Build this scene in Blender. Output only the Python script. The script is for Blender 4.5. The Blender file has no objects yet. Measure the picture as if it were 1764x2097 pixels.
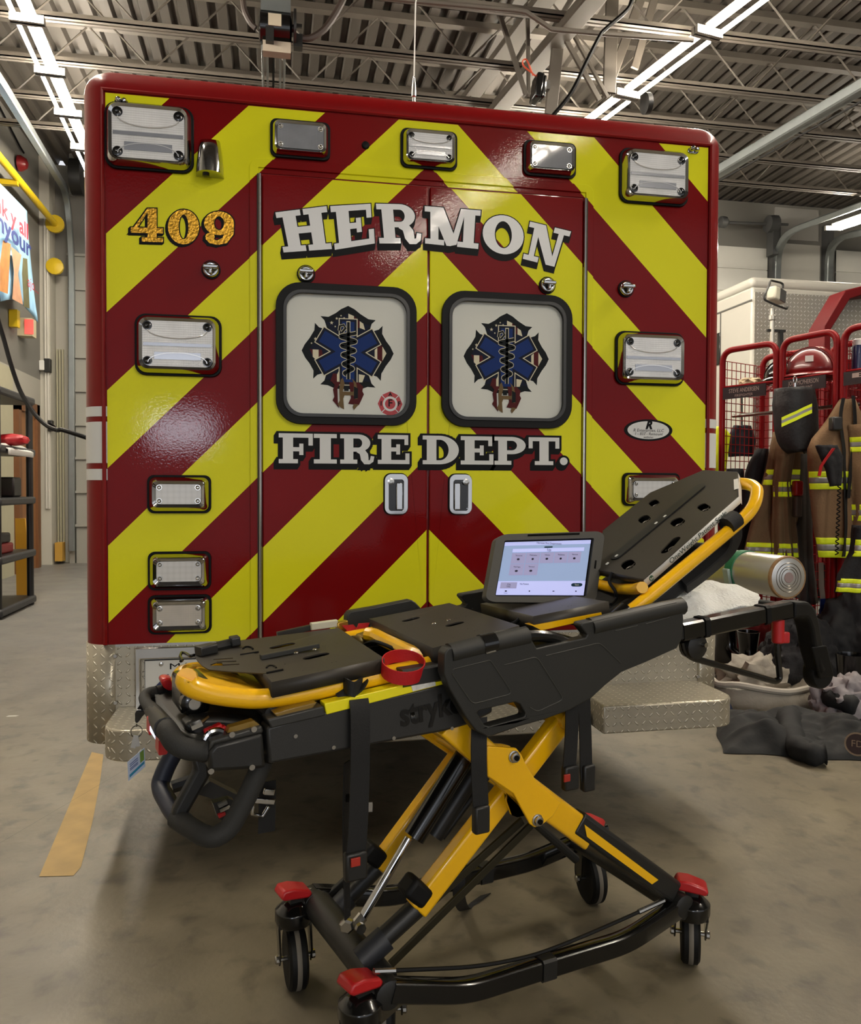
import bpy, bmesh, math, random
from mathutils import Vector as V, Matrix, geometry, noise
random.seed(7)
SC = bpy.context.scene
COL = SC.collection
PI = math.pi
# ------------------------------------------------------------------ camera
F_PX, CX, CY = 1650.0, 882.0, 1040.0
PITCH, YAW, ROLL = -0.0230383, -0.1923, -0.00307
CAMP = V((-0.5501, -2.88649, 1.23))
def _rot(p, y, r):
    Rp = Matrix(((1, 0, 0), (0, math.cos(p), -math.sin(p)), (0, math.sin(p), math.cos(p))))
    Ry = Matrix(((math.cos(y), -math.sin(y), 0), (math.sin(y), math.cos(y), 0), (0, 0, 1)))
    Rr = Matrix(((math.cos(r), 0, math.sin(r)), (0, 1, 0), (-math.sin(r), 0, math.cos(r))))
    return Ry @ Rp @ Rr
RC = _rot(PITCH, YAW, ROLL)
def ray(px, py): return RC @ V(((px - CX) / F_PX, 1.0, (CY - py) / F_PX))
def onplane(px, py, p0, n):
    d = ray(px, py); t = (V(p0) - CAMP).dot(V(n)) / d.dot(V(n)); return CAMP + d * t
def Y(px, py, y=0.0): return onplane(px, py, (0, y, 0), (0, 1, 0))
def Z(px, py, z=0.0): return onplane(px, py, (0, 0, z), (0, 0, 1))
def X(px, py, x=0.0): return onplane(px, py, (x, 0, 0), (1, 0, 0))
def pxm(p):
    q = RC.transposed() @ (V(p) - CAMP); return q.y / F_PX      # metres per pixel at p
cd = bpy.data.cameras.new('camera'); cam = bpy.data.objects.new('camera', cd); COL.objects.link(cam)
cd.sensor_fit = 'VERTICAL'; cd.sensor_height = 36.0; cd.lens = F_PX * 36.0 / 2097.0
cd.shift_y = -(1048.5 - CY) / 2097.0; cd.clip_start = 0.02
cm = Matrix.Identity(4)
for i in range(3):
    cm[i][0] = RC[i][0]; cm[i][1] = RC[i][2]; cm[i][2] = -RC[i][1]; cm[i][3] = CAMP[i]
cam.matrix_world = cm; SC.camera = cam
SC.view_settings.view_transform = 'Standard'; SC.view_settings.look = 'None'
# ------------------------------------------------------------------ materials
def lin(h):
    h = h.lstrip('#'); o = []
    for i in (0, 2, 4):
        c = int(h[i:i + 2], 16) / 255.0
        o.append(c / 12.92 if c <= .04045 else ((c + .055) / 1.055) ** 2.4)
    return (*o, 1.0)
MATS = {}
def mat(name, color='#808080', rough=.5, metal=0.0, coat=0.0, var=0.0, vscale=8.0, bump=0.0, bscale=60.0, emit=None, estr=0.0, spec=.5, trans=0.0, sheen=0.0):
    if name in MATS: return MATS[name]
    m = bpy.data.materials.new(name); m.use_nodes = True
    nt = m.node_tree; b = nt.nodes['Principled BSDF']
    b.inputs['Roughness'].default_value = rough; b.inputs['Metallic'].default_value = metal
    b.inputs['Coat Weight'].default_value = coat; b.inputs['Coat Roughness'].default_value = .04
    b.inputs['Specular IOR Level'].default_value = spec; b.inputs['Transmission Weight'].default_value = trans
    b.inputs['Sheen Weight'].default_value = sheen
    tc = nt.nodes.new('ShaderNodeTexCoord')
    c = lin(color)
    nz = nt.nodes.new('ShaderNodeTexNoise'); nz.inputs['Scale'].default_value = vscale; nz.inputs['Detail'].default_value = 5
    nt.links.new(tc.outputs['Object'], nz.inputs['Vector'])
    mx = nt.nodes.new('ShaderNodeMix'); mx.data_type = 'RGBA'
    v = max(var, .02)
    mx.inputs['A'].default_value = tuple(max(0, q * (1 - v)) for q in c[:3]) + (1,)
    mx.inputs['B'].default_value = tuple(min(1, q * (1 + v)) for q in c[:3]) + (1,)
    nt.links.new(nz.outputs['Fac'], mx.inputs['Factor']); nt.links.new(mx.outputs['Result'], b.inputs['Base Color'])
    if bump:
        n2 = nt.nodes.new('ShaderNodeTexNoise'); n2.inputs['Scale'].default_value = bscale; n2.inputs['Detail'].default_value = 3
        nt.links.new(tc.outputs['Object'], n2.inputs['Vector'])
        bp = nt.nodes.new('ShaderNodeBump'); bp.inputs['Strength'].default_value = bump; bp.inputs['Distance'].default_value = .01
        nt.links.new(n2.outputs['Fac'], bp.inputs['Height']); nt.links.new(bp.outputs['Normal'], b.inputs['Normal'])
    if emit:
        b.inputs['Emission Color'].default_value = lin(emit); b.inputs['Emission Strength'].default_value = estr
    MATS[name] = m; return m
class NT:
    """tiny node helper"""
    def __init__(s, m): s.t = m.node_tree; s.b = s.t.nodes['Principled BSDF']
    def n(s, typ, **kw):
        x = s.t.nodes.new(typ)
        for k, v in kw.items(): setattr(x, k, v)
        return x
    def l(s, a, b): s.t.links.new(a, b)
    def m(s, op, a, b=None, c=None):
        x = s.n('ShaderNodeMath', operation=op)
        for i, q in enumerate((a, b, c)):
            if q is None: continue
            if isinstance(q, (int, float)): x.inputs[i].default_value = q
            else: s.l(q, x.inputs[i])
        return x.outputs[0]
    def mix(s, f, a, b):
        x = s.n('ShaderNodeMix', data_type='RGBA')
        for k, q in (('Factor', f), ('A', a), ('B', b)):
            if isinstance(q, (int, float, tuple)): x.inputs[k].default_value = q
            else: s.l(q, x.inputs[k])
        return x.outputs['Result']
def chevron_mat():
    m = mat('chevron_film', '#700d0e', .42, coat=.2, spec=.05); k = NT(m)
    tc = k.n('ShaderNodeTexCoord'); sp = k.n('ShaderNodeSeparateXYZ'); k.l(tc.outputs['Object'], sp.inputs[0])
    t = k.m('ADD', sp.outputs['Z'], k.m('ABSOLUTE', sp.outputs['X']))
    f = k.m('FRACT', k.m('DIVIDE', k.m('SUBTRACT', t, 1.8745 - 5.2470), .5247))
    yel = k.m('LESS_THAN', f, .5)
    nz = k.n('ShaderNodeTexNoise'); nz.inputs['Scale'].default_value = 3; k.l(tc.outputs['Object'], nz.inputs['Vector'])
    red = k.mix(nz.outputs['Fac'], lin('#6e0506'), lin('#7c080a'))
    ye = k.mix(nz.outputs['Fac'], lin('#dcd91b'), lin('#e6e325'))
    k.l(k.mix(yel, red, ye), k.b.inputs['Base Color'])
    k.l(k.m('MULTIPLY_ADD', yel, .1, .4), k.b.inputs['Roughness']); k.b.inputs['Coat Roughness'].default_value = .05
    n2 = k.n('ShaderNodeTexNoise'); n2.inputs['Scale'].default_value = 160; k.l(tc.outputs['Object'], n2.inputs['Vector'])
    bp = k.n('ShaderNodeBump'); bp.inputs['Strength'].default_value = .05; bp.inputs['Distance'].default_value = .003
    k.l(n2.outputs['Fac'], bp.inputs['Height']); k.l(bp.outputs['Normal'], k.b.inputs['Normal']); k.l(bp.outputs['Normal'], k.b.inputs['Coat Normal'])
    return m
def diamond_mat(name='diamond_plate', cell=.027, c0='#a39c8b', c1='#e8e2d2'):
    m = mat(name, c0, .34, metal=.6); k = NT(m)
    uv = k.n('ShaderNodeUVMap'); sp = k.n('ShaderNodeSeparateXYZ'); k.l(uv.outputs[0], sp.inputs[0])
    u = k.m('DIVIDE', sp.outputs['X'], cell); v = k.m('DIVIDE', sp.outputs['Y'], cell)
    fu = k.m('FLOOR', u); fv = k.m('FLOOR', v)
    a = k.m('SUBTRACT', k.m('FRACT', u), .5); b = k.m('SUBTRACT', k.m('FRACT', v), .5)
    par = k.m('FLOORED_MODULO', k.m('ADD', fu, fv), 2.0)
    s = k.m('MULTIPLY_ADD', par, 2.0, -1.0); sb = k.m('MULTIPLY', s, b)
    p = k.m('DIVIDE', k.m('ADD', a, sb), .58); q = k.m('DIVIDE', k.m('SUBTRACT', a, sb), .17)
    d = k.m('ADD', k.m('MULTIPLY', p, p), k.m('MULTIPLY', q, q))
    h = k.n('ShaderNodeMapRange', interpolation_type='SMOOTHSTEP'); k.l(d, h.inputs[0])
    h.inputs['From Min'].default_value = 1.0; h.inputs['From Max'].default_value = .1
    nz = k.n('ShaderNodeTexNoise'); nz.inputs['Scale'].default_value = 5
    base = k.mix(nz.outputs['Fac'], lin(c0), lin('#b8b1a0'))
    k.l(k.mix(h.outputs[0], base, lin(c1)), k.b.inputs['Base Color'])
    bp = k.n('ShaderNodeBump'); bp.inputs['Strength'].default_value = 1.0; bp.inputs['Distance'].default_value = .004
    k.l(h.outputs[0], bp.inputs['Height']); k.l(bp.outputs['Normal'], k.b.inputs['Normal'])
    return m
def lens_mat(name, c0, c1, fx, fy, rough=.12, bst=.35):
    m = mat(name, c0, rough, metal=.0, coat=1.0); k = NT(m)
    uv = k.n('ShaderNodeUVMap'); sp = k.n('ShaderNodeSeparateXYZ'); k.l(uv.outputs[0], sp.inputs[0])
    w = k.m('ABSOLUTE', k.m('SINE', k.m('MULTIPLY', sp.outputs['X'], fx)))
    z = k.m('ABSOLUTE', k.m('SINE', k.m('MULTIPLY', sp.outputs['Y'], fy)))
    nz = k.n('ShaderNodeTexNoise'); nz.inputs['Scale'].default_value = 14; k.l(uv.outputs[0], nz.inputs['Vector'])
    f = k.m('MULTIPLY', k.m('ADD', w, z), .5)
    f2 = k.m('MULTIPLY', k.m('ADD', f, nz.outputs['Fac']), .6)
    k.l(k.mix(f2, lin(c0), lin(c1)), k.b.inputs['Base Color'])
    bp = k.n('ShaderNodeBump'); bp.inputs['Strength'].default_value = bst; bp.inputs['Distance'].default_value = .002
    k.l(f, bp.inputs['Height']); k.l(bp.outputs['Normal'], k.b.inputs['Normal'])
    return m
def concrete_mat():
    m = mat('concrete', '#8a8270', .55); k = NT(m)
    tc = k.n('ShaderNodeTexCoord'); O = tc.outputs['Object']
    def nz(s, d=6, dist=0.0):
        x = k.n('ShaderNodeTexNoise'); x.inputs['Scale'].default_value = s; x.inputs['Detail'].default_value = d; x.inputs['Distortion'].default_value = dist
        k.l(O, x.inputs['Vector']); return x.outputs['Fac']
    def rng(x, a, b):
        r = k.n('ShaderNodeMapRange'); k.l(x, r.inputs[0]); r.inputs[1].default_value = a; r.inputs[2].default_value = b; return r.outputs[0]
    a = k.mix(rng(nz(.9, 8, .6), .35, .65), lin('#68604f'), lin('#7e7561'))
    b = k.mix(k.m('MULTIPLY', rng(nz(3.2, 12, .25), .42, .7), .6), a, lin('#4e4839'))
    c = k.mix(k.m('MULTIPLY', rng(nz(11, 14, .3), .52, .72), .6), b, lin('#37322a'))
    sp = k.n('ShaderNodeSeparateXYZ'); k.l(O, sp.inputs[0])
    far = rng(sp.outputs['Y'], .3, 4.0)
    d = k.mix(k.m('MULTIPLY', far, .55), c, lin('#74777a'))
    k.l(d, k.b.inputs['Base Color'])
    k.l(k.m('MULTIPLY_ADD', nz(3.0), .3, .3), k.b.inputs['Roughness'])
    bp = k.n('ShaderNodeBump'); bp.inputs['Strength'].default_value = .15; bp.inputs['Distance'].default_value = .01
    k.l(nz(30), bp.inputs['Height']); k.l(bp.outputs['Normal'], k.b.inputs['Normal'])
    return m
RED = mat('red_paint', '#7a080b', .35, coat=.3, spec=.2, var=.06, vscale=2)
CHEV = chevron_mat(); DIA = diamond_mat()
DIA2 = diamond_mat('diamond_plate_bright', .05, '#a9a9a6', '#f4f4f2')
CHROME = mat('chrome', '#bcbcbc', .1, metal=1.0)
STEEL = mat('steel', '#b4b2ad', .25, metal=1.0, var=.1)
GALV = mat('galvanised_steel', '#8f9596', .4, metal=.8, var=.15)
BLACK = mat('black_plastic', '#1b1b1a', .42, var=.1, bump=.05, bscale=400)
BLACKG = mat('black_gloss', '#0c0c0c', .18, coat=.3)
RUBBER = mat('black_rubber', '#0d0d0d', .6, var=.1, spec=.25)
SOFT = mat('soft_black', '#121212', .75)
WEB = mat('black_webbing', '#0b0b0b', .7, bump=.2, bscale=500)
TRAY = mat('dark_bronze_tray', '#332f29', .48, metal=.2, var=.08)
YEL = mat('yellow_enamel', '#f2b90c', .28, coat=.5, var=.04)
YELB = mat('bright_yellow_strip', '#f0e414', .35, coat=.3)
REDP = mat('red_plastic', '#b3161b', .38, coat=.2, var=.06)
WHITE = mat('white_vinyl', '#d6d6d2', .35)
INK = mat('black_ink', '#070707', .5, spec=.15)
NAVYR = mat('dark_navy_rubber', '#1c2233', .5, var=.1)
GREY = mat('grey_plastic', '#55534e', .45)
# ------------------------------------------------------------------ mesh builder
WM = {}
class MB:
    def __init__(s): s.bm = bmesh.new(); s.mi = 0
    def _f(s, vs):
        try:
            f = s.bm.faces.new(vs); f.material_index = s.mi; return f
        except ValueError: return None
    def v(s, p): return s.bm.verts.new(V(p))
    def hexa(s, p):
        q = [s.v(x) for x in p]
        for a in ((3, 2, 1, 0), (4, 5, 6, 7), (0, 1, 5, 4), (1, 2, 6, 5), (2, 3, 7, 6), (3, 0, 4, 7)): s._f([q[i] for i in a])
        return s
    def box(s, c, d, M=None):
        c = V(c); h = V(d) / 2; P = []
        for z in (-1, 1):
            for x, y in ((-1, -1), (1, -1), (1, 1), (-1, 1)):
                o = V((x * h.x, y * h.y, z * h.z)); P.append(c + (M @ o if M else o))
        return s.hexa(P)
    def bb(s, a, b):
        a = V(a); b = V(b); return s.box((a + b) / 2, (abs(b.x - a.x), abs(b.y - a.y), abs(b.z - a.z)))
    def prism(s, pts, d):
        a = [s.v(p) for p in pts]; b = [s.v(V(p) + V(d)) for p in pts]
        s._f(a[::-1]); s._f(b); n = len(a)
        for i in range(n): s._f([a[i], a[(i + 1) % n], b[(i + 1) % n], b[i]])
        return s
    def plate(s, outer, holes=(), d=(0, 0, 0)):
        """3-D coplanar loops; tessellated faces both sides + walls"""
        loops = [[V(p) for p in outer]] + [[V(p) for p in h] for h in holes]; d = V(d)
        tris = geometry.tessellate_polygon(loops); flat = [p for l in loops for p in l]
        A = [s.v(p) for p in flat]
        for t in tris: s._f([A[i] for i in t])
        if d.length > 0:
            B = [s.v(p + d) for p in flat]
            for t in tris: s._f([B[i] for i in t[::-1]])
            k = 0
            for l in loops:
                n = len(l)
                for i in range(n): s._f([A[k + i], A[k + (i + 1) % n], B[k + (i + 1) % n], B[k + i]])
                k += n
        return s
    def tube(s, pts, r, n=10, closed=False, cap=True, rect=None, up=None, rad=None):
        P = [V(p) for p in pts]; m = len(P); T = []
        for i in range(m):
            if closed: t = P[(i + 1) % m] - P[i - 1]
            else: t = P[min(i + 1, m - 1)] - P[max(i - 1, 0)]
            T.append(t.normalized())
        u = V(up) if up else (V((0, 0, 1)) if abs(T[0].z) < .9 else V((1, 0, 0)))
        rings = []
        for i in range(m):
            t = T[i]; u = (u - t * u.dot(t))
            if u.length < 1e-6: u = t.orthogonal()
            u.normalize(); w = t.cross(u); rr = rad[i] if rad else r
            if rect:
                a, b = rect[0] / 2, rect[1] / 2; ce = min(a, b) * .25
                prof = [(a, b - ce), (a - ce, b), (-a + ce, b), (-a, b - ce), (-a, -b + ce), (-a + ce, -b), (a - ce, -b), (a, -b + ce)]
                rings.append([s.v(P[i] + w * x + u * y) for x, y in prof])
            else:
                rings.append([s.v(P[i] + (w * math.cos(2 * PI * k / n) + u * math.sin(2 * PI * k / n)) * rr) for k in range(n)])
        for i in range(m if closed else m - 1):
            a, b = rings[i], rings[(i + 1) % m]; q = len(a)
            for k in range(q): s._f([a[k], a[(k + 1) % q], b[(k + 1) % q], b[k]])
        if cap and not closed: s._f(rings[0][::-1]); s._f(rings[-1])
        return s
    def lathe(s, o, ax, prof, n=24):
        o = V(o); ax = V(ax).normalized(); e = ax.orthogonal().normalized(); f = ax.cross(e); R = []
        for r, h in prof: R.append([s.v(o + ax * h + (e * math.cos(2 * PI * k / n) + f * math.sin(2 * PI * k / n)) * max(r, 1e-4)) for k in range(n)])
        for i in range(len(R) - 1):
            for k in range(n): s._f([R[i][k], R[i][(k + 1) % n], R[i + 1][(k + 1) % n], R[i + 1][k]])
        s._f(R[0][::-1]); s._f(R[-1]); return s
    def sheet(s, G):
        Q = [[s.v(p) for p in row] for row in G]
        for i in range(len(Q) - 1):
            for j in range(len(Q[0]) - 1): s._f([Q[i][j], Q[i + 1][j], Q[i + 1][j + 1], Q[i][j + 1]])
        return s
    def ribbon(s, pts, wd, w, t):
        """flat strap along pts, width direction wd, thickness t"""
        P = [V(p) for p in pts]; wd = V(wd).normalized(); R = []
        for i, p in enumerate(P):
            tg = (P[min(i + 1, len(P) - 1)] - P[max(i - 1, 0)]).normalized(); nn = tg.cross(wd).normalized()
            ww = w[i] if isinstance(w, (list, tuple)) else w
            R.append([s.v(p + wd * a * ww / 2 + nn * b * t / 2) for a, b in ((-1, -1), (1, -1), (1, 1), (-1, 1))])
        for i in range(len(R) - 1):
            for k in range(4): s._f([R[i][k], R[i][(k + 1) % 4], R[i + 1][(k + 1) % 4], R[i + 1][k]])
        s._f(R[0][::-1]); s._f(R[-1]); return s
    def blob(s, c, r, amp=.25, fr=3.0, seed=0, sub=4, flat=None, M=None):
        t = bmesh.new(); bmesh.ops.create_icosphere(t, subdivisions=sub, radius=1.0)
        c = V(c); mp = {}
        for q in t.verts:
            p = q.co.copy(); k = 1 + amp * noise.noise(p * fr * .5 + V((seed * 3.1, 0, 0))) + amp * .7 * abs(noise.noise(p * fr + V((0, seed * 2.7, 0)))) - amp * .5 * abs(noise.noise(p * fr * 2.3 + V((0, 0, seed))))
            o = V((p.x * r[0], p.y * r[1], p.z * r[2])) * k
            if M: o = M @ o
            w = c + o
            if flat is not None and w.z < flat: w.z = flat + .002
            mp[q.index] = s.v(w)
        for f in t.faces: s._f([mp[x.index] for x in f.verts])
        t.free(); return s
    def islands(s):
        bm = s.bm; bm.verts.index_update(); seen = set(); out = []
        bm.verts.ensure_lookup_table()
        for v0 in bm.verts:
            if v0.index in seen: continue
            st = [v0]; seen.add(v0.index); grp = []
            while st:
                v = st.pop(); grp.append(v)
                for e in v.link_edges:
                    w = e.other_vert(v)
                    if w.index not in seen: seen.add(w.index); st.append(w)
            nb = bmesh.new(); mp = {v.index: nb.verts.new(v.co) for v in grp}; fs = {f for v in grp for f in v.link_faces}
            for f in fs: nb.faces.new([mp[v.index] for v in f.verts]).material_index = f.material_index
            out.append(nb)
        bm.free(); return out
    def quad(s, a, b, c, d): s._f([s.v(a), s.v(b), s.v(c), s.v(d)]); return s
    def build(s, name, m, parent=None, label=None, cat=None, group=None, kind=None, bevel=0, solid=0, sub=0, smooth=35, recalc=True, origin=None, seg=2, split=False):
        bm = s.bm
        if split:
            out = []
            for isl in s.islands():
                n = MB(); n.bm.free(); n.bm = isl
                out.append(n.build(name, m, parent, label, cat, group, kind, bevel, solid, sub, smooth, recalc, origin, seg))
            return out
        if recalc: bmesh.ops.recalc_face_normals(bm, faces=bm.faces)
        me = bpy.data.meshes.new(name)
        W = Matrix.Identity(4)
        if parent is not None: W = WM[parent.name]
        elif origin is not None: W = Matrix.Translation(V(origin))
        else:
            xs = [q.co for q in bm.verts]
            mn = V((min(p[i] for p in xs) for i in range(3))); mxx = V((max(p[i] for p in xs) for i in range(3)))
            W = Matrix.Translation(V(((mn.x + mxx.x) / 2, (mn.y + mxx.y) / 2, mn.z)))
        bmesh.ops.transform(bm, matrix=W.inverted(), verts=bm.verts)
        uvl = bm.loops.layers.uv.new('UVMap')
        bm.normal_update()
        for f in bm.faces:
            n = f.normal; ax = max(range(3), key=lambda i: abs(n[i]))
            for l in f.loops:
                c = l.vert.co; l[uvl].uv = (c.y, c.z) if ax == 0 else ((c.x, c.z) if ax == 1 else (c.x, c.y))
        bm.to_mesh(me); bm.free()
        for q in (m if isinstance(m, (list, tuple)) else [m]): me.materials.append(q)
        if smooth:
            me.polygons.foreach_set('use_smooth', [True] * len(me.polygons)); me.set_sharp_from_angle(angle=math.radians(smooth))
        o = bpy.data.objects.new(name, me); COL.objects.link(o)
        if parent is not None: o.parent = parent; WM[o.name] = W
        else: o.matrix_world = W; WM[o.name] = W
        if bevel:
            b = o.modifiers.new('bevel', 'BEVEL'); b.width = bevel; b.segments = seg; b.limit_method = 'ANGLE'; b.angle_limit = math.radians(40)
        if solid:
            b = o.modifiers.new('solid', 'SOLIDIFY'); b.thickness = solid; b.offset = 0
        if sub:
            b = o.modifiers.new('sub', 'SUBSURF'); b.levels = sub; b.render_levels = sub
        tag(o, label, cat, group, kind); return o
def tag(o, label=None, cat=None, group=None, kind=None):
    for k, q in (('label', label), ('category', cat), ('group', group), ('kind', kind)):
        if q: o[k] = q
    return o
def thing(name, label, cat, loc=(0, 0, 0), rotz=0.0, group=None):
    o = bpy.data.objects.new(name, None); COL.objects.link(o); o.empty_display_size = .1
    W = Matrix.Translation(V(loc)) @ Matrix.Rotation(rotz, 4, 'Z'); o.matrix_world = W; WM[o.name] = W
    return tag(o, label, cat, group)
def dup(src, shift, label=None, group=None, rotz=0.0):
    r = src.copy(); COL.objects.link(r)
    W = Matrix.Translation(V(shift)) @ WM[src.name] @ Matrix.Rotation(rotz, 4, 'Z'); r.matrix_world = W; WM[r.name] = W
    if label: r['label'] = label
    if group: r['group'] = group
    for ch in list(src.children):
        c = ch.copy(); COL.objects.link(c); c.parent = r; WM[c.name] = W
        for g in list(ch.children):
            d = g.copy(); COL.objects.link(d); d.parent = c; WM[d.name] = W
    return r
def smoothpath(pts, n=8, closed=False):
    P = [V(p) for p in pts]; m = len(P); out = []
    rng = range(m if closed else m - 1)
    for i in rng:
        g = (lambda k: P[k % m]) if closed else (lambda k: P[min(max(k, 0), m - 1)])
        a, b, c, d = g(i - 1), g(i), g(i + 1), g(i + 2)
        for j in range(n):
            t = j / n
            out.append(.5 * ((2 * b) + (c - a) * t + (2 * a - 5 * b + 4 * c - d) * t * t + (3 * b - a - 3 * c + d) * t ** 3))
    if not closed: out.append(P[-1])
    return out
def bend(pts, r=.03, n=5):
    """polyline with rounded corners"""
    P = [V(p) for p in pts]; out = [P[0]]
    for i in range(1, len(P) - 1):
        a = (P[i - 1] - P[i]); b = (P[i + 1] - P[i]); k = min(r, a.length * .48, b.length * .48)
        p0 = P[i] + a.normalized() * k; p1 = P[i] + b.normalized() * k
        for j in range(n + 1):
            t = j / n; out.append(p0 * (1 - t) ** 2 + P[i] * 2 * t * (1 - t) + p1 * t * t)
    out.append(P[-1]); return out
def rrect(w, h, r, n=5):
    o = []
    for cx, cy, a0 in ((w / 2 - r, h / 2 - r, 0), (-w / 2 + r, h / 2 - r, 90), (-w / 2 + r, -h / 2 + r, 180), (w / 2 - r, -h / 2 + r, 270)):
        for k in range(n + 1):
            a = math.radians(a0 + 90 * k / n); o.append((cx + r * math.cos(a), cy + r * math.sin(a)))
    return o
def text(s, size, o, ex, ey, m, parent=None, name='lettering', align='CENTER', ext=.0004, label=None, shear=0.0, bold=0.0, fit=None):
    cu = bpy.data.curves.new('t', 'FONT'); cu.body = s; cu.size = size; cu.align_x = align; cu.align_y = 'CENTER'; cu.shear = shear; cu.offset = bold; cu.resolution_u = 3
    t = bpy.data.objects.new('t', cu); me = bpy.data.meshes.new_from_object(t)
    bm = bmesh.new(); bm.from_mesh(me); ex = V(ex).normalized(); ey = V(ey).normalized(); n = ex.cross(ey).normalized(); ey = n.cross(ex); o = V(o)
    if fit and bm.verts:
        w = max(q.co.x for q in bm.verts) - min(q.co.x for q in bm.verts); k = fit / max(w, 1e-6)
        for q in bm.verts: q.co.x *= k
    for q in bm.verts: q.co = o + ex * q.co.x + ey * q.co.y + n * ext
    b = MB(); b.bm.free(); b.bm = bm
    bpy.data.objects.remove(t); bpy.data.curves.remove(cu); bpy.data.meshes.remove(me)
    return b.build(name, m, parent, label=label, smooth=0, recalc=False)
# ================================================================== ROOM
XL, XR, YB, YF0, ZC = -4.2, 12.5, 11.3, -12.0, 6.5
YR = 10.6
CONC = concrete_mat(); WALL = mat('painted_block', '#a7a499', .7, var=.05, vscale=1.5, bump=.05, bscale=30); WALLD = mat('upper_wall', '#77756f', .7, var=.06, vscale=1.2)
def S_(name, b, m, **k): return b.build(name, m, None, kind='structure', **k)
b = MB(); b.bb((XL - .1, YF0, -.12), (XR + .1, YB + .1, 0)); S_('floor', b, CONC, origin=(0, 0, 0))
b = MB(); b.bb((XL - .15, YF0, 0), (XL, YB, 2.95)); S_('wall_left', b, WALL)
b = MB(); b.bb((XL - .15, YF0, 2.95), (XL, YB, ZC)); S_('wall_left_upper', b, WALLD)
b = MB(); b.bb((XL - .15, YB, 0), (2.0, YB + .15, 4.7)); S_('wall_back', b, WALL)
b = MB(); b.bb((1.6, YR, 0), (XR, YR + .15, 4.9)); S_('wall_back_right', b, WALL)
b = MB(); b.bb((1.6, YR, 4.9), (XR, YR + .15, ZC)); S_('wall_back_right_upper', b, WALLD)
b = MB(); b.bb((XL - .15, YB, 4.7), (2.0, YB + .15, ZC)); S_('wall_back_upper', b, WALLD)
b = MB(); b.bb((XR, YF0, 0), (XR + .15, YB, ZC)); S_('wall_right', b, WALL)
# corrugated deck
DECK = mat('painted_deck', '#48433d', .6, var=.08, vscale=1)
b = MB(); x = XL - .1; prof = []
while x < XR:
    prof += [(x, 0), (x + .10, 0), (x + .125, .07), (x + .185, .07)]; x += .21
b.sheet([[V((px, y, ZC + pz)) for px, pz in prof] for y in (YF0, YB)]); S_('ceiling', b, DECK, smooth=0, recalc=False)
b = MB(); b.bb((XL - .1, YF0, ZC + .1), (XR + .1, YB, ZC + .16)); S_('ceiling_upper', b, DECK)
# joists
JO = mat('joist_paint', '#5d574f', .55, var=.08); ZJ = 5.6
ys = [Z(1600, p, ZJ).y for p in (94, 200, 274, 336, 386)]
st = (ys[-1] - ys[0]) / 4
jy = [ys[0] - st * k for k in range(1, 11)][::-1] + ys
for i, y in enumerate(jy):
    if y < -3.5 or y > YR - .1: continue
    b = MB()
    for dz in (0,):
        b.bb((XL, y - .055, ZJ), (XR, y - .012, ZJ + .012)); b.bb((XL, y - .055, ZJ), (XR, y - .047, ZJ + .05))
        b.bb((XL, y + .012, ZJ), (XR, y + .055, ZJ + .012)); b.bb((XL, y + .047, ZJ), (XR, y + .055, ZJ + .05))
    b.bb((XL, y - .05, ZC - .07), (XR, y + .05, ZC))
    x = XL; k = 0
    while x < XR - 1.0:
        b.tube([(x, y, ZJ + .02 if k % 2 else ZC - .05), (x + .8, y, ZC - .05 if k % 2 else ZJ + .02)], .011, 5); x += .8; k += 1
    S_('trim_%d' % (i + 1), b, JO)
# cross girder with wide plates
g0, g1 = Z(1010, 235, ZJ - .02), Z(1190, 25, ZJ - .02)
d = (g1 - g0); b = MB(); ga, gb = g0 - d * .6, g1 + d * .8
b.tube([ga, gb], .1, rect=(.20, .10), up=ZZ if 'ZZ' in globals() else V((0, 0, 1))); b.tube([ga + V((0, 0, .55)), gb + V((0, 0, .55))], .1, rect=(.2, .08), up=V((0, 0, 1)))
gx = Z(1150, 70, ZJ).y
for gi, (a, c, w) in enumerate((((1152, 68), (1228, 205), .05), ((1170, 62), (1245, 200), .035), ((1254, 0), (1248, 190), .13), ((1312, 0), (1240, 195), .09), ((1145, 70), (1128, 235), .12), ((1022, 25), (1078, 195), .045), ((1081, 20), (1083, 200), .035), ((1340, 0), (1300, 140), .08))):
    b.tube([Y(*a, gx + gi * .034), Y(*c, gx + gi * .034)], w / 2, rect=(w, .03), up=V((0, 1, 0)))
S_('trim_40', b, mat('girder_paint', '#4a443c', .6))
# left wall and back-left corner
CREAM = mat('cream_panel', '#a9a58c', .6, var=.06); WOOD = mat('brown_wood', '#8a5f38', .5, var=.15, vscale=5)
p0, p1 = Y(76, 700, YB - .35), Y(103, 700, YB - .35)
b = MB(); b.bb((p0.x, YB - .35, 0), (p1.x, YB, ZC)); S_('trim_41', b, mat('pilaster_paint', '#b5b2a6', .6))
a0, a1 = Y(103, 715, YB - .02), Y(132, 715, YB - .02); zt = a0.z
b = MB(); n = 5
for i in range(n): b.bb((a0.x + (a1.x - a0.x) * i / n + .01, YB - .05, .02), (a0.x + (a1.x - a0.x) * (i + 1) / n - .01, YB, zt))
S_('trim_42', b, CREAM)
b = MB()
for px in (93, 98): q = Y(px, 700, YB - .37); b.tube([(q.x, q.y, .9), (q.x, q.y, 5.5)], .02, 8)
S_('trim_43', b, mat('conduit_paint', '#bdbab0', .5))
b = MB(); q0 = X(33, 755, XL + .02); q1 = X(66, 772, XL + .02)
ya, yb_ = sorted((q0.y, q1.y)); yb_ = min(yb_, YB - .4); dt = 2.35
b.bb((XL, ya, 0), (XL + .05, yb_, dt)); S_('door_1', b, WOOD)
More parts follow.
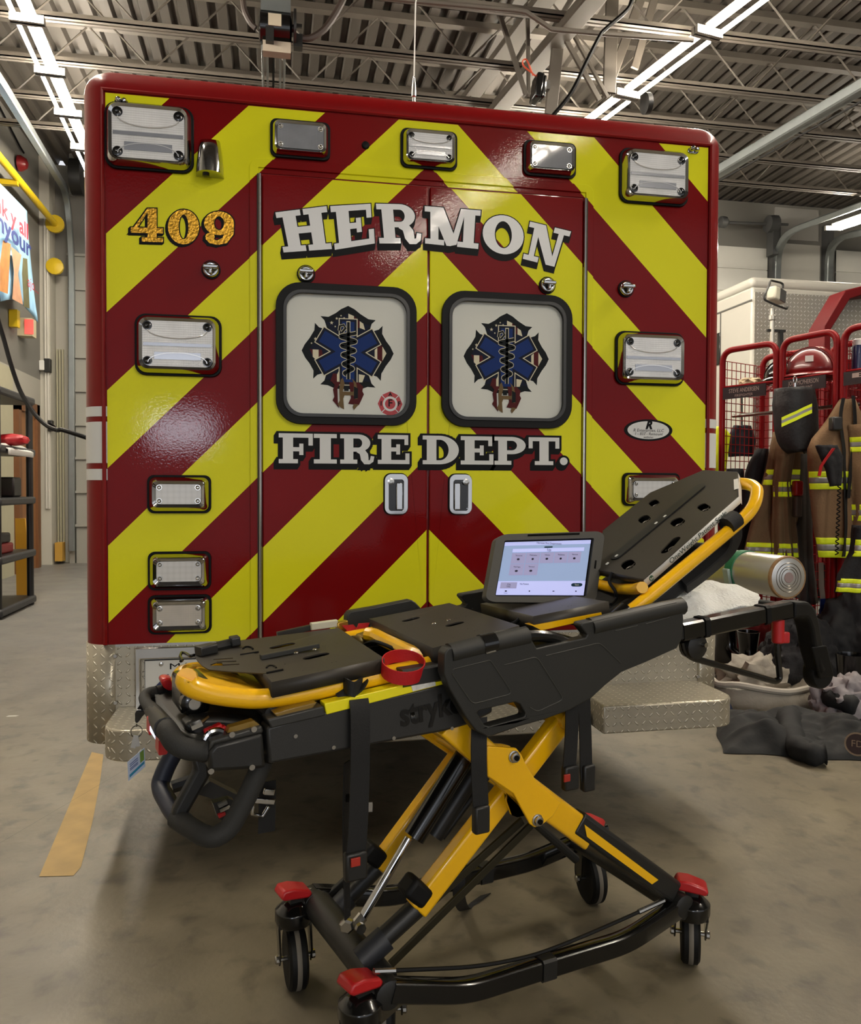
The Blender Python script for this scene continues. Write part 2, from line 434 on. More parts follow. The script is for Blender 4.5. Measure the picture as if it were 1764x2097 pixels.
b = MB(); b.bb((XL, ya - .14, 0), (XL + .09, ya, dt + .16)); b.bb((XL, yb_, 0), (XL + .09, yb_ + .14, dt + .16)); b.bb((XL, ya - .14, dt), (XL + .09, yb_ + .14, dt + .16)); S_('trim_44', b, mat('dark_wood', '#70492a', .5, var=.15))
b = MB(); q = X(4, 760, XL + .01); b.bb((XL, q.y - 1.6, 0), (XL + .06, q.y + .3, 2.9)); S_('trim_45', b, CREAM)
# left overhead-door track
TR = MB(); pts = bend([Z(-60, 80, 5.25), Z(0, 168, 5.25), Y(136, 392, YB - .2), Y(147, 520, YB - .2), Y(147, 1128, YB - .2)], .6, 6); TR.tube(pts, .05, rect=(.09, .1)); TR.build('door_track', GALV, None, 'curved galvanised door track along the left wall', 'door track')
b = MB(); q0, q1 = Y(139, 560, YB - .1), Y(160, 560, YB - .1); b.bb((q0.x, YB - .12, 0), (q0.x + .08, YB, 5)); b.bb((q1.x - .05, YB - .12, 0), (q1.x + 1.6, YB - .04, 5.0)); 
for k in range(9): b.bb((q0.x, YB - .16, .6 + k * .55), (q1.x + 1.5, YB - .12, .64 + k * .55))
S_('door_2', b, mat('door_grey', '#93928a', .5))
# back wall on the right : white overhead doors, pilaster
DW = mat('white_door', '#cfcec6', .5, var=.03)
def ohdoor(name, x0, x1, z1):
    b = MB(); n = 14
    for i in range(n): b.bb((x0, YR - .05, z1 * i / n + .008), (x1, YR, z1 * (i + 1) / n - .008))
    b.bb((x0, YR - .03, 0), (x1, YR, z1)); S_(name, b, DW)
xa = Y(1300, 540, YR).x; xb = Y(1569, 540, YR).x; zt = Y(1520, 507, YR).z
ohdoor('door_3', xa, xb, zt); xc = Y(1710, 540, YR).x; ohdoor('door_4', xc, XR, Y(1740, 515, YR).z)
b = MB(); b.bb((Y(1590, 500, YR).x, YR - .06, 0), (Y(1676, 500, YR).x, YR, Y(1600, 500, YR).z)); S_('trim_46', b, mat('grey_board', '#b7b5ac', .6))
b = MB(); q0, q1 = Y(1588, 424, YR - .02), Y(1676, 495, YR - .02); b.bb((q0.x, YR - .03, q1.z), (q1.x, YR, q0.z)); S_('trim_47', b, mat('pale_patch', '#9d9b95', .7))
def track(L, y, nm, lab):
    b = MB(); b.tube(bend([Y(px, py, yy) for px, py, yy in L], .5, 6), .05, rect=(.1, .12)); b.build(nm, GALV, None, lab, 'door track')
track(((1591, 590, YR - .15), (1592, 520, YR - .15), (1612, 475, YR - 1.0), (1775, 416, 7.6)), 0, 'door_track', 'curved track of the overhead door at right rear')
track(((1697, 590, YR - .15), (1699, 510, YR - .15), (1722, 485, YR - .9), (1775, 474, 8.6)), 0, 'door_track', 'second curved track beside the far right wall lamp')
b = MB(); b.bb((Y(1572, 440, YR).x, YR - .18, 2.5), (Y(1588, 440, YR).x, YR, Y(1580, 460, YR).z)); b.bb((Y(1684, 440, YR).x, YR - .18, 2.5), (Y(1696, 440, YR).x, YR, Y(1690, 465, YR).z)); S_('trim_48', b, mat('dark_rail', '#4b4c4c', .5))
b = MB(); b.tube([Y(1440, 454, YR - .3), Y(1614, 460, YR - .3)], .025, 8); q = Y(1582, 459, YR - .3); b.lathe(q - V((.12, 0, 0)), (1, 0, 0), [(.05, 0), (.15, .03), (.15, .2), (.05, .24)], 16); b.lathe(Y(1482, 455, YR - .3) - V((.1, 0, 0)), (1, 0, 0), [(.04, 0), (.1, .04), (.1, .14), (.04, .2)], 12)
b.box(q + V((0.05, .05, -.2)), (.12, .2, .7)); b.build('door_spring_shaft', mat('dark_rail', '#3a3a3a', .5), None, 'black spring shaft above the white overhead door', 'door hardware')
b = MB(); q0, q1 = Z(1481, 346, 5.25), Z(1775, 172, 5.25); dd = q1 - q0; b.tube([q0 - dd * .5, q1 + dd * .2], .08, rect=(.14, .12), up=V((0, 0, 1))); b.build('door_track', GALV, None, 'long straight grey track under the ceiling at right', 'door track')
b = MB(); q0, q1 = Z(1481, 366, 5.15), Z(1775, 202, 5.15); dd = q1 - q0; qe = q1 + dd * .2; b.tube([q0 - dd * .3, qe, V((qe.x, qe.y, ZC))], .012, 6); b.build('cable', SOFT, None, 'thin black cable running beside the right ceiling track', 'cable')
# floor marking and joints
b = MB(); cs = [Z(x, y, .0015) for x, y in ((80, 1795), (188, 1540), (212, 1545), (205, 1600), (190, 1680), (166, 1775), (150, 1793))]
b.plate(cs); b.build('floor_stripe', mat('worn_yellow_paint', '#a98a4b', .6, var=.35, vscale=9), None, 'worn yellow stripe painted on the concrete floor', 'floor marking', recalc=False)
b = MB(); q0, q1 = Z(-20, 1738, .0018), Z(260, 1574, .0018); w = V((.0025, .0045, 0)); b.quad(q0 - w, q1 - w, q1 + w, q0 + w)
q0, q1 = Z(1380, 1690, .0018), Z(1800, 1900, .0018); S_('trim_49', b, mat('joint_dark', '#3e3a32', .8), recalc=False)
b = MB(); q = Z(25, 1466, .002); b.plate([q + V((x, y, 0)) for x, y in ((-.03, -.01), (.02, -.014), (.035, .0), (.01, .008), (-.02, .01))]); b.build('paper_scrap', WHITE, None, 'small pale paper scrap lying on the floor at left', 'scrap', recalc=False)
# ------------------------------------------------------------------ fluorescent fixtures
TUBE = mat('lit_tube', '#ffffff', .4, emit='#fff3e0', estr=165.0); HOUS = mat('lamp_housing', '#8a877f', .5)
def fixture(a, c, label, power, group=None):
    a, c = V(a), V(c); d = (c - a).normalized(); w = d.cross(V((0, 0, 1))).normalized(); L = (c - a).length; up = V((0, 0, 1))
    t = thing('fluorescent_light', label, 'ceiling light', (a + c) / 2, 0, group)
    b = MB(); b.tube([a + up * .07, c + up * .07], .1, rect=(.075, .05), up=up); b.build('housing', HOUS, t)
    for s in (-1, 1):
        b = MB(); b.tube([a + d * .05 + w * .082 * s, c - d * .05 + w * .082 * s], .019, 8); b.build('tube', TUBE, t)
    b = MB()
    for q in (a, c): b.box(q + up * .02, (.28, .05, .07), Matrix((w, d, up)).transposed())
    b.build('end_cap', HOUS, t, split=True)
ZL = 5.3; PWR = 95
l0, l1, l2 = Z(57, 47, ZL), Z(112, 157, ZL), Z(141, 238, ZL); dl = (l2 - l0) / 2
LN = ['nearest visible light of the left row above the grey door track', 'second light of the left row from the top edge', 'third light of the left row, just above ambulance corner']
for k in range(-6, 5):
    lab = LN[k + 1] if -1 <= k <= 1 else ('twin tube light of the left row over the floor before the ambulance' if k < -1 else 'twin tube light of the left row beyond the ambulance roof')
    fixture(l0 + dl * k, l0 + dl * (k + .97), lab, PWR, 'left row of ceiling lights')
r0, r1 = Z(1446, 75, ZL), Z(1281, 200, ZL); dr = (r1 - r0)
RN = {-1: 'nearest visible light of the right row, beyond the black sagging cable', 0: 'right row light in the middle, left of the grey track', 1: 'right row light just above the ambulance roof'}
for k in range(-5, 4):
    fixture(r0 + dr * k, r0 + dr * (k + .97), RN.get(k, 'twin tube light of the right row over the bay floor'), PWR, 'right row of ceiling lights')
for k in range(6):
    fixture(V((1.3 + .24 * k, -10.6 + .9 * k, 5.15)), V((1.3 + .24 * (k + .96), -10.6 + .9 * (k + .96), 5.15)), 'twin tube light of the middle row over the bay entrance', PWR, 'middle row of ceiling lights')
f0, f1 = Y(1708, 470, 8.6), Y(1800, 440, 7.4); fixture(f0, f1, 'bright light low by the far right overhead door', 60)
# ------------------------------------------------------------------ ceiling gear
mo = Z(565, 60, 5.25); s = pxm(mo)
OP = thing('door_opener', 'black motor door opener hanging under the ceiling joists', 'door opener', mo)
b = MB(); b.lathe(mo - V((s * 34, 0, 0)), (1, 0, 0), [(s * 20, 0), (s * 30, s * 3), (s * 30, s * 62), (s * 22, s * 66)], 24); b.build('motor', BLACKG, OP)
b = MB(); b.lathe(mo + V((s * 32, 0, s * 5)), (1, 0, 0), [(s * 8, 0), (s * 8, s * 4), (s * 36, s * 4), (s * 36, s * 9), (s * 6, s * 9)], 20); b.box(mo + V((s * 46, 0, s * 12)), (s * 14, s * 6, s * 6)); b.build('drive_wheel', BLACK, OP)
b = MB(); b.box(mo + V((s * -2, -s * 30.5, s * 2)), (s * 26, s * 2, s * 24)); b.build('motor_label', mat('silver_label', '#b9b09c', .4), OP)
b = MB(); b.box(mo + V((s * 2, -s * 6, -s * 44)), (s * 56, s * 24, s * 22)); b.build('mount_block', mat('pale_board', '#a39a8b', .6, var=.2), OP)
b = MB(); b.box(mo + V((s * 45, 0, -s * 22)), (s * 18, s * 20, s * 26)); b.box(mo + V((-s * 12, -s * 24, -s * 26)), (s * 16, s * 12, s * 30)); b.build('junction_box', BLACK, OP)
b = MB()
for dx in (-27, -17, 10, 18): b.tube([mo + V((s * dx, 0, -s * 40)), mo + V((s * dx, 7.0, -s * 40))], s * 3, rect=(s * 5, s * 12))
b.box(mo + V((0, .2, s * 55)), (s * 60, .5, s * 50)); b.build('rail', GALV, OP)
b = MB(); b.tube([mo + V((-s * 5, .1, -s * 42)), mo + V((-s * 5, 7.0, -s * 42))], s * 2.5, 6); b.build('chain', INK, OP)
b = MB(); b.tube(smoothpath([Y(x, y, mo.y) for x, y in ((612, 78), (636, 78), (662, 62), (682, 36), (702, 0), (712, -30))], 5), .03, 8); b.tube(smoothpath([Y(x, y, mo.y) for x, y in ((497, -20), (500, 18), (512, 45), (524, 58))], 5), .025, 8); b.build('power_conduit', mat('flex_conduit', '#3b302a', .5), OP, split=True)
b = MB(); b.tube([Y(x, y, 3.6) for x, y in ((700, -12), (960, 12), (1056, 21), (1078, 25), (1130, 60), (1250, 70), (1420, 82))], .022, 8); b.build('conduit', JO, None, 'thin painted conduit kinking across the ceiling above the ambulance', 'conduit')
b = MB(); b.tube(smoothpath([V((Y(1345, -75, 3.4).x + .3, 3.4, ZC))] + [Y(x, y, 3.4) for x, y in ((1345, -75), (1300, -10), (1285, 20), (1240, 60), (1228, 75), (1200, 130), (1170, 190), (1130, 240))], 5), .018, 6); b.build('cable', INK, None, 'black cable sagging diagonally past the ceiling girder', 'cable')
q = Y(1100, 182, 3.5); sq = pxm(q)
SPK = thing('cable_reel', 'black unit with red cord hanging from ceiling right of the antenna', 'cord reel', q)
b = MB(); b.box(q, (sq * 16, sq * 40, sq * 52), Matrix.Rotation(.14, 3, 'Y')); b.box(q + V((sq * 10, -.02, -sq * 2)), (sq * 8, sq * 30, sq * 46), Matrix.Rotation(.1, 3, 'Y')); b.build('reel_body', BLACKG, SPK, bevel=.02)
b = MB(); b.tube(smoothpath([Y(x, y, 3.5) for x, y in ((1100, 158), (1088, 148), (1073, 135), (1071, 125), (1078, 122), (1086, 138), (1092, 155))], 4), sq * 1.6, 6); b.build('red_cord', mat('orange_cord', '#b3401f', .5), SPK)
b = MB(); b.box(q + V((sq * 22, 0, sq * 8)), (sq * 8, sq * 14, sq * 18)); b.build('bracket', GREY, SPK)
q = Y(1319, 212, 3.8); b = MB(); b.lathe(q, (1, 0, .1), [(.02, 0), (.09, .005), (.09, .05), (.02, .055)], 20); b.build('hanging_reel', BLACK, None, 'small black disc hanging by the right row of lights', 'reel')
# ================================================================== AMBULANCE (rear face in the plane y=0)
AMB = thing('ambulance', 'red ambulance with red and yellow chevron rear doors parked in the bay', 'ambulance', (0, 0, 0))
HWID, ZB, ZT, LEN = 1.185, .695, 2.655, 4.4
def body_profile(hw, r, y0, n=8):
    pts = []
    for k in range(n + 1):
        a = PI + PI / 2 * k / n; pts.append((-hw + r + r * math.cos(a), y0 + r + r * math.sin(a)))
    for k in range(n + 1):
        a = PI * 1.5 + PI / 2 * k / n; pts.append((hw - r + r * math.cos(a), y0 + r + r * math.sin(a)))
    return pts
def make_body():
    b = MB(); r = .085; rings = []
    prof = [(0, ZB)] + [(0, ZT - r)] + [(r * (1 - math.cos(PI / 2 * k / 6)), ZT - r + r * math.sin(PI / 2 * k / 6)) for k in range(1, 7)]
    for ins, z in prof:
        rr = max(r - ins, .012) if ins < r else .012
        p = body_profile(HWID - ins, max(r - ins * .6, .02), ins)
        p = p + [(HWID - ins, LEN), (-HWID + ins, LEN)]
        rings.append([b.v((x, y, z)) for x, y in p])
    n = len(rings[0])
    for i in range(len(rings) - 1):
        for k in range(n): b._f([rings[i][k], rings[i][(k + 1) % n], rings[i + 1][(k + 1) % n], rings[i + 1][k]])
    b._f(rings[0][::-1]); b._f(rings[-1])
    return b
make_body().build('body', RED, AMB, smooth=40)
# chassis, tyres
b = MB(); b.bb((-.42, .5, .42), (-.34, LEN - .1, .56)); b.bb((.34, .5, .42), (.42, LEN - .1, .56))
for yy in (.7, 1.5, 2.4, 3.4): b.bb((-.42, yy, .46), (.42, yy + .07, .54))
b.bb((-1.0, .5, .54), (1.0, LEN - .1, ZB)); b.build('chassis', mat('undercarriage', '#11100f', .8, var=.3), AMB)
def tyre(x, y):
    b = MB(); b.lathe((x - .12, y, .37), (1, 0, 0), [(.2, 0), (.33, 0), (.365, .03), (.37, .12), (.365, .21), (.33, .24), (.2, .24)], 32)
    t = b.build('tire', RUBBER, AMB)
    b = MB(); b.lathe((x - .1, y, .37), (1, 0, 0), [(.05, .0), (.2, .0), (.2, .2), (.05, .2)], 24); b.build('rim', STEEL, t)
for x in (-.95, .95): tyre(x, 1.7)
b = MB(); b.lathe((-.85, 1.7, .37), (1, 0, 0), [(.06, 0), (.06, 1.7)], 12); b.build('axle', BLACK, AMB)
# cab far side (beyond the box)
b = MB(); b.hexa([(-.98, LEN, .5), (.98, LEN, .5), (.9, LEN + 1.9, .5), (-.9, LEN + 1.9, .5), (-.98, LEN, 1.95), (.98, LEN, 1.95), (.9, LEN + 1.5, 1.15), (-.9, LEN + 1.5, 1.15)])
b.build('cab', RED, AMB, bevel=.05)
for x in (-.84, .84): tyre(x, LEN + .95)
# chevron panel
PW, PZ0, PZ1 = 1.1013, .699, 2.553
HX, DZ1, DZ0 = .588, 2.318, .70     # door half width / top / bottom
def XZ(p, y=0.0): return V((p[0], y, p[1]))
b = MB(); b.plate([XZ(p, -.003) for p in ((-PW, PZ0), (PW, PZ0), (PW, PZ1), (-PW, PZ1))],
                  [[XZ(p, -.003) for p in ((-HX - .006, DZ0 - .0005), (HX + .006, DZ0 - .0005), (HX + .006, DZ1 + .008), (-HX - .006, DZ1 + .008))]], (0, .0025, 0))
b.build('rear_panel', CHEV, AMB, smooth=0)
# red raised header lip under the roof edge and corner trims
b = MB(); b.tube([(-PW - .01, -.004, PZ0), (-PW - .01, -.004, PZ1 + .01), (PW + .01, -.004, PZ1 + .01), (PW + .01, -.004, PZ0)], .008, 6); b.build('panel_trim', RED, AMB)
# door opening moulding
b = MB(); mo = HX + .028; zt = DZ1 + .04
b.tube(bend([(-mo, -.004, ZB + .01), (-mo, -.004, zt), (mo, -.004, zt), (mo, -.004, ZB + .01)], .02), .0075, 6, rect=(.03, .012), up=(0, -1, 0)); b.build('door_moulding', CHEV, AMB)
b = MB(); b.box((0, .005, (DZ0 + DZ1) / 2), (2 * HX + .01, .008, DZ1 - DZ0)); b.build('door_jamb', INK, AMB, smooth=0)
DOORS = {}
WX0, WX1, WZ0, WZ1 = .0465, .5425, 1.457, 1.949
for sgn, nm in ((-1, 'left'), (1, 'right')):
    b = MB(); x0, x1 = (.0045, HX)
    w, h = WX1 - WX0 - .07, WZ1 - WZ0 - .07; cx, cz = (WX0 + WX1) / 2, (WZ0 + WZ1) / 2
    hole = [XZ((sgn * (cx + p[0]), cz + p[1]), -.014) for p in rrect(w, h, .05)]
    b.plate([XZ((sgn * x, z), -.014) for x, z in ((x0, DZ0), (x1, DZ0), (x1, DZ1), (x0, DZ1))], [hole], (0, .014, 0))
    DOORS[sgn] = b.build('rear_door', CHEV, AMB, label='%s rear door of the ambulance' % nm, bevel=.004)
    D = DOORS[sgn]
    # window
    def ring(w, h, r, w2, h2, r2, y0, y1, mt, name):
        b = MB(); o = [XZ((sgn * cx + p[0], cz + p[1]), y0) for p in rrect(w, h, r, 8)]; i = [XZ((sgn * cx + p[0], cz + p[1]), y0) for p in rrect(w2, h2, r2, 8)]
        b.plate(o, [i], (0, y1 - y0, 0)); return b.build(name, mt, D, bevel=.006)
    W, H = WX1 - WX0, WZ1 - WZ0
    ring(W, H, .085, W - .07, H - .07, .06, -.014, -.032, RUBBER, 'window_gasket')
    ring(W - .05, H - .05, .066, W - .074, H - .074, .058, -.03, -.037, BLACK, 'window_seal')
    b = MB(); b.plate([XZ((sgn * cx + p[0], cz + p[1]), -.0165) for p in rrect(W - .066, H - .066, .058, 8)], [], (0, .004, 0))
    b.build('window_pane', mat('frosted_white_film', '#d2d2c7', .4, coat=.1, bump=.08, bscale=700), D)
    # hinge
    b = MB(); b.tube([(sgn * (HX + .008), -.018, DZ0 + .01), (sgn * (HX + .008), -.018, DZ1)], .0055, 8)
    z = DZ0 + .03
    k = b.bm
    b.build('hinge', STEEL, D)
    b = MB()
    b.tube([(sgn * (HX + .0155), -.0162, DZ0 + .01), (sgn * (HX + .0155), -.0162, DZ1)], .002, 6)
    b.build('hinge_leaf', mat('hinge_gap', '#4a4640', .5, metal=.6), D)
    # chrome paddle handle with black recess and lock
    hx = sgn * .1185; hz = 1.2125
    b = MB(); o = [XZ((hx + p[0], hz + p[1]), -.014) for p in rrect(.084, .145, .024)]
    i = [XZ((hx + p[0], hz + p[1] - .004), -.014) for p in rrect(.054, .112, .01)]
    b.plate(o, [i], (0, -.016, 0)); hd = b.build('handle', CHROME, D, bevel=.005)
    b = MB(); b.plate([XZ((hx + p[0], hz + p[1]), -.0145) for p in rrect(.09, .151, .026)], [], (0, -.002, 0)); b.build('handle_gasket', INK, D)
    b = MB(); b.box((hx, -.018, hz - .004), (.054, .002, .112)); b.build('handle_recess', BLACKG, D)
    b = MB(); b.box((hx - sgn * .012, -.024, hz - .008), (.024, .008, .098)); b.build('paddle', CHROME, D, bevel=.003)
    b = MB(); b.lathe((hx + sgn * .02, -.018, hz + .045), (0, -1, 0), [(.012, 0), (.012, .014), (.006, .015), (.006, .012)], 16); b.build('lock', STEEL, D)
# ------------------------------------------------------------------ lettering : slab serif glyphs from convex pieces
def off(poly, e):
    n = len(poly); ar = sum(poly[i][0] * poly[(i + 1) % n][1] - poly[(i + 1) % n][0] * poly[i][1] for i in range(n))
    s = 1 if ar > 0 else -1; L = []
    for i in range(n):
        a, c = poly[i], poly[(i + 1) % n]; dx, dy = c[0] - a[0], c[1] - a[1]; q = math.hypot(dx, dy) or 1e-9
        nx, ny = s * dy / q, -s * dx / q; L.append((a[0] + nx * e, a[1] + ny * e, dx / q, dy / q))
    out = []
    for i in range(n):
        x1, y1, dx1, dy1 = L[i - 1]; x2, y2, dx2, dy2 = L[i]; den = dx1 * dy2 - dy1 * dx2
        if abs(den) < 1e-4: out.append((x2, y2)); continue
        t = ((x2 - x1) * dy2 - (y2 - y1) * dx2) / den; t = max(-9, min(9, t)); out.append((x1 + dx1 * t, y1 + dy1 * t))
    return out
def R_(a, b, c, d): return [(a, b), (c, b), (c, d), (a, d)]
def arc_(cx, cy, rx, ry, ix, iy, a0, a1, n=14):
    o = []
    for k in range(n):
        p, q = math.radians(a0 + (a1 - a0) * k / n), math.radians(a0 + (a1 - a0) * (k + 1) / n)
        o.append([(cx + ix * math.cos(p), cy + iy * math.sin(p)), (cx + rx * math.cos(p), cy + ry * math.sin(p)), (cx + rx * math.cos(q), cy + ry * math.sin(q)), (cx + ix * math.cos(q), cy + iy * math.sin(q))])
    return o
def stroke_(pts, ws):
    o = []; N = []
    for i in range(len(pts)):
        a = pts[max(i - 1, 0)]; c = pts[min(i + 1, len(pts) - 1)]; q = math.hypot(c[0] - a[0], c[1] - a[1]); N.append((-(c[1] - a[1]) / q, (c[0] - a[0]) / q))
    for i in range(len(pts) - 1):
        (x, y), (u, w) = pts[i], pts[i + 1]; h, g = ws[i] / 2, ws[i + 1] / 2
        o.append([(x - N[i][0] * h, y - N[i][1] * h), (u - N[i + 1][0] * g, w - N[i + 1][1] * g), (u + N[i + 1][0] * g, w + N[i + 1][1] * g), (x + N[i][0] * h, y + N[i][1] * h)])
    return o
GL = {
 'H': (1.10, [R_(.13, 0, .41, 1), R_(.69, 0, .97, 1), R_(0, 0, .52, .14), R_(0, .86, .52, 1), R_(.58, 0, 1.1, .14), R_(.58, .86, 1.1, 1), R_(.41, .43, .69, .59)]),
 'E': (1.0, [R_(.12, 0, .42, 1), R_(0, .86, .96, 1), R_(0, 0, 1, .14), R_(.84, .66, .96, 1), R_(.87, 0, 1, .37), R_(.42, .43, .64, .57), R_(.58, .33, .70, .68)]),
 'F': (1.0, [R_(.12, 0, .42, 1), R_(0, .86, 1, 1), R_(0, 0, .56, .14), R_(.87, .6, 1, 1), R_(.42, .40, .66, .54), R_(.6, .28, .72, .66)]),
 'I': (.62, [R_(.16, 0, .46, 1), R_(0, 0, .62, .14), R_(0, .86, .62, 1)]),
 'R': (1.06, [R_(.12, 0, .40, 1), R_(0, .86, .56, 1), R_(0, 0, .52, .14), R_(.4, .41, .56, .55)] + arc_(.55, .705, .37, .295, .12, .155, -90, 90) + stroke_([(.52, .46), (.66, .42), (.73, .30), (.75, .16), (.80, .06), (.88, .05), (.96, .10), (.99, .26)], [.14, .22, .25, .24, .2, .14, .12, .11])),
 'M': (1.30, [R_(.13, 0, .32, 1), R_(.92, 0, 1.18, 1), [(.13, 1), (.43, 1), (.76, .14), (.62, 0), (.52, 0)], [(.84, 1), (.96, 1), (.76, .05), (.60, .0)], R_(0, 0, .46, .14), R_(0, .86, .36, 1), R_(.78, 0, 1.3, .14), R_(.9, .86, 1.3, 1)]),
 'O': (1.06, arc_(.53, .5, .53, .52, .22, .36, 0, 360, 36)),
 'N': (1.16, [R_(.15, 0, .31, 1), R_(0, 0, .46, .14), R_(0, .86, .40, 1), [(.12, 1), (.45, 1), (1.0, 0), (.72, 0)], R_(.85, 0, 1.0, 1), R_(.70, .86, 1.16, 1)]),
 'D': (1.06, [R_(.12, 0, .40, 1), R_(0, .86, .5, 1), R_(0, 0, .5, .14)] + arc_(.49, .5, .57, .5, .27, .36, -90, 90, 20)),
 'P': (1.0, [R_(.12, 0, .40, 1), R_(0, .86, .56, 1), R_(0, 0, .54, .14), R_(.4, .38, .56, .52)] + arc_(.55, .69, .45, .31, .17, .17, -90, 90, 18)),
 'T': (1.0, [R_(.35, 0, .65, 1), R_(0, .86, 1, 1), R_(0, .6, .13, 1), R_(.87, .6, 1, 1), R_(.2, 0, .8, .14)]),
 '.': (1.0, [[(.5 + .5 * math.cos(k * PI / 8), .5 + .5 * math.sin(k * PI / 8)) for k in range(16)]]),
 '4': (1.0, [R_(.52, 0, .80, 1), R_(.34, 0, 1.0, .13), R_(0, .26, 1.0, .42), [(0, .30), (.17, .36), (.60, 1), (.52, 1)]]),
 '0': (.9, arc_(.45, .5, .45, .52, .14, .37, 0, 360, 32)),
 '9': (.9, arc_(.45, .65, .45, .36, .15, .21, 0, 360, 30) + stroke_([(.78, .62), (.76, .36), (.62, .13), (.40, .06), (.2, .1), (.13, .22)], [.24, .26, .2, .14, .14, .2]) + [[(.18 + .14 * math.cos(k * PI / 6), .24 + .12 * math.sin(k * PI / 6)) for k in range(12)]]),
}
def glyph(ch, corners, face, y0, ol, sh, parent, ow=.012):
    """corners TL,TR,BL,BR as (x,z); ol outline metres, sh shadow offset (x,z)"""
    w, ps = GL[ch]; TL, TR, BL, BR = [V((p[0], 0, p[1])) for p in corners]
    def mp(p, y, s=(0, 0)):
        u, t = p[0] / w, p[1]
        q = (BL * (1 - u) + BR * u) * (1 - t) + (TL * (1 - u) + TR * u) * t; return V((q.x + s[0], y, q.z + s[1]))
    hgt = ((TL - BL).length + (TR - BR).length) / 2; e = ol / hgt
    b = MB()
    for p in ps: b._f([b.v(mp(q, y0 - 4e-5 * (ps.index(p) % 9))) for q in p])
    L = b.build('letter' if ch.isalpha() else ('digit' if ch.isdigit() else 'letter'), face, parent, label=('%s letter %s' % ('white', ch)) if ch.isalpha() else None, smooth=0, recalc=False)
    b = MB()
    for p in ps:
        for i in range(5):
            k = i / 4; b._f([b.v(mp(q, y0 + .0003 + .0003 * i + 3e-5 * (ps.index(p) % 9), (sh[0] * k, sh[1] * k))) for q in off(p, e)])
    b.build('letter_shadow', INK, L, smooth=0, recalc=False)
def px4(tl, tr, bl, br, y=-.0167): return [(q.x, q.z) for q in (Y(*tl, y), Y(*tr, y), Y(*bl, y), Y(*br, y))]
YF = -.0167
for ch, c in (('H', ((564, 435), (669, 422), (581, 517), (680, 510))), ('E', ((676.5, 422), (762.6, 417), (686, 511.6), (768, 498.5))), ('R', ((770, 417), (860, 419), (777.6, 498.5), (866, 498.5))),
              ('M', ((870, 422), (985, 431), (871, 498.5), (979.6, 510))), ('O', ((989, 438.6), (1073, 446), (989, 515), (1073, 523))), ('N', ((1086, 453.6), (1170, 474), (1071, 530), (1146, 549)))):
    glyph(ch, px4(*c), mat('white_letter_film', '#dedede', .35, coat=.1), YF, .0035, (-.004, -.021), AMB)
xs = [(571, 641), (643, 690), (697, 768), (774, 839), (866, 940), (944, 1011), (1013, 1077), (1083, 1146), (1147, 1163)]
for ch, (a, c) in zip('FIREDEPT.', xs):
    t = lambda x: 887 + (x - 570) * .0161; q = lambda x: 948.5 + (x - 570) * .007
    glyph(ch, px4((a, t(a) if ch != '.' else q(a) - 16), (c, t(c) if ch != '.' else q(c) - 16), (a, q(a)), (c, q(c))), WHITE, YF, .0075, (-.009, -.014), AMB)
GOLD = mat('gold_leaf', '#c9962c', .25, metal=.75, var=.45, vscale=90, bump=.3, bscale=120)
for ch, c in (('4', ((268, 426), (334, 427), (268, 494), (334, 496))), ('0', ((344, 430), (408, 431), (344, 498.5), (408, 499.5))), ('9', ((418, 433), (479.5, 434), (418, 500.5), (479.5, 501.5)))):
    glyph(ch, px4(*c, y=-.0058), GOLD, -.0058, .0035, (-.006, -.006), AMB)
# ------------------------------------------------------------------ warning lights
LENS_B = lens_mat('clear_lens', '#a9aaaa', '#f4f4f4', 900, 420); LENS_G = lens_mat('grey_lens', '#4c4d50', '#8c8e92', 1100, 1100)
LENS_W = lens_mat('white_lens', '#bdbcb9', '#d2d1ce', 160, 160, .3, .06); LENS_C = lens_mat('amber_tint_lens', '#8d8a84', '#c9c0b2', 900, 900)
def light(x0, x1, y0, y1, lens, label, depth=.05, xc=None, inset=.03, black_screw=True):
    cxp = (x0 + x1) / 2; cyp = (y0 + y1) / 2
    a, c, t, bt = Y(x0, cyp, -.004), Y(x1, cyp, -.004), Y(cxp, y0, -.004), Y(cxp, y1, -.004)
    cx, cz, w, h = (a.x + c.x) / 2, (t.z + bt.z) / 2, c.x - a.x, t.z - bt.z
    return light_at(cx, cz, w, h, lens, label, depth * .62, inset, black_screw)
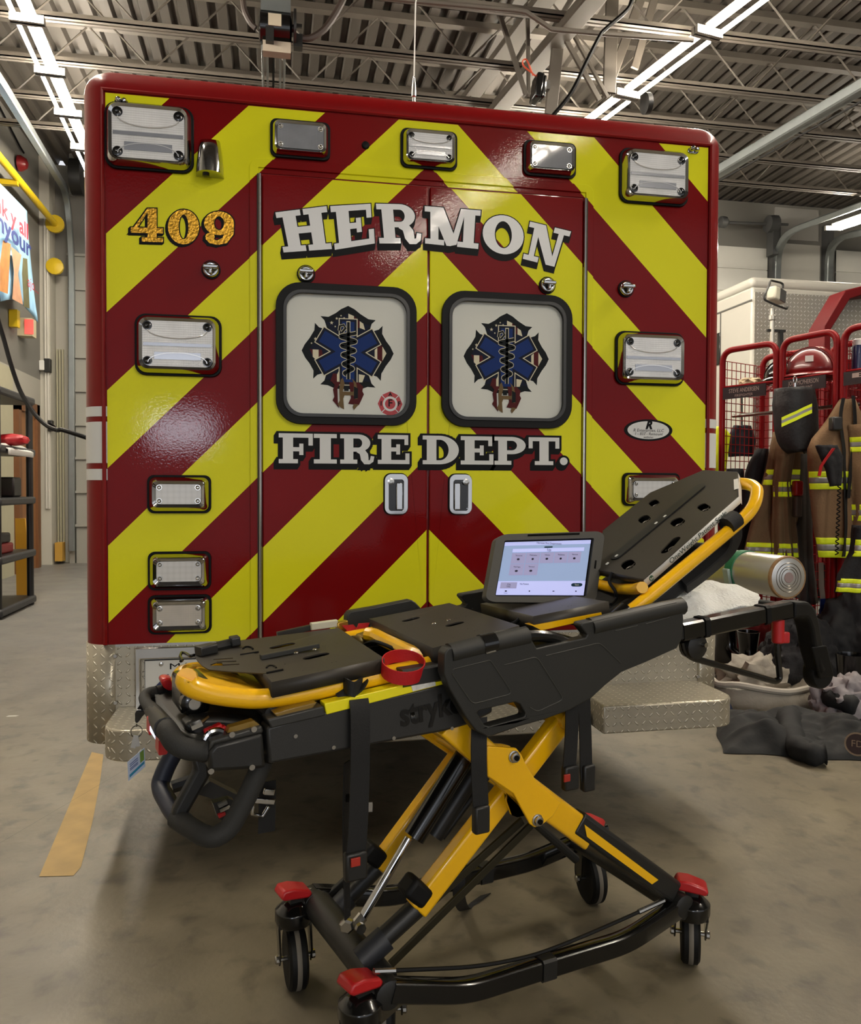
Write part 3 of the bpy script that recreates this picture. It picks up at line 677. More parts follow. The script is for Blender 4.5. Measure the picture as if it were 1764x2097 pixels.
def light_at(cx, cz, w, h, lens, label, depth, inset, black_screw):
    b = MB(); r = min(w, h) * .17
    b.plate([XZ((cx + p[0], cz + p[1]), -.003) for p in rrect(w, h, r)], [], (0, -.012, 0))
    g = b.build('warning_light', INK, AMB, label=label, bevel=.003)
    b = MB(); N = 6
    o = [rrect(w - .012, h - .012, r * .92, N), rrect(w - .02, h - .02, r * .9, N), rrect(w - inset * 1.2, h - inset * 1.2, r * .8, N), rrect(w - inset * 1.8, h - inset * 1.8, r * .75, N)]
    ys = [-.014, -.014 - depth * .55, -.014 - depth, -.012 - depth + .004]
    rings = [[b.v(XZ((cx + p[0], cz + p[1]), y)) for p in q] for q, y in zip(o, ys)]
    for i in range(3):
        n = len(rings[0])
        for k in range(n): b._f([rings[i][k], rings[i][(k + 1) % n], rings[i + 1][(k + 1) % n], rings[i + 1][k]])
    b.build('chrome_bezel', CHROME, g, smooth=30)
    lw, lh = w - inset * 1.8 - .002, h - inset * 1.8 - .002
    b = MB(); b.plate([XZ((cx + p[0], cz + p[1]), -.012 - depth + .003) for p in rrect(lw, lh, r * .72)], [], (0, .012, 0)); b.build('lens', lens, g)
    if lens in (LENS_B,):
        b = MB(); n = 14
        for sg, z0, hh in ((1, .30, .18), (-1, -.42, .22)):
            pts = [XZ((cx + lw * .42 * math.cos(PI * k / n), cz + lh * (z0 if sg > 0 else z0) + sg * -lh * hh * math.sin(PI * k / n) * (1 if sg > 0 else -1 * -1)), -.0125 - depth + .002) for k in range(n + 1)]
            b.tube(pts, .0022, 5)
        b.build('reflector_rib', mat('reflector_rib', '#e8e8e8', .15, metal=.5), g)
        b = MB(); b.box((cx, -.0105 - depth, cz - lh * .27), (lw * .66, .002, lh * .16)); b.box((cx, -.0105 - depth, cz - lh * .02), (lw * .97, .002, lh * .07)); b.build('reflector_band', mat('reflector_band', '#a9abb0', .2, metal=.6), g)
    for sx in (-1, 1):
        for sz in (-1, 1):
            b = MB(); rr = min(w, h) * .055
            b.lathe((cx + sx * (lw / 2 - rr * 1.5), -.0125 - depth + .004, cz + sz * (lh / 2 - rr * 1.5)), (0, -1, 0), [(rr * 1.35, 0), (rr * 1.35, .002), (rr, .002), (rr * .6, .004), (rr * .3, .002)], 14)
            b.build('screw', BLACKG if black_screw else STEEL, g)
    return g
light(215.4, 397.6, 216, 352, LENS_B, 'large clear light at upper left corner', .055)
light(553.6, 676.4, 249, 327, LENS_G, 'grey lens light left of top centre', .045, inset=.026, black_screw=False)
light(820, 935.7, 268, 348, LENS_B, 'clear light at top centre', .05, inset=.026)
light(1071.4, 1178.3, 292, 364, LENS_G, 'grey lens light right of top centre', .045, inset=.026, black_screw=False)
light(1267.4, 1407.5, 309, 421, LENS_B, 'large clear light at upper right corner', .055)
light(277, 454.5, 646, 771, LENS_B, 'large clear light beside left window', .055)
light(1258.8, 1398.9, 680.6, 790, LENS_B, 'large clear light beside right window', .055)
light(302.4, 433, 973, 1051, LENS_W, 'white lens light, topmost of lower left stack', .05, inset=.034, black_screw=False)
light(303.7, 433, 1129, 1207.5, LENS_W, 'white lens light in the middle of lower left stack', .05, inset=.034, black_screw=False)
light(303.7, 434, 1217.5, 1297, LENS_C, 'clear lens light, lowest of lower left stack', .05, inset=.034, black_screw=False)
g0 = light(1273.6, 1390, 968.5, 1036, LENS_W, 'white lens light at lower right behind the stretcher', .05, inset=.034, black_screw=False)
# little chrome corner lamps, camera, hooks, sensor
for px, py in ((248, 209), (1421, 308)):
    p = Y(px, py, -.01); b = MB(); b.plate([p + V((q[0], .008, q[1])) for q in rrect(.044, .022, .01)], [], (0, -.006, 0)); b.lathe(p + V((-.008, .002, .004)), (0, -1, 0), [(.01, 0), (.01, .014), (.006, .02), (.001, .022)], 12); b.lathe(p + V((.011, .002, .003)), (0, -1, 0), [(.009, 0), (.009, .012), (.005, .018), (.001, .019)], 12)
    b.build('clearance_lamp', CHROME, AMB, label='small chrome lamp')
p0, p1 = Y(402, 325, -.004), Y(459, 325, -.004); q0, q1 = Y(430, 287, -.004), Y(430, 364, -.004)
b = MB(); w = p1.x - p0.x; cx = (p0.x + p1.x) / 2
sec = []
for t, d, ww in ((0, .008, .62), (.06, .028, .72), (.3, .05, .84), (.7, .066, .95), (1.0, .07, 1.0)):
    z = q0.z + (q1.z - q0.z) * t; row = []
    for k in range(13):
        a = PI * k / 12; row.append(V((cx - w / 2 * ww * math.cos(a) * (1 if True else 1), -.004 - d * math.sin(a) ** .6, z)))
    sec.append(row)
b.sheet(sec); b._f([b.v(p) for p in sec[-1]]); b._f([b.v(p) for p in sec[0]])
bk = b.build('backup_camera', CHROME, AMB, smooth=50)
b = MB(); b.lathe((cx - .012, -.03, q1.z + .004), (0, 0, -1), [(.012, 0), (.012, .01), (.006, .012)], 12); b.build('camera_lens', BLACKG, bk)
for px, py, y0 in ((432.5, 553, -.004), (627, 562, -.015), (1120.5, 585, -.015), (1281.5, 592, -.004)):
    p = Y(px, py, y0); b = MB(); b.lathe(p, (0, -1, 0), [(.032, 0), (.032, .006)], 20); h = b.build('grab_hook', INK, AMB, label='round chrome door hook')
    b = MB(); b.lathe(p, (0, -1, 0), [(.029, .005), (.027, .016), (.02, .02), (.016, .018)], 20); b.box(p + V((0, -.03, .004)), (.05, .016, .014)); b.box(p + V((0, -.03, -.012)), (.012, .016, .02)); b.build('hook_body', CHROME, h, bevel=.004)
p = Y(749, 298, -.003); b = MB(); b.lathe(p, (0, -1, 0), [(.014, 0), (.014, .004), (.011, .007), (.004, .008)], 18); b.build('sensor', INK, AMB)
# white bands around the corners
def band(z0, z1, sgn):
    b = MB(); pr = body_profile(HWID + .0015, .0865, -.0015, 10); pr = pr[:11] if sgn < 0 else pr[11:]
    if sgn < 0: pr = [(-HWID - .0015, .7)] + pr
    else: pr = pr + [(HWID + .0015, .7)]
    b.sheet([[V((x, y, z0)) for x, y in pr], [V((x, y, z1)) for x, y in pr]]); b.build('stripe_band', WHITE, AMB, smooth=60, recalc=False)
for a, c in ((831.5, 852), (863, 948), (960, 983)): band(Y(190, c).z, Y(190, a).z, -1)
for a, c in ((858, 876.5), (887, 958), (969, 988)): band(Y(1455, c).z, Y(1455, a).z, 1)
# antenna whip
p = Y(848, 200, .55); b = MB(); zr = ZT - .01
b.lathe((p.x, .55, zr), (0, 0, 1), [(.012, 0), (.01, .03), (.006, max(.035, p.z - zr)), (.0095, p.z - zr + .005), (.0085, p.z - zr + .05), (.003, p.z - zr + .09)], 12)
an = b.build('antenna', STEEL, AMB); q = Y(861, -40, .55); b = MB(); b.tube([(p.x, .55, p.z + .06), (p.x + .006, .55, p.z + .4), q], .0032, 6); b.build('whip', WHITE, an)
# sticker
p = Y(1328.5, 881, -.0045); w, h = .2, .083; b = MB()
el = lambda k, y: [V((p.x + w / 2 * k * math.cos(a * PI / 24), y, p.z + (h / 2 - .0) * (k if k == 1 else k * .96) * math.sin(a * PI / 24))) for a in range(48)]
b.plate(el(1, -.0042)); st = b.build('dealer_sticker', INK, AMB, smooth=0); b = MB(); b.plate(el(.86, -.0046)); b.build('sticker_face', WHITE, st, smooth=0)
for s, z, sz in (('R Enterprises, LLC', -.001, .0165), ('1 - 833 - Remount', -.0145, .0155), ('website:', -.027, .0125)):
    text(s, sz, (p.x, -.0048, p.z + z), (1, 0, 0), (0, 0, 1), INK, st, shear=.2)
text('R', .042, (p.x, -.0048, p.z + .0185), (1, 0, 0), (0, 0, 1), INK, st, name='logo', shear=.3, bold=.0022)
# ------------------------------------------------------------------ window emblems
def emblem(sgn):
    D = DOORS[sgn]; cx = sgn * (WX0 + WX1) / 2 + (.004 if sgn < 0 else -.002); cz = (WZ0 + WZ1) / 2 + .012; K = .000315
    def E(p, y): return V((cx + (p[0] - 840) * K, y, cz - (p[1] - 775) * K))
    y = -.0169
    def lay(name, polys, m, dy, parent):
        if 'stripes' in name:
            for q in polys:
                b = MB(); b.plate([E(t, y - dy) for t in q]); b.build(name[:-1], m, parent, smooth=0)
            return
        b = MB()
        for qi, q in enumerate(polys): b.plate([E(t, y - dy - 3e-5 * (qi % 8)) for t in q])
        return b.build(name, m, parent, smooth=0)
    top = [(840, 258), (760, 298), (700, 345), (620, 390), (530, 385), (575, 430), (605, 520), (840, 775), (1085, 520), (1105, 450), (1152, 405), (1070, 398), (980, 345), (910, 292)]
    def rot(q, a): return [(840 + (x - 840) * math.cos(a) - (yy - 775) * math.sin(a), 775 + (x - 840) * math.sin(a) + (yy - 775) * math.cos(a)) for x, yy in q]
    bl = [rot(top, a) for a in (0, PI / 2, PI, -PI / 2)]
    bl[2] = [(x, min(yy, 1190)) for x, yy in bl[2]]
    sc = lambda q, k, ox=0, oy=0: [(840 + (x - 840) * k + ox, 775 + (yy - 775) * k + oy) for x, yy in q]
    C1 = mat('emblem_charcoal', '#15191b', .5, spec=.1); NV = mat('emblem_navy', '#151a2c', .5, spec=.1); CR = mat('emblem_cream', '#cfc6a6', .4); MR = mat('emblem_maroon', '#4e1a1c', .5, spec=.1); BL = mat('emblem_blue', '#183068', .5, var=.15, vscale=12, spec=.1); TN = mat('emblem_tan', '#6c583b', .5, spec=.1)
    lay('emblem', bl, C1, 0, D); lay('emblem_field', [sc(q, .84) for q in bl], NV, .0003, D)
    # flag stripes in the right and lower blades
    lay('emblem_stripes', [[(842, 345), (905, 370), (905, 500), (842, 500)], [(970, 425), (1010, 450), (1030, 520), (970, 500)], [(1140, 740), (1170, 715), (1170, 860), (1140, 830)], [(1228, 700), (1275, 775), (1228, 860)], [(445, 760), (510, 760), (510, 900), (445, 840)], [(960, 1020), (1030, 1030), (1000, 1110), (960, 1110)], [(715, 1030), (750, 960), (750, 1110), (715, 1110)]], CR, .0006, D)
    lay('emblem_red_stripes', [[(905, 370), (968, 420), (968, 500), (905, 500)], [(1170, 700), (1228, 690), (1228, 870), (1170, 870)], [(410, 752), (445, 760), (445, 830)], [(510, 760), (545, 760), (560, 830), (510, 870)], [(670, 1020), (715, 1020), (715, 1110), (640, 1110)]], MR, .0006, D)
    stars = []
    for sx, sy, r in ((655, 455, 22), (712, 405, 18), (760, 372, 12), (695, 495, 12), (475, 640, 20), (432, 690, 12), (520, 695, 14), (795, 395, 12)):
        stars.append([(sx + (r if k % 2 else r * .4) * math.sin(k * PI / 5), sy + (r if k % 2 else r * .4) * math.cos(k * PI / 5)) for k in range(10)])
    lay('emblem_stars', stars, CR, .0006, D)
    def bars(wd, ln): return [rot([(840 - wd, 775 - ln), (840 + wd, 775 - ln), (840 + wd, 775 + ln), (840 - wd, 775 + ln)], a * PI / 3) for a in range(3)]
    lay('star_outline', bars(106, 376), CR, .0009, D); lay('star_edge', bars(96, 366), NV, .0012, D); lay('star_of_life', bars(70, 338), BL, .0015, D)
    # staff and snake
    b = MB()
    def strk(pts, wd, dy, bb):
        for q in stroke_(pts, [wd] * len(pts)): bb._f([bb.v(E(t, y - dy)) for t in q])
    sn = []
    for k in range(91):
        t = k / 90; a = t * PI * 9.2; amp = 95 * (1 - .55 * t); sn.append((842 + amp * math.cos(a + .4), 560 + 470 * t))
    hk = [(750, 520), (790, 490), (800, 540), (770, 575)]
    strk([(842, 430), (842, 1080)], 44, .0018, b); strk(sn, 50, .0018, b); strk([(740, 540), (745, 490), (790, 475), (810, 510), (770, 560)], 36, .0018, b); b.build('staff_outline', CR, D, smooth=0, recalc=False)
    b = MB(); strk([(842, 440), (842, 1080)], 30, .0021, b); strk(sn, 36, .0021, b); strk([(740, 540), (745, 490), (790, 475), (810, 510), (770, 560)], 24, .0021, b); b.build('staff_and_snake', C1, D, smooth=0, recalc=False)
    lay('monogram', [[(655, 1112), (760, 1112), (720, 1180), (725, 1340), (740, 1410), (700, 1360), (665, 1320), (685, 1280), (670, 1200), (690, 1150)], [(850, 1112), (960, 1112), (1010, 1160), (1000, 1210), (1018, 1245), (985, 1320), (960, 1370), (840, 1355), (870, 1290), (860, 1180)]], MR, .0024, D)
    lay('monogram_bars', [[(755, 1090), (780, 1065), (800, 1130), (780, 1220), (900, 1220), (905, 1130), (880, 1065), (930, 1120), (945, 1200), (945, 1300), (910, 1300), (900, 1260), (800, 1260), (785, 1300), (795, 1420), (760, 1400), (720, 1370), (745, 1320), (740, 1200)], [(960, 1360), (905, 1425), (890, 1390), (905, 1355)]], TN, .0027, D)
    lay('monogram_gap', [[(795, 1170), (845, 1150), (845, 1212), (795, 1212)], [(905, 1160), (950, 1180), (950, 1290), (905, 1300)]], C1, .003, D)
    if sgn < 0:
        # round union decal, lower corner
        c0 = (1318, 1345)
        def mal(k, r0=145): return [(c0[0] + r0 * k * math.cos(a) * (1.0 if i % 2 == 0 else .96), c0[1] + r0 * k * math.sin(a) * (1.0 if i % 2 == 0 else .96)) for i, a in enumerate([j * PI / 8 for j in range(16)])]
        lay('decal', [mal(1.0)], WHITE, .0006, D)
        arms = []
        for a in range(4):
            q = [(0, -142), (-55, -118), (-92, -100), (-50, -55), (-28, -40), (28, -40), (50, -55), (92, -100), (55, -118)]
            arms.append([(c0[0] + x * math.cos(a * PI / 2) - yy * math.sin(a * PI / 2), c0[1] + x * math.sin(a * PI / 2) + yy * math.cos(a * PI / 2)) for x, yy in q])
        DR = mat('decal_red', '#b01218', .35)
        lay('decal_cross', arms, DR, .0009, D)
        disc = lambda r: [(c0[0] + r * math.cos(k * PI / 16), c0[1] + r * math.sin(k * PI / 16)) for k in range(32)]
        lay('decal_ring', [disc(84)], WHITE, .0012, D); lay('decal_centre', [disc(60)], DR, .0015, D)
        for s, p, sz in (('F', (1318, 1340), .036), ('A', (1318, 1238), .019), ('I', (1214, 1345), .023), ('F', (1420, 1345), .023)):
            text(s, sz, E(p, y - .002), (1, 0, 0), (0, 0, 1), INK, D, bold=.0006)
emblem(-1); emblem(1)
# ------------------------------------------------------------------ diamond plate kick panels, steps, licence plate
b = MB(); pr = body_profile(HWID + .003, .088, -.003, 10)
for pp in ([(-HWID - .003, .6)] + pr[:11] + [(-1.08, -.003)], [(1.08, -.003)] + pr[11:] + [(HWID + .003, .6)]):
    b.sheet([[V((x, y, .36)) for x, y in pp], [V((x, y, ZB + .004)) for x, y in pp]])
b.build('corner_kick_plate', DIA, AMB, smooth=60, solid=.004, split=True)
b = MB(); b.bb((-1.09, -.002, .40), (1.09, .012, ZB)); b.build('kick_plate', DIA, AMB)
b = MB(); b.bb((-1.1, -.004, ZB - .004), (1.1, .004, ZB + .004)); b.build('kick_plate_edge', STEEL, AMB)
for x, z in ((-1.08, .66), (-1.08, .50), (1.08, .66), (1.08, .50)):
    b = MB(); b.lathe((x, -.004, z), (0, -1, 0), [(.008, 0), (.006, .004)], 10); b.build('rivet', STEEL, AMB)
def step(x0, x1, y0, zt, zb, outer):
    b = MB(); r = .09; P = []
    if outer < 0:
        P = [(x1, 0), (x1, y0)] + [(x0 + r - r * math.sin(a * PI / 12), y0 + r - r * math.cos(a * PI / 12)) for a in range(7)] + [(x0, 0)]
    elif outer > 0:
        P = [(x0, 0), (x0, y0)] + [(x1 - r + r * math.sin(a * PI / 12), y0 + r - r * math.cos(a * PI / 12)) for a in range(7)] + [(x1, 0)]
    else: P = [(x0, 0), (x0, y0), (x1, y0), (x1, 0)]
    b.prism([V((x, y, zb)) for x, y in P], (0, 0, zt - zb)); return b.build('step', DIA, AMB, bevel=.006, label={-1: 'left rear step', 1: 'right rear step', 0: 'lower middle step'}[outer])
step(-1.075, -.58, -.29, .484, .386, -1); step(.565, 1.085, -.29, .484, .386, 1); step(-.58, .56, -.20, .432, .372, 0)
p0, p1 = Y(277, 1333, -.006), Y(283, 1450, -.006)
xa, zt = p0.x, p0.z; PLW, PLH = .315, .165
b = MB(); o = [(xa, zt + .012), (xa + PLW + .09, zt + .012), (xa + PLW + .09, zt - PLH - .035), (xa, zt - PLH - .035)]; i = [(xa + .018, zt - .028), (xa + PLW + .06, zt - .028), (xa + PLW + .06, zt - PLH - .025), (xa + .018, zt - PLH - .025)]
b.plate([XZ(q, -.006) for q in o], [[XZ(q, -.006) for q in i]], (0, -.016, 0)); b.build('plate_housing', STEEL, AMB, bevel=.004)
q0 = V((xa + .03, -.0075, zt - .036)); b = MB(); b.box(q0 + V((PLW / 2, 0, -PLH / 2 + .006)), (PLW, .003, PLH)); lp = b.build('license_plate', mat('plate_white', '#cfcfca', .4), AMB, bevel=.001)
text('MAINE', .030, q0 + V((PLW * .5, -.002, -.022)), (1, 0, 0), (0, 0, 1), INK, lp, fit=.15)
text('427', .088, q0 + V((PLW * .37, -.002, -.083)), (1, 0, 0), (0, 0, 1), mat('plate_navy', '#171d4f', .4), lp, bold=.001, fit=.16)
b = MB(); b.tube([q0 + V((x, -.003, z)) for x, z in ((.002, .003), (PLW - .002, .003), (PLW - .002, -PLH + .01), (.002, -PLH + .01))], .002, 5, closed=True); b.build('plate_border', INK, lp)
b = MB(); b.lathe(q0 + V((.055, -.002, -.012)), (0, -1, 0), [(.008, 0), (.007, .003), (.003, .004)], 12); b.build('plate_bolt', STEEL, lp)
# shore power inlet on the left side
b = MB(); b.box((-1.2, 1.32, 1.39), (.04, .09, .11)); b.build('power_inlet', BLACK, AMB, bevel=.008)
# ================================================================== STRETCHER
TH = math.radians(16.0); SO = V((-.009, -.977, 0)); UU = V((math.cos(TH), math.sin(TH), 0)); VV = V((-math.sin(TH), math.cos(TH), 0)); ZZ = V((0, 0, 1))
STR = thing('ambulance_stretcher', 'yellow and black wheeled ambulance stretcher with raised back standing behind the ambulance', 'stretcher', SO, TH)
def SL(u, v, z): return SO + UU * u + VV * v + ZZ * z
def SV(px, py, v): return onplane(px, py, SO + VV * v, VV)
def SVs(L, v): return [SV(x, y, v) for x, y in L]
def SZ(px, py, z): return Z(px, py, z)
def P(name, b, m, parent=STR, **k): return b.build(name, m, parent, **k)
# ---- casters
def caster(u, v, ang, label, pedal_ang, wc):
    """wc = wheel ground contact (world)"""
    c = SL(u, v, 0); b = MB(); wc = V(wc); ax = V((math.cos(ang), math.sin(ang), 0)); R = .075; zc = R
    top = c + ZZ * .205
    b.lathe(c + ZZ * .165, ZZ, [(.02, 0), (.042, .0), (.046, .012), (.046, .035), (.03, .05), (.02, .055)], 20)
    # fork cheeks
    fwd = V((-ax.y, ax.x, 0))
    for s in (-1, 1):
        q = wc + ax * s * .036
        A = c + ax * s * .036 + ZZ * .168; 
        b.prism([A - fwd * .025, A + fwd * .025, q + ZZ * (zc + .02) + fwd * .022, q + ZZ * (zc - .018), q + ZZ * (zc + .02) - fwd * .022], ax * s * .005)
    b.box(c + ZZ * .172, (.08, .05, .016), Matrix.Rotation(ang, 3, 'Z'))
    k = P('caster', b, BLACKG, label=label, bevel=.002)
    b = MB(); b.lathe(wc + ZZ * zc - ax * .023, ax, [(.03, .004), (.05, .002), (.066, .0), (.0735, .006), (.0745, .018)], 32)
    b.lathe(wc + ZZ * zc + ax * .005, ax, [(.0745, 0), (.0735, .012), (.066, .018), (.05, .016), (.03, .014)], 32); P('tire', b, RUBBER, k)
    b = MB(); b.lathe(wc + ZZ * zc - ax * .006, ax, [(.0745, 0), (.0752, .001), (.0752, .011), (.0745, .012)], 32); P('tread_band', b, mat('grey_tread', '#6d675c', .6), k)
    b = MB(); b.lathe(wc + ZZ * zc - ax * .05, ax, [(.008, 0), (.011, .003), (.011, .010), (.006, .011), (.006, .09), (.011, .091), (.011, .098), (.007, .1)], 10); P('axle_bolt', b, STEEL, k)
    # red pedal
    M = Matrix.Rotation(pedal_ang, 3, 'Z') @ Matrix.Rotation(math.radians(10), 3, 'Y')
    pc = c + ZZ * .245; b = MB(); pr = [(-.042, -.008), (-.036, .010), (-.01, .014), (.03, .009), (.04, .002), (.036, -.010), (-.03, -.014)]
    b.prism([pc + M @ V((x, -.027, z)) for x, z in pr], M @ V((0, .054, 0)))
    q = P('brake_pedal', b, REDP, k, bevel=.005)
    b = MB()
    for i in range(4): b.box(pc + M @ V((.036, -.018 + i * .011, -.004)), (.006, .007, .009), M)
    P('pedal_slots', b, BLACK, k)
    b = MB(); b.box(c + ZZ * .218, (.03, .03, .03), M); P('pedal_post', b, BLACK, k)
    return k
CW = {'BL': Z(605, 2020), 'FL': Z(788, 2132), 'BR': Z(1210, 1846), 'FR': Z(1413, 1967)}
caster(-.455, .207, math.radians(8), 'left rear caster wheel with red pedal', math.radians(20), CW['BL'] + V((0, 0, 0)))
caster(-.445, -.203, math.radians(-10), 'nearest caster wheel with red pedal', math.radians(28), CW['FL'])
caster(.459, .207, math.radians(3), 'far right caster wheel with red pedal', math.radians(-30), CW['BR'])
caster(.443, -.209, math.radians(-26), 'near right caster wheel with red pedal', math.radians(-25), CW['FR'])
# ---- base frame
b = MB()
c0, c1 = SL(-.40, .185, .205), SL(-.385, -.175, .205)
b.tube([c0, c1], .036, 16)
b.tube([SL(.40, .2, .2), SL(.40, -.195, .2)], .024, 12)
for q in (SL(-.405, .205, .21), SL(-.39, -.2, .21), SL(.41, .205, .205), SL(.40, -.205, .205)):
    b.lathe(q - VV * .03, VV, [(.02, 0), (.03, .004), (.03, .05), (.02, .06)], 16)
b.tube([SL(-.455, .207, .2), SL(-.40, .2, .208)], .022, 10); b.tube([SL(-.445, -.203, .2), SL(-.39, -.19, .208)], .022, 10)
b.tube([SL(.459, .207, .2), SL(.40, .2, .2)], .02, 10); b.tube([SL(.443, -.209, .2), SL(.40, -.195, .2)], .02, 10)
P('base_tube', b, BLACK, split=True)
for v, L, lb in ((-.215, ((800, 2027), (955, 2030), (1117, 1979), (1285, 1928), (1392, 1856)), 'near'), (.215, ((640, 1832), (801, 1836), (992, 1787), (1084, 1766), (1240, 1700)), 'far')):
    b = MB(); b.tube(bend(SVs(L, v), .05), .018, rect=(.036, .044)); m0 = SV(*L[2], v); d = (SV(*L[3], v) - m0).normalized()
    q = P('base_rail', b, BLACKG, label='%s lower rail' % lb, smooth=45)
    b = MB(); b.tube([m0 - d * .018, m0 + d * .018], .02, rect=(.042, .05)); P('rail_clamp', b, BLACK, q)
for v, L, lb in ((-.21, ((766, 1989), (840, 1986), (960, 1980), (1050, 1966), (1125, 1945), (1240, 1898), (1360, 1844)), 'near'), (.21, ((620, 1823), (700, 1822), (800, 1826), (900, 1815)), 'far')):
    b = MB(); pp = smoothpath(SVs(L, v), 6); b.tube(pp, .0042, 6); q = P('brake_cable', b, RUBBER)
    b = MB(); b.tube([pp[0], pp[4]], .006, 8); b.tube([pp[-4], pp[-1]], .006, 8); P('cable_ferrule', b, STEEL, q, split=True)
# ---- legs
def leg(name, L, v, w, d, m, label=None, r=None):
    pp = SVs(L, v); b = MB(); b.tube(pp, w / 2, rect=(d, w), up=VV.cross((pp[1] - pp[0]).normalized())); return P(name, b, m, label=label, smooth=50, bevel=.004)
UPV = VV
LA = leg('leg', ((915, 1478), (1052, 1598), (1205, 1712)), -.195, .062, .036, YEL, 'near yellow leg sloping to the head end')
leg('leg', ((915, 1478), (1052, 1598), (1205, 1712)), -.195, .062, .036, YEL) if 0 else None
b = MB(); pp = SVs(((1178, 1680), (1375, 1822)), -.195); b.tube(pp, .03, rect=(.044, .054), up=VV.cross((pp[1] - pp[0]).normalized())); lc = P('leg_cover', b, BLACK, bevel=.006)
b = MB(); L = ((1198, 1688), (1206, 1717), (1338, 1811), (1349, 1803), (1348, 1797)); 
b.plate(SVs(((1198, 1689), (1203, 1714), (1336, 1811), (1349, 1802)), -.2195), [], VV * .002); P('leg_reflector', b, YEL, lc)
for u in (0,):
    f0 = SL(-.205, .195, .69); f1 = SL(.40, .195, .235); b = MB(); b.tube([f0, f1], .03, rect=(.036, .06), up=VV.cross((f1 - f0).normalized())); P('leg', b, YEL, label='far yellow leg sloping to the head end', bevel=.004)
LB = ((745, 1960), (868, 1843))
def legB(v, base, mid, top, lab, wp, step):
    b = MB(); p = SVs((base, mid), v); b.tube(p, .021, 14); P('leg_strut', b, BLACK, label=lab + ' black lower strut')
    b = MB(); p = SVs((mid, top), v); b.tube(p, .03, rect=(.04, wp), up=VV.cross((p[1] - p[0]).normalized())); q = P('leg', b, YEL, label=lab + ' yellow leg sloping to the foot end', bevel=.006)
    return p
pB = legB(-.135, (748, 1955), (851, 1860), (1160, 1462), 'near', .05, 0)
pB2 = legB(.15, (700, 1852), (772, 1776), (960, 1520), 'far', .045, 0)
b = MB(); p = SVs(((738, 1968), (790, 1920)), -.135); b.tube(p, .027, 14); p = SVs(((690, 1862), (716, 1836)), .15); b.tube(p, .027, 14); P('leg_socket', b, mat('dark_cast', '#23252a', .5), split=True)
b = MB()
for v, a in ((-.135, (850, 1822)), (.15, (762, 1747))):
    q = SV(*a, v); b.box(q + ZZ * .0, (.045, .055, .06), Matrix.Rotation(TH, 3, 'Z') @ Matrix.Rotation(-.8, 3, 'Y'))
P('leg_bumper', b, RUBBER, bevel=.01, split=True)
# gusset bracket with bolts
b = MB(); L = ((998, 1528), (1036, 1531), (1058, 1532), (1069, 1546), (1076, 1562), (1101, 1603), (1150, 1643), (1133, 1672), (1110, 1690), (1096, 1695), (1086, 1688), (1052, 1625), (1000, 1590))
b.prism(SVs(L, -.222), VV * .008); br = P('pivot_bracket', b, YEL, bevel=.002)
b = MB(); b.prism(SVs(((1000, 1522), (1030, 1524), (1046, 1528), (1062, 1560), (1040, 1640), (1050, 1668), (1060, 1672), (1078, 1668), (1000, 1590)), -.165), VV * .008); P('pivot_bracket', b, YEL, bevel=.002)
for a in ((1052, 1549), (1100, 1679)):
    q = SV(*a, -.222); b = MB(); b.lathe(q, -VV, [(.0135, 0), (.0135, .003), (.0105, .004), (.0105, .011), (.006, .012)], 12); h = P('pivot_bolt', b, STEEL)
    b = MB(); b.lathe(q - VV * .011, -VV, [(.006, 0), (.006, .004)], 10); P('bolt_tip', b, INK, h)
b = MB(); b.tube([SL(-.065, -.2, .585), SL(-.065, .2, .585)], .022, 12); b.tube([SL(-.2, -.2, .69), SL(-.2, .2, .69)], .02, 12); b.tube([SL(.09, -.17, .69), SL(.09, .2, .69)], .02, 12); P('cross_shaft', b, YEL, split=True)
# actuator
def cylx(name, a, c, r, m, v0, v1, n=16, parent=STR, **k):
    b = MB(); b.tube([SV(*a, v0), SV(*c, v1)], r, n); return P(name, b, m, parent, **k)
ac = cylx('actuator', (955, 1545), (848, 1715), .026, BLACKG, -.03, -.03)
cylx('motor', (985, 1560), (889, 1712), .022, BLACK, .0, .0, parent=ac); cylx('valve_tube', (998, 1590), (905, 1715), .009, BLACK, .03, .03, parent=ac)
rod = cylx('piston_rod', (838, 1716), (742, 1880), .0105, CHROME, -.03, -.03)
q = SV(730, 1890, -.03); b = MB(); b.tube([SV(744, 1876, -.03), SV(724, 1900, -.03)], .013, 10); b.lathe(q - VV * .02, -VV, [(.012, 0), (.012, .01)], 8); P('rod_clevis', b, STEEL, rod)
b = MB(); q = SV(712, 1893, -.06); b.lathe(q, -VV - UU * .6, [(.017, 0), (.017, .01), (.012, .014)], 6); P('rod_bolt', b, STEEL, rod)
for a, c, v in (((770, 1952), (1070, 1680), -.09), ((800, 1975), (1088, 1690), -.10)):
    b = MB(); p = SVs((a, c), v); b.tube(p, .008, rect=(.008, .018), up=VV.cross((p[1] - p[0]).normalized())); P('guide_rod', b, mat('bronze_rod', '#2b2718', .4, metal=.3))
b = MB(); p = SVs(((640, 1868), (725, 1790)), .2); b.tube(p, .01, rect=(.012, .024), up=ZZ); p = SVs(((1180, 1760), (1090, 1680)), .1); b.tube(p, .012, 10); P('brace', b, BLACK, split=True)
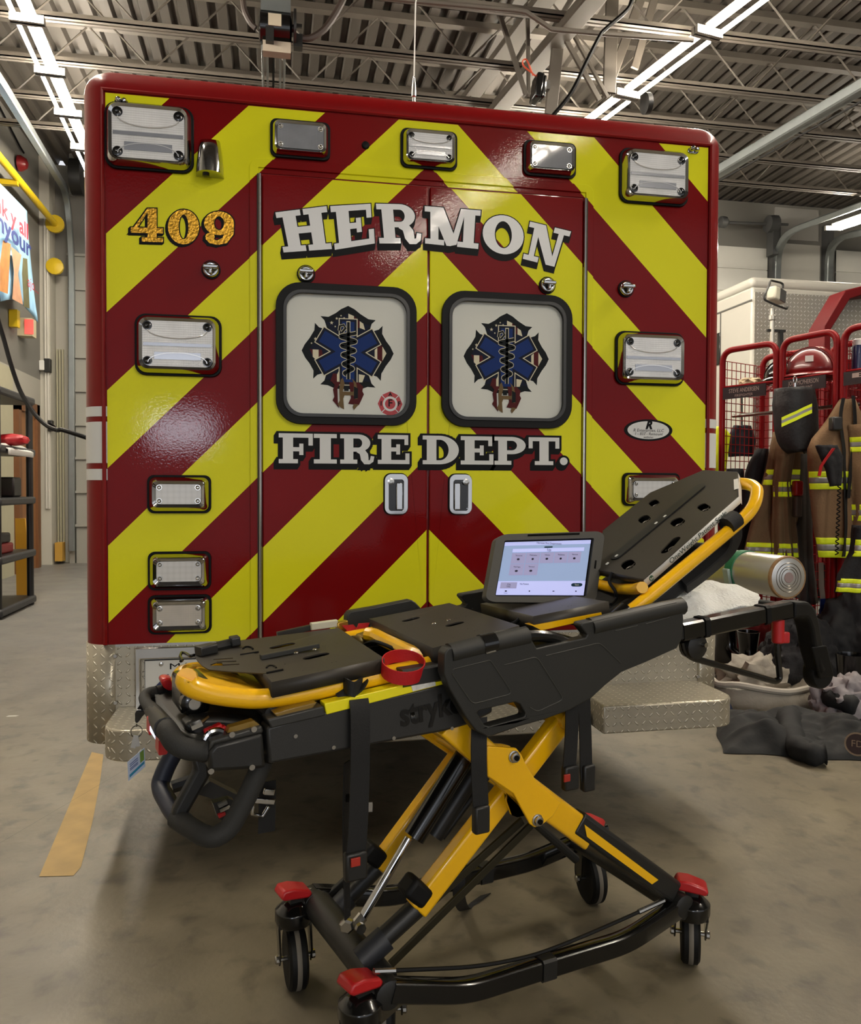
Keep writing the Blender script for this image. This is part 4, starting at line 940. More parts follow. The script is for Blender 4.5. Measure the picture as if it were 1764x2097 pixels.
# ---- litter side housings
NH = ((546, 1490), (640, 1462), (912, 1399), (960, 1388), (1010, 1376), (1010, 1460), (960, 1485), (910, 1499), (860, 1508), (551, 1566))
b = MB(); b.prism(SVs(NH, -.225), VV * .05); h = P('side_housing', b, mat('housing_black', '#262625', .42, bump=.05, bscale=400), label='near black side housing', bevel=.006)
b = MB(); loc = [SV(x, y, -.225) for x, y in NH]; b.prism([p + VV * .40 for p in loc], VV * .05); P('side_housing', b, BLACK, label='far black side housing', bevel=.006)
p = SV(893, 1452, -.2265); ex = (SV(940, 1441, -.2265) - SV(840, 1465, -.2265)).normalized()
text('stryker', .066, SV(893, 1450, -.2265), ex, ZZ, mat('embossed_black', '#060606', .3), h, name='logo', bold=.002, fit=.165)
for a in ((683, 1530), (806, 1511), (925, 1491), (605, 1507)):
    b = MB(); b.lathe(SV(*a, -.225), -VV, [(.004, 0), (.004, .003), (.0025, .003)], 10); P('screw', b, STEEL, h)
b = MB(); b.prism(SVs(((665, 1441), (908, 1383), (912, 1401), (669, 1464)), -.228), VV * .03); P('yellow_strip', b, YELB, bevel=.002)
b = MB(); b.prism(SVs(((840, 1396), (890, 1385), (893, 1404), (846, 1416)), -.2295), VV * .004); P('white_label', b, mat('speckled_label', '#cfcfc8', .4, var=.3, vscale=160))
b = MB(); b.prism(SVs(((548, 1474), (664, 1446), (667, 1466), (556, 1492)), -.2275), VV * .045); P('rail_cap', b, mat('dark_grey_plastic', '#2e2e2c', .4), bevel=.003)
b = MB(); b.prism(SVs(((562, 1462), (590, 1452), (650, 1438), (640, 1452), (600, 1462), (570, 1470)), -.22), VV * .03); P('latch_slider', b, mat('bronze_plastic', '#7d6222', .35, coat=.4), bevel=.002)
# cross members under the trays, litter deck pan
b = MB()
for u, z in ((-.62, .80), (-.35, .80), (-.05, .82), (.2, .84)): b.tube([SL(u, -.19, z), SL(u, .19, z)], .016, 10)
b.box(SL(-.2, 0, .785), (.85, .34, .03), Matrix.Rotation(TH, 3, 'Z') @ Matrix.Rotation(-.04, 3, 'Y')); P('litter_frame', b, BLACK)
# foot-end control box
b = MB(); b.prism(SVs(((427, 1540), (441, 1524), (540, 1500), (546, 1575), (428, 1582)), -.226), VV * .06); fb = P('control_box', b, BLACK, label='near foot end box', bevel=.008)
b = MB(); b.prism(SVs(((427, 1541), (432, 1516), (537, 1486), (541, 1501), (441, 1525)), -.224), VV * .055); P('control_box_cap', b, mat('dark_grey_plastic', '#2e2e2c', .4), fb, bevel=.004)
for a in ((475, 1504), (520, 1493), (516, 1571), (432, 1579)):
    b = MB(); b.lathe(SV(*a, -.227), -VV, [(.0055, 0), (.0055, .003), (.003, .003)], 10); P('screw', b, STEEL, fb)
# foot end top shell (spans the width)
b = MB(); A = [SV(428, 1512, -.19), SV(540, 1484, -.19), SL(-.50, .19, .83), SL(-.775, .19, .805)]; zz = ZZ * .03
sh = [SV(372, 1470, -.16), SV(405, 1492, -.2), SV(540, 1470, -.2), SL(-.50, .2, .825), SL(-.80, .2, .80), SV(322, 1437, .12)]
b.prism([p - ZZ * .02 for p in sh], -ZZ * .05); P('foot_shell', b, mat('charcoal_plastic', '#262622', .45), bevel=.012)
b = MB(); b.prism([p + ZZ * .0 for p in SVs(((375, 1488), (398, 1472), (450, 1470), (520, 1478), (505, 1492), (430, 1512), (400, 1512)), -.17)], VV * .05); pd = P('button_pod', b, BLACK, bevel=.008)
M0 = Matrix.Rotation(TH, 3, 'Z') @ Matrix.Rotation(-.3, 3, 'Y')
for a, s in (((421, 1488), 0), ((438, 1481), 0), ((429, 1493), 0), ((446, 1485), 0)):
    b = MB(); b.box(SV(*a, -.155) - VV * .03, (.018, .018, .012), M0); P('red_button', b, REDP, pd, bevel=.003)
b = MB(); p0, p1 = SV(402, 1487, -.19), SV(426, 1468, -.17); b.tube([p0, p1], .004, 6); b.box(p0 + ZZ * .002, (.02, .018, .008), M0); P('release_lever', b, STEEL, pd)
b = MB(); b.tube(bend(SVs(((420, 1515), (428, 1500), (445, 1495), (456, 1499)), -.2), .01), .006, 8); P('chrome_lever', b, CHROME, pd)
b = MB(); b.prism(SVs(((466, 1501), (486, 1497), (532, 1484), (520, 1476), (470, 1490)), -.215), VV * .02); P('gold_panel', b, mat('bronze_plastic', '#7d6222', .35, coat=.4), pd)
# grip handle around the foot end
gp = [SV(430, 1537, -.2), SV(392, 1537, -.2), SV(360, 1526, -.19), SV(343, 1496, -.165), SV(318, 1460, .02), SV(299, 1440, .12), SV(295, 1428, .155), SV(303, 1419, .17), SV(330, 1415, .18)]
pth = bend(gp, .03, 4); b = MB(); b.tube(pth, .0195, 12, rad=[.0195 if (q - SO).dot(VV) < -.1 else .0195 - .007 * min(1, ((q - SO).dot(VV) + .1) / .2) for q in pth]); g = P('grip_handle', b, mat('foam_black', '#232321', .75, bump=.1, bscale=300))
b = MB(); b.tube([SV(338, 1492, -.15), SV(307, 1449, .1)], .0215, 12, rad=[.0205, .0145]); P('grip_bar', b, BLACK, g)
b = MB(); q0, q1 = SV(309, 1480, -.02), SV(334, 1530, -.15); b.tube([q0, q0 + (q1 - q0) * .2], .008, rect=(.016, .03), up=ZZ); b.tube([q1, q1 + (q0 - q1) * .25], .008, rect=(.016, .03), up=ZZ); P('light_bar_cap', b, REDP, g, split=True)
b = MB(); q0, q1 = SV(311, 1488, -.035), SV(331, 1518, -.13); b.tube([q0, q1], .006, rect=(.012, .012), up=ZZ); P('light_bar', b, mat('lit_strip', '#dfe6f0', .3, emit='#dfe8ff', estr=.8), g)
b = MB(); b.tube([SV(347, 1418, .18), SV(400, 1408, .18)], .022, 14); b.tube([SV(320, 1419, .17), SV(352, 1413, .18)], .016, 12); P('far_grip_mount', b, BLACK)
b = MB(); b.prism(SVs(((329, 1394), (338, 1388), (352, 1390), (362, 1401), (361, 1413), (346, 1416), (336, 1409)), .13), VV * .045); P('red_release', b, REDP, bevel=.006)
# lower pull handle (loop)
def loop(pts, r): 
    b = MB(); b.tube(bend(pts, .03, 5), r, 12); return b
nv = loop([SV(540, 1556, -.17), SV(528, 1584, -.17), SV(506, 1632, -.17), SV(470, 1698, -.17), SV(437, 1717, -.17), SV(412, 1709, -.15), SV(361, 1676, -.06)], .0195)
lh = P('pull_handle', nv, mat('foam_black', '#232321', .75), label='lower pull handle')
b = loop([SV(430, 1714, -.155), SV(400, 1703, -.13), SV(356, 1664, -.03), SV(330, 1618, .06), SV(328, 1604, .075), SV(340, 1572, .08), SV(360, 1535, .085)], .019); P('grip_sleeve', b, NAVYR, lh)
b = MB(); b.prism([SV(x, y, -.08) for x, y in ((392, 1548), (428, 1545), (432, 1590), (380, 1680), (366, 1695), (352, 1682), (356, 1660), (400, 1580))], VV * .03); P('pull_handle_bracket', b, BLACK, lh, bevel=.008)
b = MB(); b.prism([SV(x, y, .0) for x, y in ((430, 1600), (490, 1630), (480, 1650), (400, 1625), (392, 1650), (440, 1662), (470, 1690), (440, 1665), (385, 1660), (395, 1610))][:4], VV * .04); b.tube([SV(352, 1612, .1), SV(420, 1590, .1)], .014, 8); P('handle_brace', b, BLACK, lh)
b = MB(); b.prism(SVs(((436, 1645), (470, 1636), (480, 1640), (455, 1680), (447, 1676)), -.1), VV * .02); kp = P('lower_button_pad', b, BLACK, lh)
for a, m, s in (((456, 1646), GREY, .018), ((460, 1655), STEEL, .02), ((454, 1668), REDP, .014)):
    b = MB(); b.box(SV(*a, -.105), (s, .008, .007), M0); P('pad_button', b, m, lh)
# ---- yellow foot section frame
nearL = ((382, 1389), (381, 1396), (396, 1409), (440, 1422), (500, 1430), (545, 1430), (620, 1420), (700, 1402), (780, 1384), (850, 1369), (915, 1354), (1000, 1340))
np_ = smoothpath([SV(x, y, -.185) for x, y in nearL], 4)
b = MB(); b.tube(np_, .019, 12)
farp = smoothpath([SV(371, 1394, .04), SV(369, 1387, .08), SV(374, 1380, .12), SV(387, 1375, .15), SV(411, 1372, .17), SV(450, 1367, .18), SL(-.55, .185, .845), SL(-.4, .185, .85), SL(-.2, .185, .87)], 5)
b.tube(farp, .019, 12); ff = P('foot_frame', b, YEL, smooth=60)
b = MB(); b.tube([SV(382, 1389, -.185), SV(386, 1388, -.08)], .019, 12); b.tube([SV(371, 1394, .04), SV(376, 1400, .0)], .019, 12); P('foot_frame_end', b, YEL, split=True)
b = MB(); b.box(SV(390, 1415, -.06), (.055, .11, .066), Matrix.Rotation(TH, 3, 'Z')); b.lathe(SV(398, 1441, -.13), -VV, [(.025, -.03), (.025, 0), (.02, .006)], 16); cl = P('frame_clamp', b, BLACKG, bevel=.015)
b = MB(); b.lathe(SV(398, 1441, -.137), -VV, [(.011, 0), (.011, .004), (.006, .004)], 14); P('clamp_bolt', b, STEEL, cl)
b = MB(); A = [SV(392, 1392, -.17), SV(404, 1364, .15), SV(560, 1378, .12), SV(560, 1420, -.17)]; A[2] = onplane(560, 1378, A[0], (A[1] - A[0]).cross(A[3] - A[0]).normalized())
b.plate([A[0], A[1], A[2], A[3]], [], -ZZ * .004); P('foot_pan', b, mat('yellow_pan', '#d9a60e', .4, var=.12, vscale=14))
# seat yellow frame pieces
b = MB(); 
yl = [SL(-.36, .13, .89), SL(-.30, .16, .90), SL(-.24, .12, .895), SL(-.20, -.05, .885), SL(-.17, -.16, .885), SL(-.06, -.185, .90)]
b.tube(bend([SV(752, 1298, .1), SV(768, 1301, .08), SV(795, 1315, .0), SV(850, 1340, -.12), SV(885, 1352, -.16)], .02), .0165, 10)
b.prism([SV(1090, 1281, -.21), SV(1232, 1254, -.21), SV(1234, 1263, -.21), SV(1110, 1291, -.21)], VV * .03); P('seat_frame', b, YEL, split=True)
b = MB(); q = SV(736, 1313, .12); b.lathe(q, -VV - UU, [(.014, 0), (.017, .003), (.017, .016), (.008, .02)], 14); b.tube([SV(736, 1308, .13), SV(755, 1302, .1)], .014, 10); P('frame_joint', b, mat('brass_bolt', '#a58f5a', .3, metal=.9))
# far side bright strut, brass post and label strip beyond the foot plate
b = MB(); p = SVs(((568, 1300), (640, 1284)), .235); b.tube(p, .006, rect=(.012, .014), up=ZZ); P('label_strip', b, mat('barcode_label', '#2a2926', .4, var=.3))
b = MB(); p = SVs(((637, 1283), (690, 1276)), .225); b.tube(p, .008, rect=(.016, .018), up=ZZ); P('pale_bar', b, mat('pale_plastic', '#c9c4ae', .4))
b = MB(); p = SVs(((699, 1272), (702, 1296)), .225); b.tube(p, .014, rect=(.022, .03), up=UU); P('brass_post', b, mat('brass', '#b08d3c', .3, metal=.8), bevel=.003)
# ---- side guards
NG = ((911, 1338), (919, 1327), (982, 1314), (1070, 1293), (1080, 1300), (1091, 1312), (1100, 1328), (1200, 1306), (1204, 1300), (1190, 1283), (1192, 1276), (1211, 1272), (1387, 1232), (1399, 1242), (1401, 1268), (1397, 1310), (1388, 1327), (1324, 1356), (1275, 1376), (1240, 1404), (1211, 1431), (1166, 1455), (1115, 1474), (1064, 1488), (1013, 1506), (994, 1508), (976, 1498), (955, 1470), (921, 1411), (910, 1380))
HO = ((978, 1460), (984, 1455), (1055, 1438), (1066, 1443), (1077, 1461), (1076, 1467), (1068, 1470), (1002, 1488), (993, 1485))
GV = -.275
b = MB(); b.plate(SVs(NG, GV), [SVs(HO, GV)], VV * .03); sg = P('side_guard', b, mat('guard_black', '#22221f', .5, bump=.03, bscale=300), label='near side guard raised', bevel=.007, seg=3)
b = MB()
for L in (((920, 1338), (985, 1322), (1078, 1302)), ((1208, 1284), (1300, 1262), (1396, 1241))): b.tube(SVs(L, GV + .015), .021, 12)
P('guard_roll', b, mat('guard_black', '#22221f', .5), sg, split=True)
b = MB(); p = SVs(((984, 1321), (1012, 1315)), GV + .015); b.tube(p, .022, 12); P('guard_collar', b, BLACKG, sg)
b = MB()
for L in (((927, 1373), (930, 1370), (1003, 1352), (1008, 1357), (1050, 1420), (968, 1442), (926, 1380)), ((1032, 1362), (1095, 1346), (1103, 1350), (1155, 1432), (1100, 1458), (1085, 1448)), ((1118, 1343), (1228, 1316), (1272, 1358)), ((1260, 1292), (1306, 1281)), ((1322, 1278), (1372, 1264))):
    b.tube(bend(SVs(L, GV - .0005), .012, 3), .0013, 5)
P('guard_embossing', b, mat('guard_line', '#33332f', .5), sg)
b = MB(); b.tube(SVs(((996, 1338), (1016, 1333)), GV - .002), .0018, 5); P('guard_pin', b, STEEL, sg)
b = MB(); b.plate([p + VV * .535 for p in SVs(NG, GV)], [[p + VV * .535 for p in SVs(HO, GV)]], VV * .03); P('side_guard', b, mat('guard_black', '#22221f', .5), label='far side guard', bevel=.007)
b = MB(); p = SVs(((1066, 1304), (1100, 1302), (1130, 1306), (1162, 1318), (1174, 1324)), -.25); b.tube(smoothpath(p, 4), .013, 10); P('guard_hinge', b, BLACKG)
# ---- head end
b = MB(); p = SVs(((1390, 1293), (1612, 1248)), -.215); b.tube(p, .02, rect=(.04, .045), up=ZZ); nb = P('head_rail', b, BLACKG, label='near head rail')
b = MB()
for a in ((1438, 1283), (1562, 1258)):
    q = SV(*a, -.215); d = (p[1] - p[0]).normalized(); b.tube([q - d * .008, q + d * .008], .02, rect=(.045, .05), up=ZZ)
P('rail_clamp', b, RUBBER, nb, split=True)
b = MB(); p2 = [q + VV * .40 for q in p]; b.tube(p2, .02, rect=(.04, .045), up=ZZ); P('head_rail', b, BLACKG, label='far head rail')
b = MB(); pe = [p[1], SV(1642, 1246, -.2), SV(1654, 1275, -.19), SV(1660, 1320, -.18), SV(1674, 1368, -.17)]
b.tube(bend(pe, .04), .026, rect=(.05, .045), up=ZZ, rad=None); b.tube([p[1] + UU * .1 + VV * .0 - ZZ * .02, p[1] + UU * .1 + VV * .4 - ZZ * .02], .02, 12); P('head_elbow', b, RUBBER, bevel=.006)
wc = SV(1676, 1376, -.16)
b = MB(); b.lathe(wc - VV * .018, VV, [(.02, 0), (.042, 0), (.046, .006), (.046, .03), (.042, .036), (.02, .036)], 24); lw = P('load_wheel', b, RUBBER)
b = MB(); b.prism([pe[3] - UU * .03 - VV * .03, pe[3] + UU * .03 - VV * .03, wc + UU * .03 - VV * .03 - ZZ * .01, wc - UU * .03 - VV * .03 - ZZ * .01], VV * .008); P('load_wheel_fork', b, RUBBER, lw, bevel=.003)
q = SV(1594, 1290, -.215); b = MB(); b.tube([q + ZZ * .03, q - ZZ * .035], .016, 12); b.box(q - ZZ * .02 + UU * .015, (.03, .03, .03)); P('red_lever', b, REDP, bevel=.004)
b = MB(); sb = bend([SV(1398, 1315, -.2), SV(1402, 1334, -.2), SV(1418, 1347, -.2), SV(1588, 1396, -.2), SV(1598, 1390, -.2), SV(1592, 1330, -.2), SV(1594, 1300, -.2)], .03); b.tube(sb, .0085, 10); P('safety_bar', b, BLACKG)
b = MB(); q = SV(1420, 1322, -.2); b.lathe(q - VV * .02, VV, [(.02, 0), (.032, .004), (.032, .036), (.02, .04)], 16); P('head_pivot', b, BLACK)
b = MB(); b.lathe(q - VV * .02 + UU * .012 + ZZ * .005, -VV, [(.006, 0), (.006, .012)], 10); P('pivot_pin', b, STEEL)
b = MB(); a0, a1 = p[0] - UU * .1, p[1]; b.plate([a0 + VV * .02 - ZZ * .015, a1 + VV * .02 - ZZ * .015, a1 + VV * .38 - ZZ * .015, a0 + VV * .38 - ZZ * .015], [], -ZZ * .006); P('head_tray', b, mat('tray_dark', '#191917', .7))
b = MB(); b.tube([p[0] - UU * .75 + ZZ * -.035, p[0] + UU * .02], .018, rect=(.036, .036), up=ZZ); b.tube([p2[0] - UU * .75 + ZZ * -.035, p2[0] + UU * .02], .018, rect=(.036, .036), up=ZZ); P('litter_rail', b, BLACK, split=True)
# ---- back rest : yellow tube frame
BV = -.205
PA, PB = SV(1320, 1186, -.185), SV(1511, 1018, -.185); dB = (PB - PA).normalized(); nB = dB.cross(VV).normalized()
if nB.z < 0: nB = -nB
def RB(px, py, dn=0.0): return onplane(px, py, PA + nB * dn, nB)
nf = [SV(1283, 1259, BV), SV(1304, 1243, BV), SV(1406, 1159, BV), SV(1509, 1074, BV), SV(1542, 1039, BV)]
far_top = [RB(1551, 1008, -.03), RB(1546, 998, -.03), RB(1534, 992, -.03), RB(1512, 990, -.03)]
b = MB(); b.tube(smoothpath(nf + far_top[:3] + [far_top[3]], 5), .0165, 12)
fr = [x + VV * .32 - ZZ * .03 for x in nf]; b.tube(smoothpath(fr, 4), .0165, 12); b.tube([fr[-1], SL(.69, .05, 1.19), SL(.71, -.06, 1.225), far_top[3]], .0165, 10)
b.tube(bend([SV(1225, 1196, .1), SV(1262, 1206, .0), SV(1300, 1207, -.15), SV(1316, 1203, BV)], .02), .0145, 10); P('back_frame', b, YEL, smooth=60)
b = MB(); b.tube(SVs(((1262, 1268), (1284, 1249)), BV), .021, 12); P('back_frame_sleeve', b, BLACKG)
b = MB(); m1 = [SV(1300, 1255, -.12), SV(1480, 1110, -.12)]; 
b.prism([m1[0], m1[0] + VV * .26, m1[1] + VV * .26, m1[1]], -nB * .05); P('back_shell', b, SOFT, bevel=.015)
b = MB(); b.tube(smoothpath([SV(1496, 1072, BV), SV(1500, 1100, -.19), SV(1485, 1130, -.17), SV(1440, 1170, -.14), SV(1400, 1200, -.12)], 5), .024, rect=(.05, .03), up=VV); b.tube([SV(1488, 1078, BV), SV(1508, 1062, BV)], .024, 12); P('strap_wrap', b, WEB)
b = MB(); q0, q1 = SV(1230, 1275, -.12), SV(1330, 1215, -.1); b.tube([q0, q1], .018, 10); b.tube([q0 + VV * .25, q1 + VV * .25], .018, 10); P('back_cylinder', b, BLACK, split=True)
# ---- red pull straps (part of the frame)
b = MB(); c = SV(826, 1366, -.21); pts = []
for k in range(22):
    a = 2 * PI * k / 22; pts.append(c + UU * .046 * math.cos(a) + VV * (.03 * math.sin(a)) + ZZ * (.017 * math.sin(a)))
b.ribbon(pts + [pts[0]], ZZ * .95 + VV * -.2, .028, .002); P('red_loop', b, mat('red_webbing', '#b0121a', .5, bump=.1, bscale=300), smooth=60)
b = MB(); b.ribbon(SVs(((746, 1276), (742, 1286), (728, 1301)), .19), UU, .03, .003); b.ribbon(SVs(((712, 1280), (722, 1290), (716, 1300)), .2), UU, .03, .003); P('red_loop', b, mat('red_webbing', '#b0121a', .5), label='far red pull strap')

# ================================================================== things on / hanging from the stretcher
def slot(c, e, f, L, W, n=6):
    o = []
    for s, a0 in ((1, -90), (-1, 90)):
        for k in range(n + 1):
            a = math.radians(a0 + 180 * k / n); o.append(c + e * (s * (L - W) / 2 + W / 2 * math.cos(a)) + f * (W / 2 * math.sin(a)))
    return o
def plate_thing(corners, label, th, slots, outline=None, name='scale_plate'):
    """corners A(front) B(right) C(back right) D(back left) on the top face"""
    A, B, C_, D = [V(x) for x in corners]; e = (B - A).normalized(); n = e.cross(D - A).normalized(); n = n if n.z > 0 else -n; f = n.cross(e)
    root = thing(name, label, 'scale', (A + C_) / 2 - ZZ * th, 0, 'weighing plates strapped along the stretcher')
    o = outline or [A, B, C_, D]
    w, h = (B - A).length, (D - A).length
    holes = [slot(A + e * (w * x) + f * (h * y), (e * math.cos(r) + f * math.sin(r)), (f * math.cos(r) - e * math.sin(r)), L, W) for x, y, L, W, r in slots]
    def inside(q):
        P2 = [((t - A).dot(e), (t - A).dot(f)) for t in o]; x, y2 = (q - A).dot(e), (q - A).dot(f); c = False
        for (x1, y1), (x2, y3) in zip(P2, P2[1:] + P2[:1]):
            if (y1 > y2) != (y3 > y2) and x < (x2 - x1) * (y2 - y1) / (y3 - y1) + x1: c = not c
        return c
    holes = [hh for hh in holes if all(inside(q) for q in hh)]
    b = MB(); b.plate(o, holes, -n * .003); P('top_plate', b, TRAY, root)
    b = MB(); k = len(o)
    for i in range(k):
        p, q = o[i], o[(i + 1) % k]; b.quad(p, q, q - n * th, p - n * th)
    P('skirt', b, TRAY, root, solid=.002)
    b = MB(); cen = sum(o, V()) / k; b.plate([p + (cen - p) * .03 - n * (th - .002) for p in o]); P('base_sheet', b, INK, root)
    b = MB()
    for x, y, L, W, r in slots:
        c = A + e * (w * x) + f * (h * y) - n * (th - .006); pts = [c + (e * math.cos(a) + f * math.sin(a)) * .011 for a in [k2 * PI / 8 for k2 in range(16)]]
        b.tube(pts, .0016, 5, closed=True); b.tube([c, c + e * .03 + f * .006], .0016, 5)
    P('load_cell_wire', b, mat('wire_ring', '#8d867a', .35, metal=.6), root)
    b = MB(); rr = random.Random(3)
    for i in range(14): c = A + e * w * rr.uniform(.06, .94) + f * h * rr.uniform(.06, .94) + n * .0002; b.lathe(c, n, [(.0022, 0), (.0012, .0003)], 8)
    P('rivets', b, mat('rivet_dark', '#1d1a17', .5), root)
    return root, A, e, f, n, w, h
# foot plate
FA, FB, FC, FD = SV(556, 1397, -.215), SV(786, 1348, -.2), SV(693, 1286, .2), SV(480, 1313, .2)
foot, A, e, f, n, w, h = plate_thing((FA, FB, FC, FD), 'dark scale plate with folded flap lying at the foot end of stretcher', .03, [(.52, .66, .062, .026, .15), (.60, .30, .062, .026, .15)])
nn = n
fl = [onplane(x, y, A + n * .001, n) for x, y in ((397, 1341), (404, 1352), (414, 1363), (428, 1371), (470, 1375), (507, 1377), (545, 1379), (579, 1371), (560, 1352), (500, 1330), (486, 1311), (432, 1328))]
b = MB(); b.plate(fl, [[onplane(x, y, A + n * .001, n) for x, y in q] for q in (((437, 1350), (477, 1347), (478, 1349), (438, 1352)), ((443, 1355), (484, 1353), (485, 1355), (444, 1357)), ((431, 1361), (445, 1356), (455, 1357), (456, 1361), (490, 1359), (491, 1361), (456, 1363), (432, 1363)))], -n * .002); P('flap', b, TRAY, foot)
b = MB(); p = [onplane(x, y, A + n * .006, n) for x, y in ((534, 1346), (652, 1322))]; b.tube(p, .006, rect=(.014, .010), up=n); P('slide_bar', b, mat('bar_grey', '#2f2f2c', .4), foot)
for a in ((607, 1337), (645, 1330)):
    b = MB(); b.lathe(onplane(*a, A + n * .011, n), n, [(.005, 0), (.004, .002)], 10); P('screw', b, STEEL, foot)
b = MB(); p = [onplane(x, y, A + n * .012, n) for x, y in ((405, 1334), (440, 1326))]; b.tube(p, .018, rect=(.034, .022), up=n); p = [onplane(x, y, A + n * .008, n) for x, y in ((440, 1326), (474, 1318))]; b.tube(p, .012, 10); p = [onplane(x, y, A + n * .014, n) for x, y in ((472, 1314), (490, 1311))]; b.tube(p, .01, rect=(.03, .022), up=n); P('folded_antenna', b, BLACK, foot, bevel=.003)
b = MB(); b.tube(bend([onplane(x, y, A + n * .006, n) for x, y in ((398, 1341), (390, 1344), (380, 1338), (372, 1336), (369, 1344), (374, 1352), (370, 1354))], .006), .0035, 6); P('hook_clip', b, BLACKG, foot)
b = MB()
for q in (((492, 1341), (530, 1335)), ((546, 1378), (580, 1371))): b.tube([onplane(x, y, A + n * .0015, n) for x, y in q], .0022, 5)
for c in ((508, 1329), (556, 1368)): b.tube([onplane(c[0] + 10 * math.cos(t), c[1] - 5 * math.sin(t), A + n * .0015, n) for t in [k * PI / 8 for k in range(9)]], .0022, 5)
P('flap_cuts', b, INK, foot)
# middle plate
mid, A, e, f, n, w, h = plate_thing((SV(887, 1327, -.215), SV(1063, 1281, -.205), SV(920, 1235, .2), SV(757, 1267, .2)), 'dark scale plate with two oval holes in middle of stretcher', .034, [(.50, .72, .05, .024, .1), (.66, .36, .05, .024, .1)])
for a in ((889, 1277), (919, 1270)):
    b = MB(); b.lathe(onplane(*a, A, n), n, [(.006, 0), (.004, .002)], 10); P('screw', b, STEEL, mid)
b = MB(); b.tube(smoothpath([SV(742, 1322, .1), SV(765, 1314, .02), SV(790, 1321, -.03), SV(815, 1331, -.06), SV(832, 1322, -.06), SV(840, 1306, -.06)], 6), .0045, 8); P('cable', b, RUBBER, mid)
# seat plate (under tablet)
seat, A, e, f, n, w, h = plate_thing((SV(1092, 1262, -.205), SV(1246, 1232, -.205), SV(1120, 1212, .16), SV(985, 1236, .16)), 'dark scale plate under the tablet', .034, [])
SEATN, SEATA = n, A
b = MB(); b.tube(smoothpath([SV(1056, 1251, -.05), SV(1062, 1262, -.1), SV(1060, 1272, -.12), SV(1048, 1278, -.12)], 5), .0045, 8); P('cable', b, RUBBER, seat)
# back plate
bo = [RB(x, y) for x, y in ((1320, 1187), (1511, 1018), (1510, 967), (1441, 963), (1332, 1009), (1236, 1086), (1216, 1165))]
bo[0] = PA; bo[1] = PB
A, B = PA, PB
C_ = PB + VV * .40; D_ = PA + VV * .40
L_ = (PB - PA).length
def UVB(px, py):
    q = RB(px, py) - PA; return (q.dot(dB) / L_, q.dot(VV) / .40)
sl = []
for (px, py), ln, wd in (((1340, 1030), .05, .026), ((1442, 1039), .055, .026), ((1320, 1063), .052, .032), ((1388, 1069), .054, .034), ((1374, 1116), .075, .026), ((1287, 1156), .055, .034)):
    u_, v_ = UVB(px, py); sl.append((u_, v_, ln, wd, .15 if px == 1374 else 1.1))
e_ = dB; 
back, A, e, f, n, w, h = plate_thing((PA, PB, C_, D_), 'dark scale plate on the raised backrest with white side label', .018, sl, outline=bo)
p0, p1 = RB(1262, 1140, .001), RB(1434, 998, .001)
b = MB(); d0 = (p1 - p0).normalized(); b.plate(slot((p0 + p1) / 2, d0, nB.cross(d0), (p1 - p0).length + .03, .034, 8), [], nB * .003); P('centre_strip', b, mat('strip_black', '#111315', .45), back)
for a in ((1263, 1138), (1344, 1071), (1362, 1057), (1244, 1154)):
    b = MB(); q = RB(*a, .0042); b.box(q, (.009, .006, .002), Matrix((dB, VV, nB)).transposed()); P('white_marker', b, WHITE, back)
lb = [PA - dB * .005 - VV * .003, PB + dB * .003 - VV * .003]
b = MB(); b.quad(lb[0], lb[1], lb[1] - nB * .0175, lb[0] - nB * .0175); sl_ = P('side_label', b, mat('label_white', '#c4c4be', .4), back, solid=.0015)
text('OneWeight Patient Scale', .0185, (lb[0] + lb[1]) / 2 + dB * .015 - nB * .0088 - VV * .0012, dB, nB, mat('label_green_ink', '#15332a', .5), back, name='lettering', fit=.225)
q = lb[0] + dB * .022 - nB * .0088 - VV * .001; b = MB(); b.lathe(q, -VV, [(.0072, 0), (.0072, .0006)], 20); P('label_badge', b, mat('label_green', '#174a37', .4), back)
text('hn', .011, q - VV * .0012, dB, nB, WHITE, back)
b = MB(); b.quad(*[RB(x, y, .0015) for x, y in ((1503, 982), (1512, 980), (1514, 1000), (1504, 1003))]); b.quad(bo[1] + dB * .003 - nB * .004, bo[2] + dB * .003 - nB * .004, bo[2] + dB * .003 - nB * .026, bo[1] + dB * .003 - nB * .026); P('white_tape', b, WHITE, back)
b = MB(); b.tube(smoothpath([RB(1255, 1172, .003), SV(1248, 1190, -.06), SV(1260, 1210, -.08), SV(1262, 1226, -.08), SV(1252, 1238, -.1)], 6), .0042, 8); P('cable', b, RUBBER, back)

# tablet: leaning upright on the seat plate
tv = -.02
T = {k: SV(x, y, tv) for k, (x, y) in dict(bl=(990, 1234), br=(1217, 1236), tr=(1236, 1092), tl=(1014, 1098)).items()}
# recline about the bottom edge: move the top edge back along v
for k, (x, y) in dict(tr=(1236, 1089), tl=(1015, 1096)).items(): T[k] = SV(x, y, tv + .06)
bl, br, tr, tl = T['bl'], T['br'], T['tr'], T['tl']
TAB = thing('tablet', 'tablet in rugged grey case with lit screen leaning on stretcher seat', 'tablet', (bl + br) / 2)
def TP(s, t, dn=0.0):
    q = (bl * (1 - s) + br * s) * (1 - t) + (tl * (1 - s) + tr * s) * t; return q + tN * dn
tN = (br - bl).cross(tr - bl).normalized(); tN = -tN if tN.dot(CAMP - bl) < 0 else tN
tl = onplane(1015, 1096, bl, tN)
RP = [(p[0] + .5, p[1] + .5) for p in rrect(1, 1, .1)]
RP = [(x, .5 + (y - .5) * (1.0)) for x, y in RP]
def inner(k0, k1, k2, k3, r, n=5): 
    w_, h_ = k1 - k0, k3 - k2; return [(k0 + w_ / 2 + p[0] * 1, k2 + h_ / 2 + p[1] * 1) for p in rrect(w_, h_, r, n)]
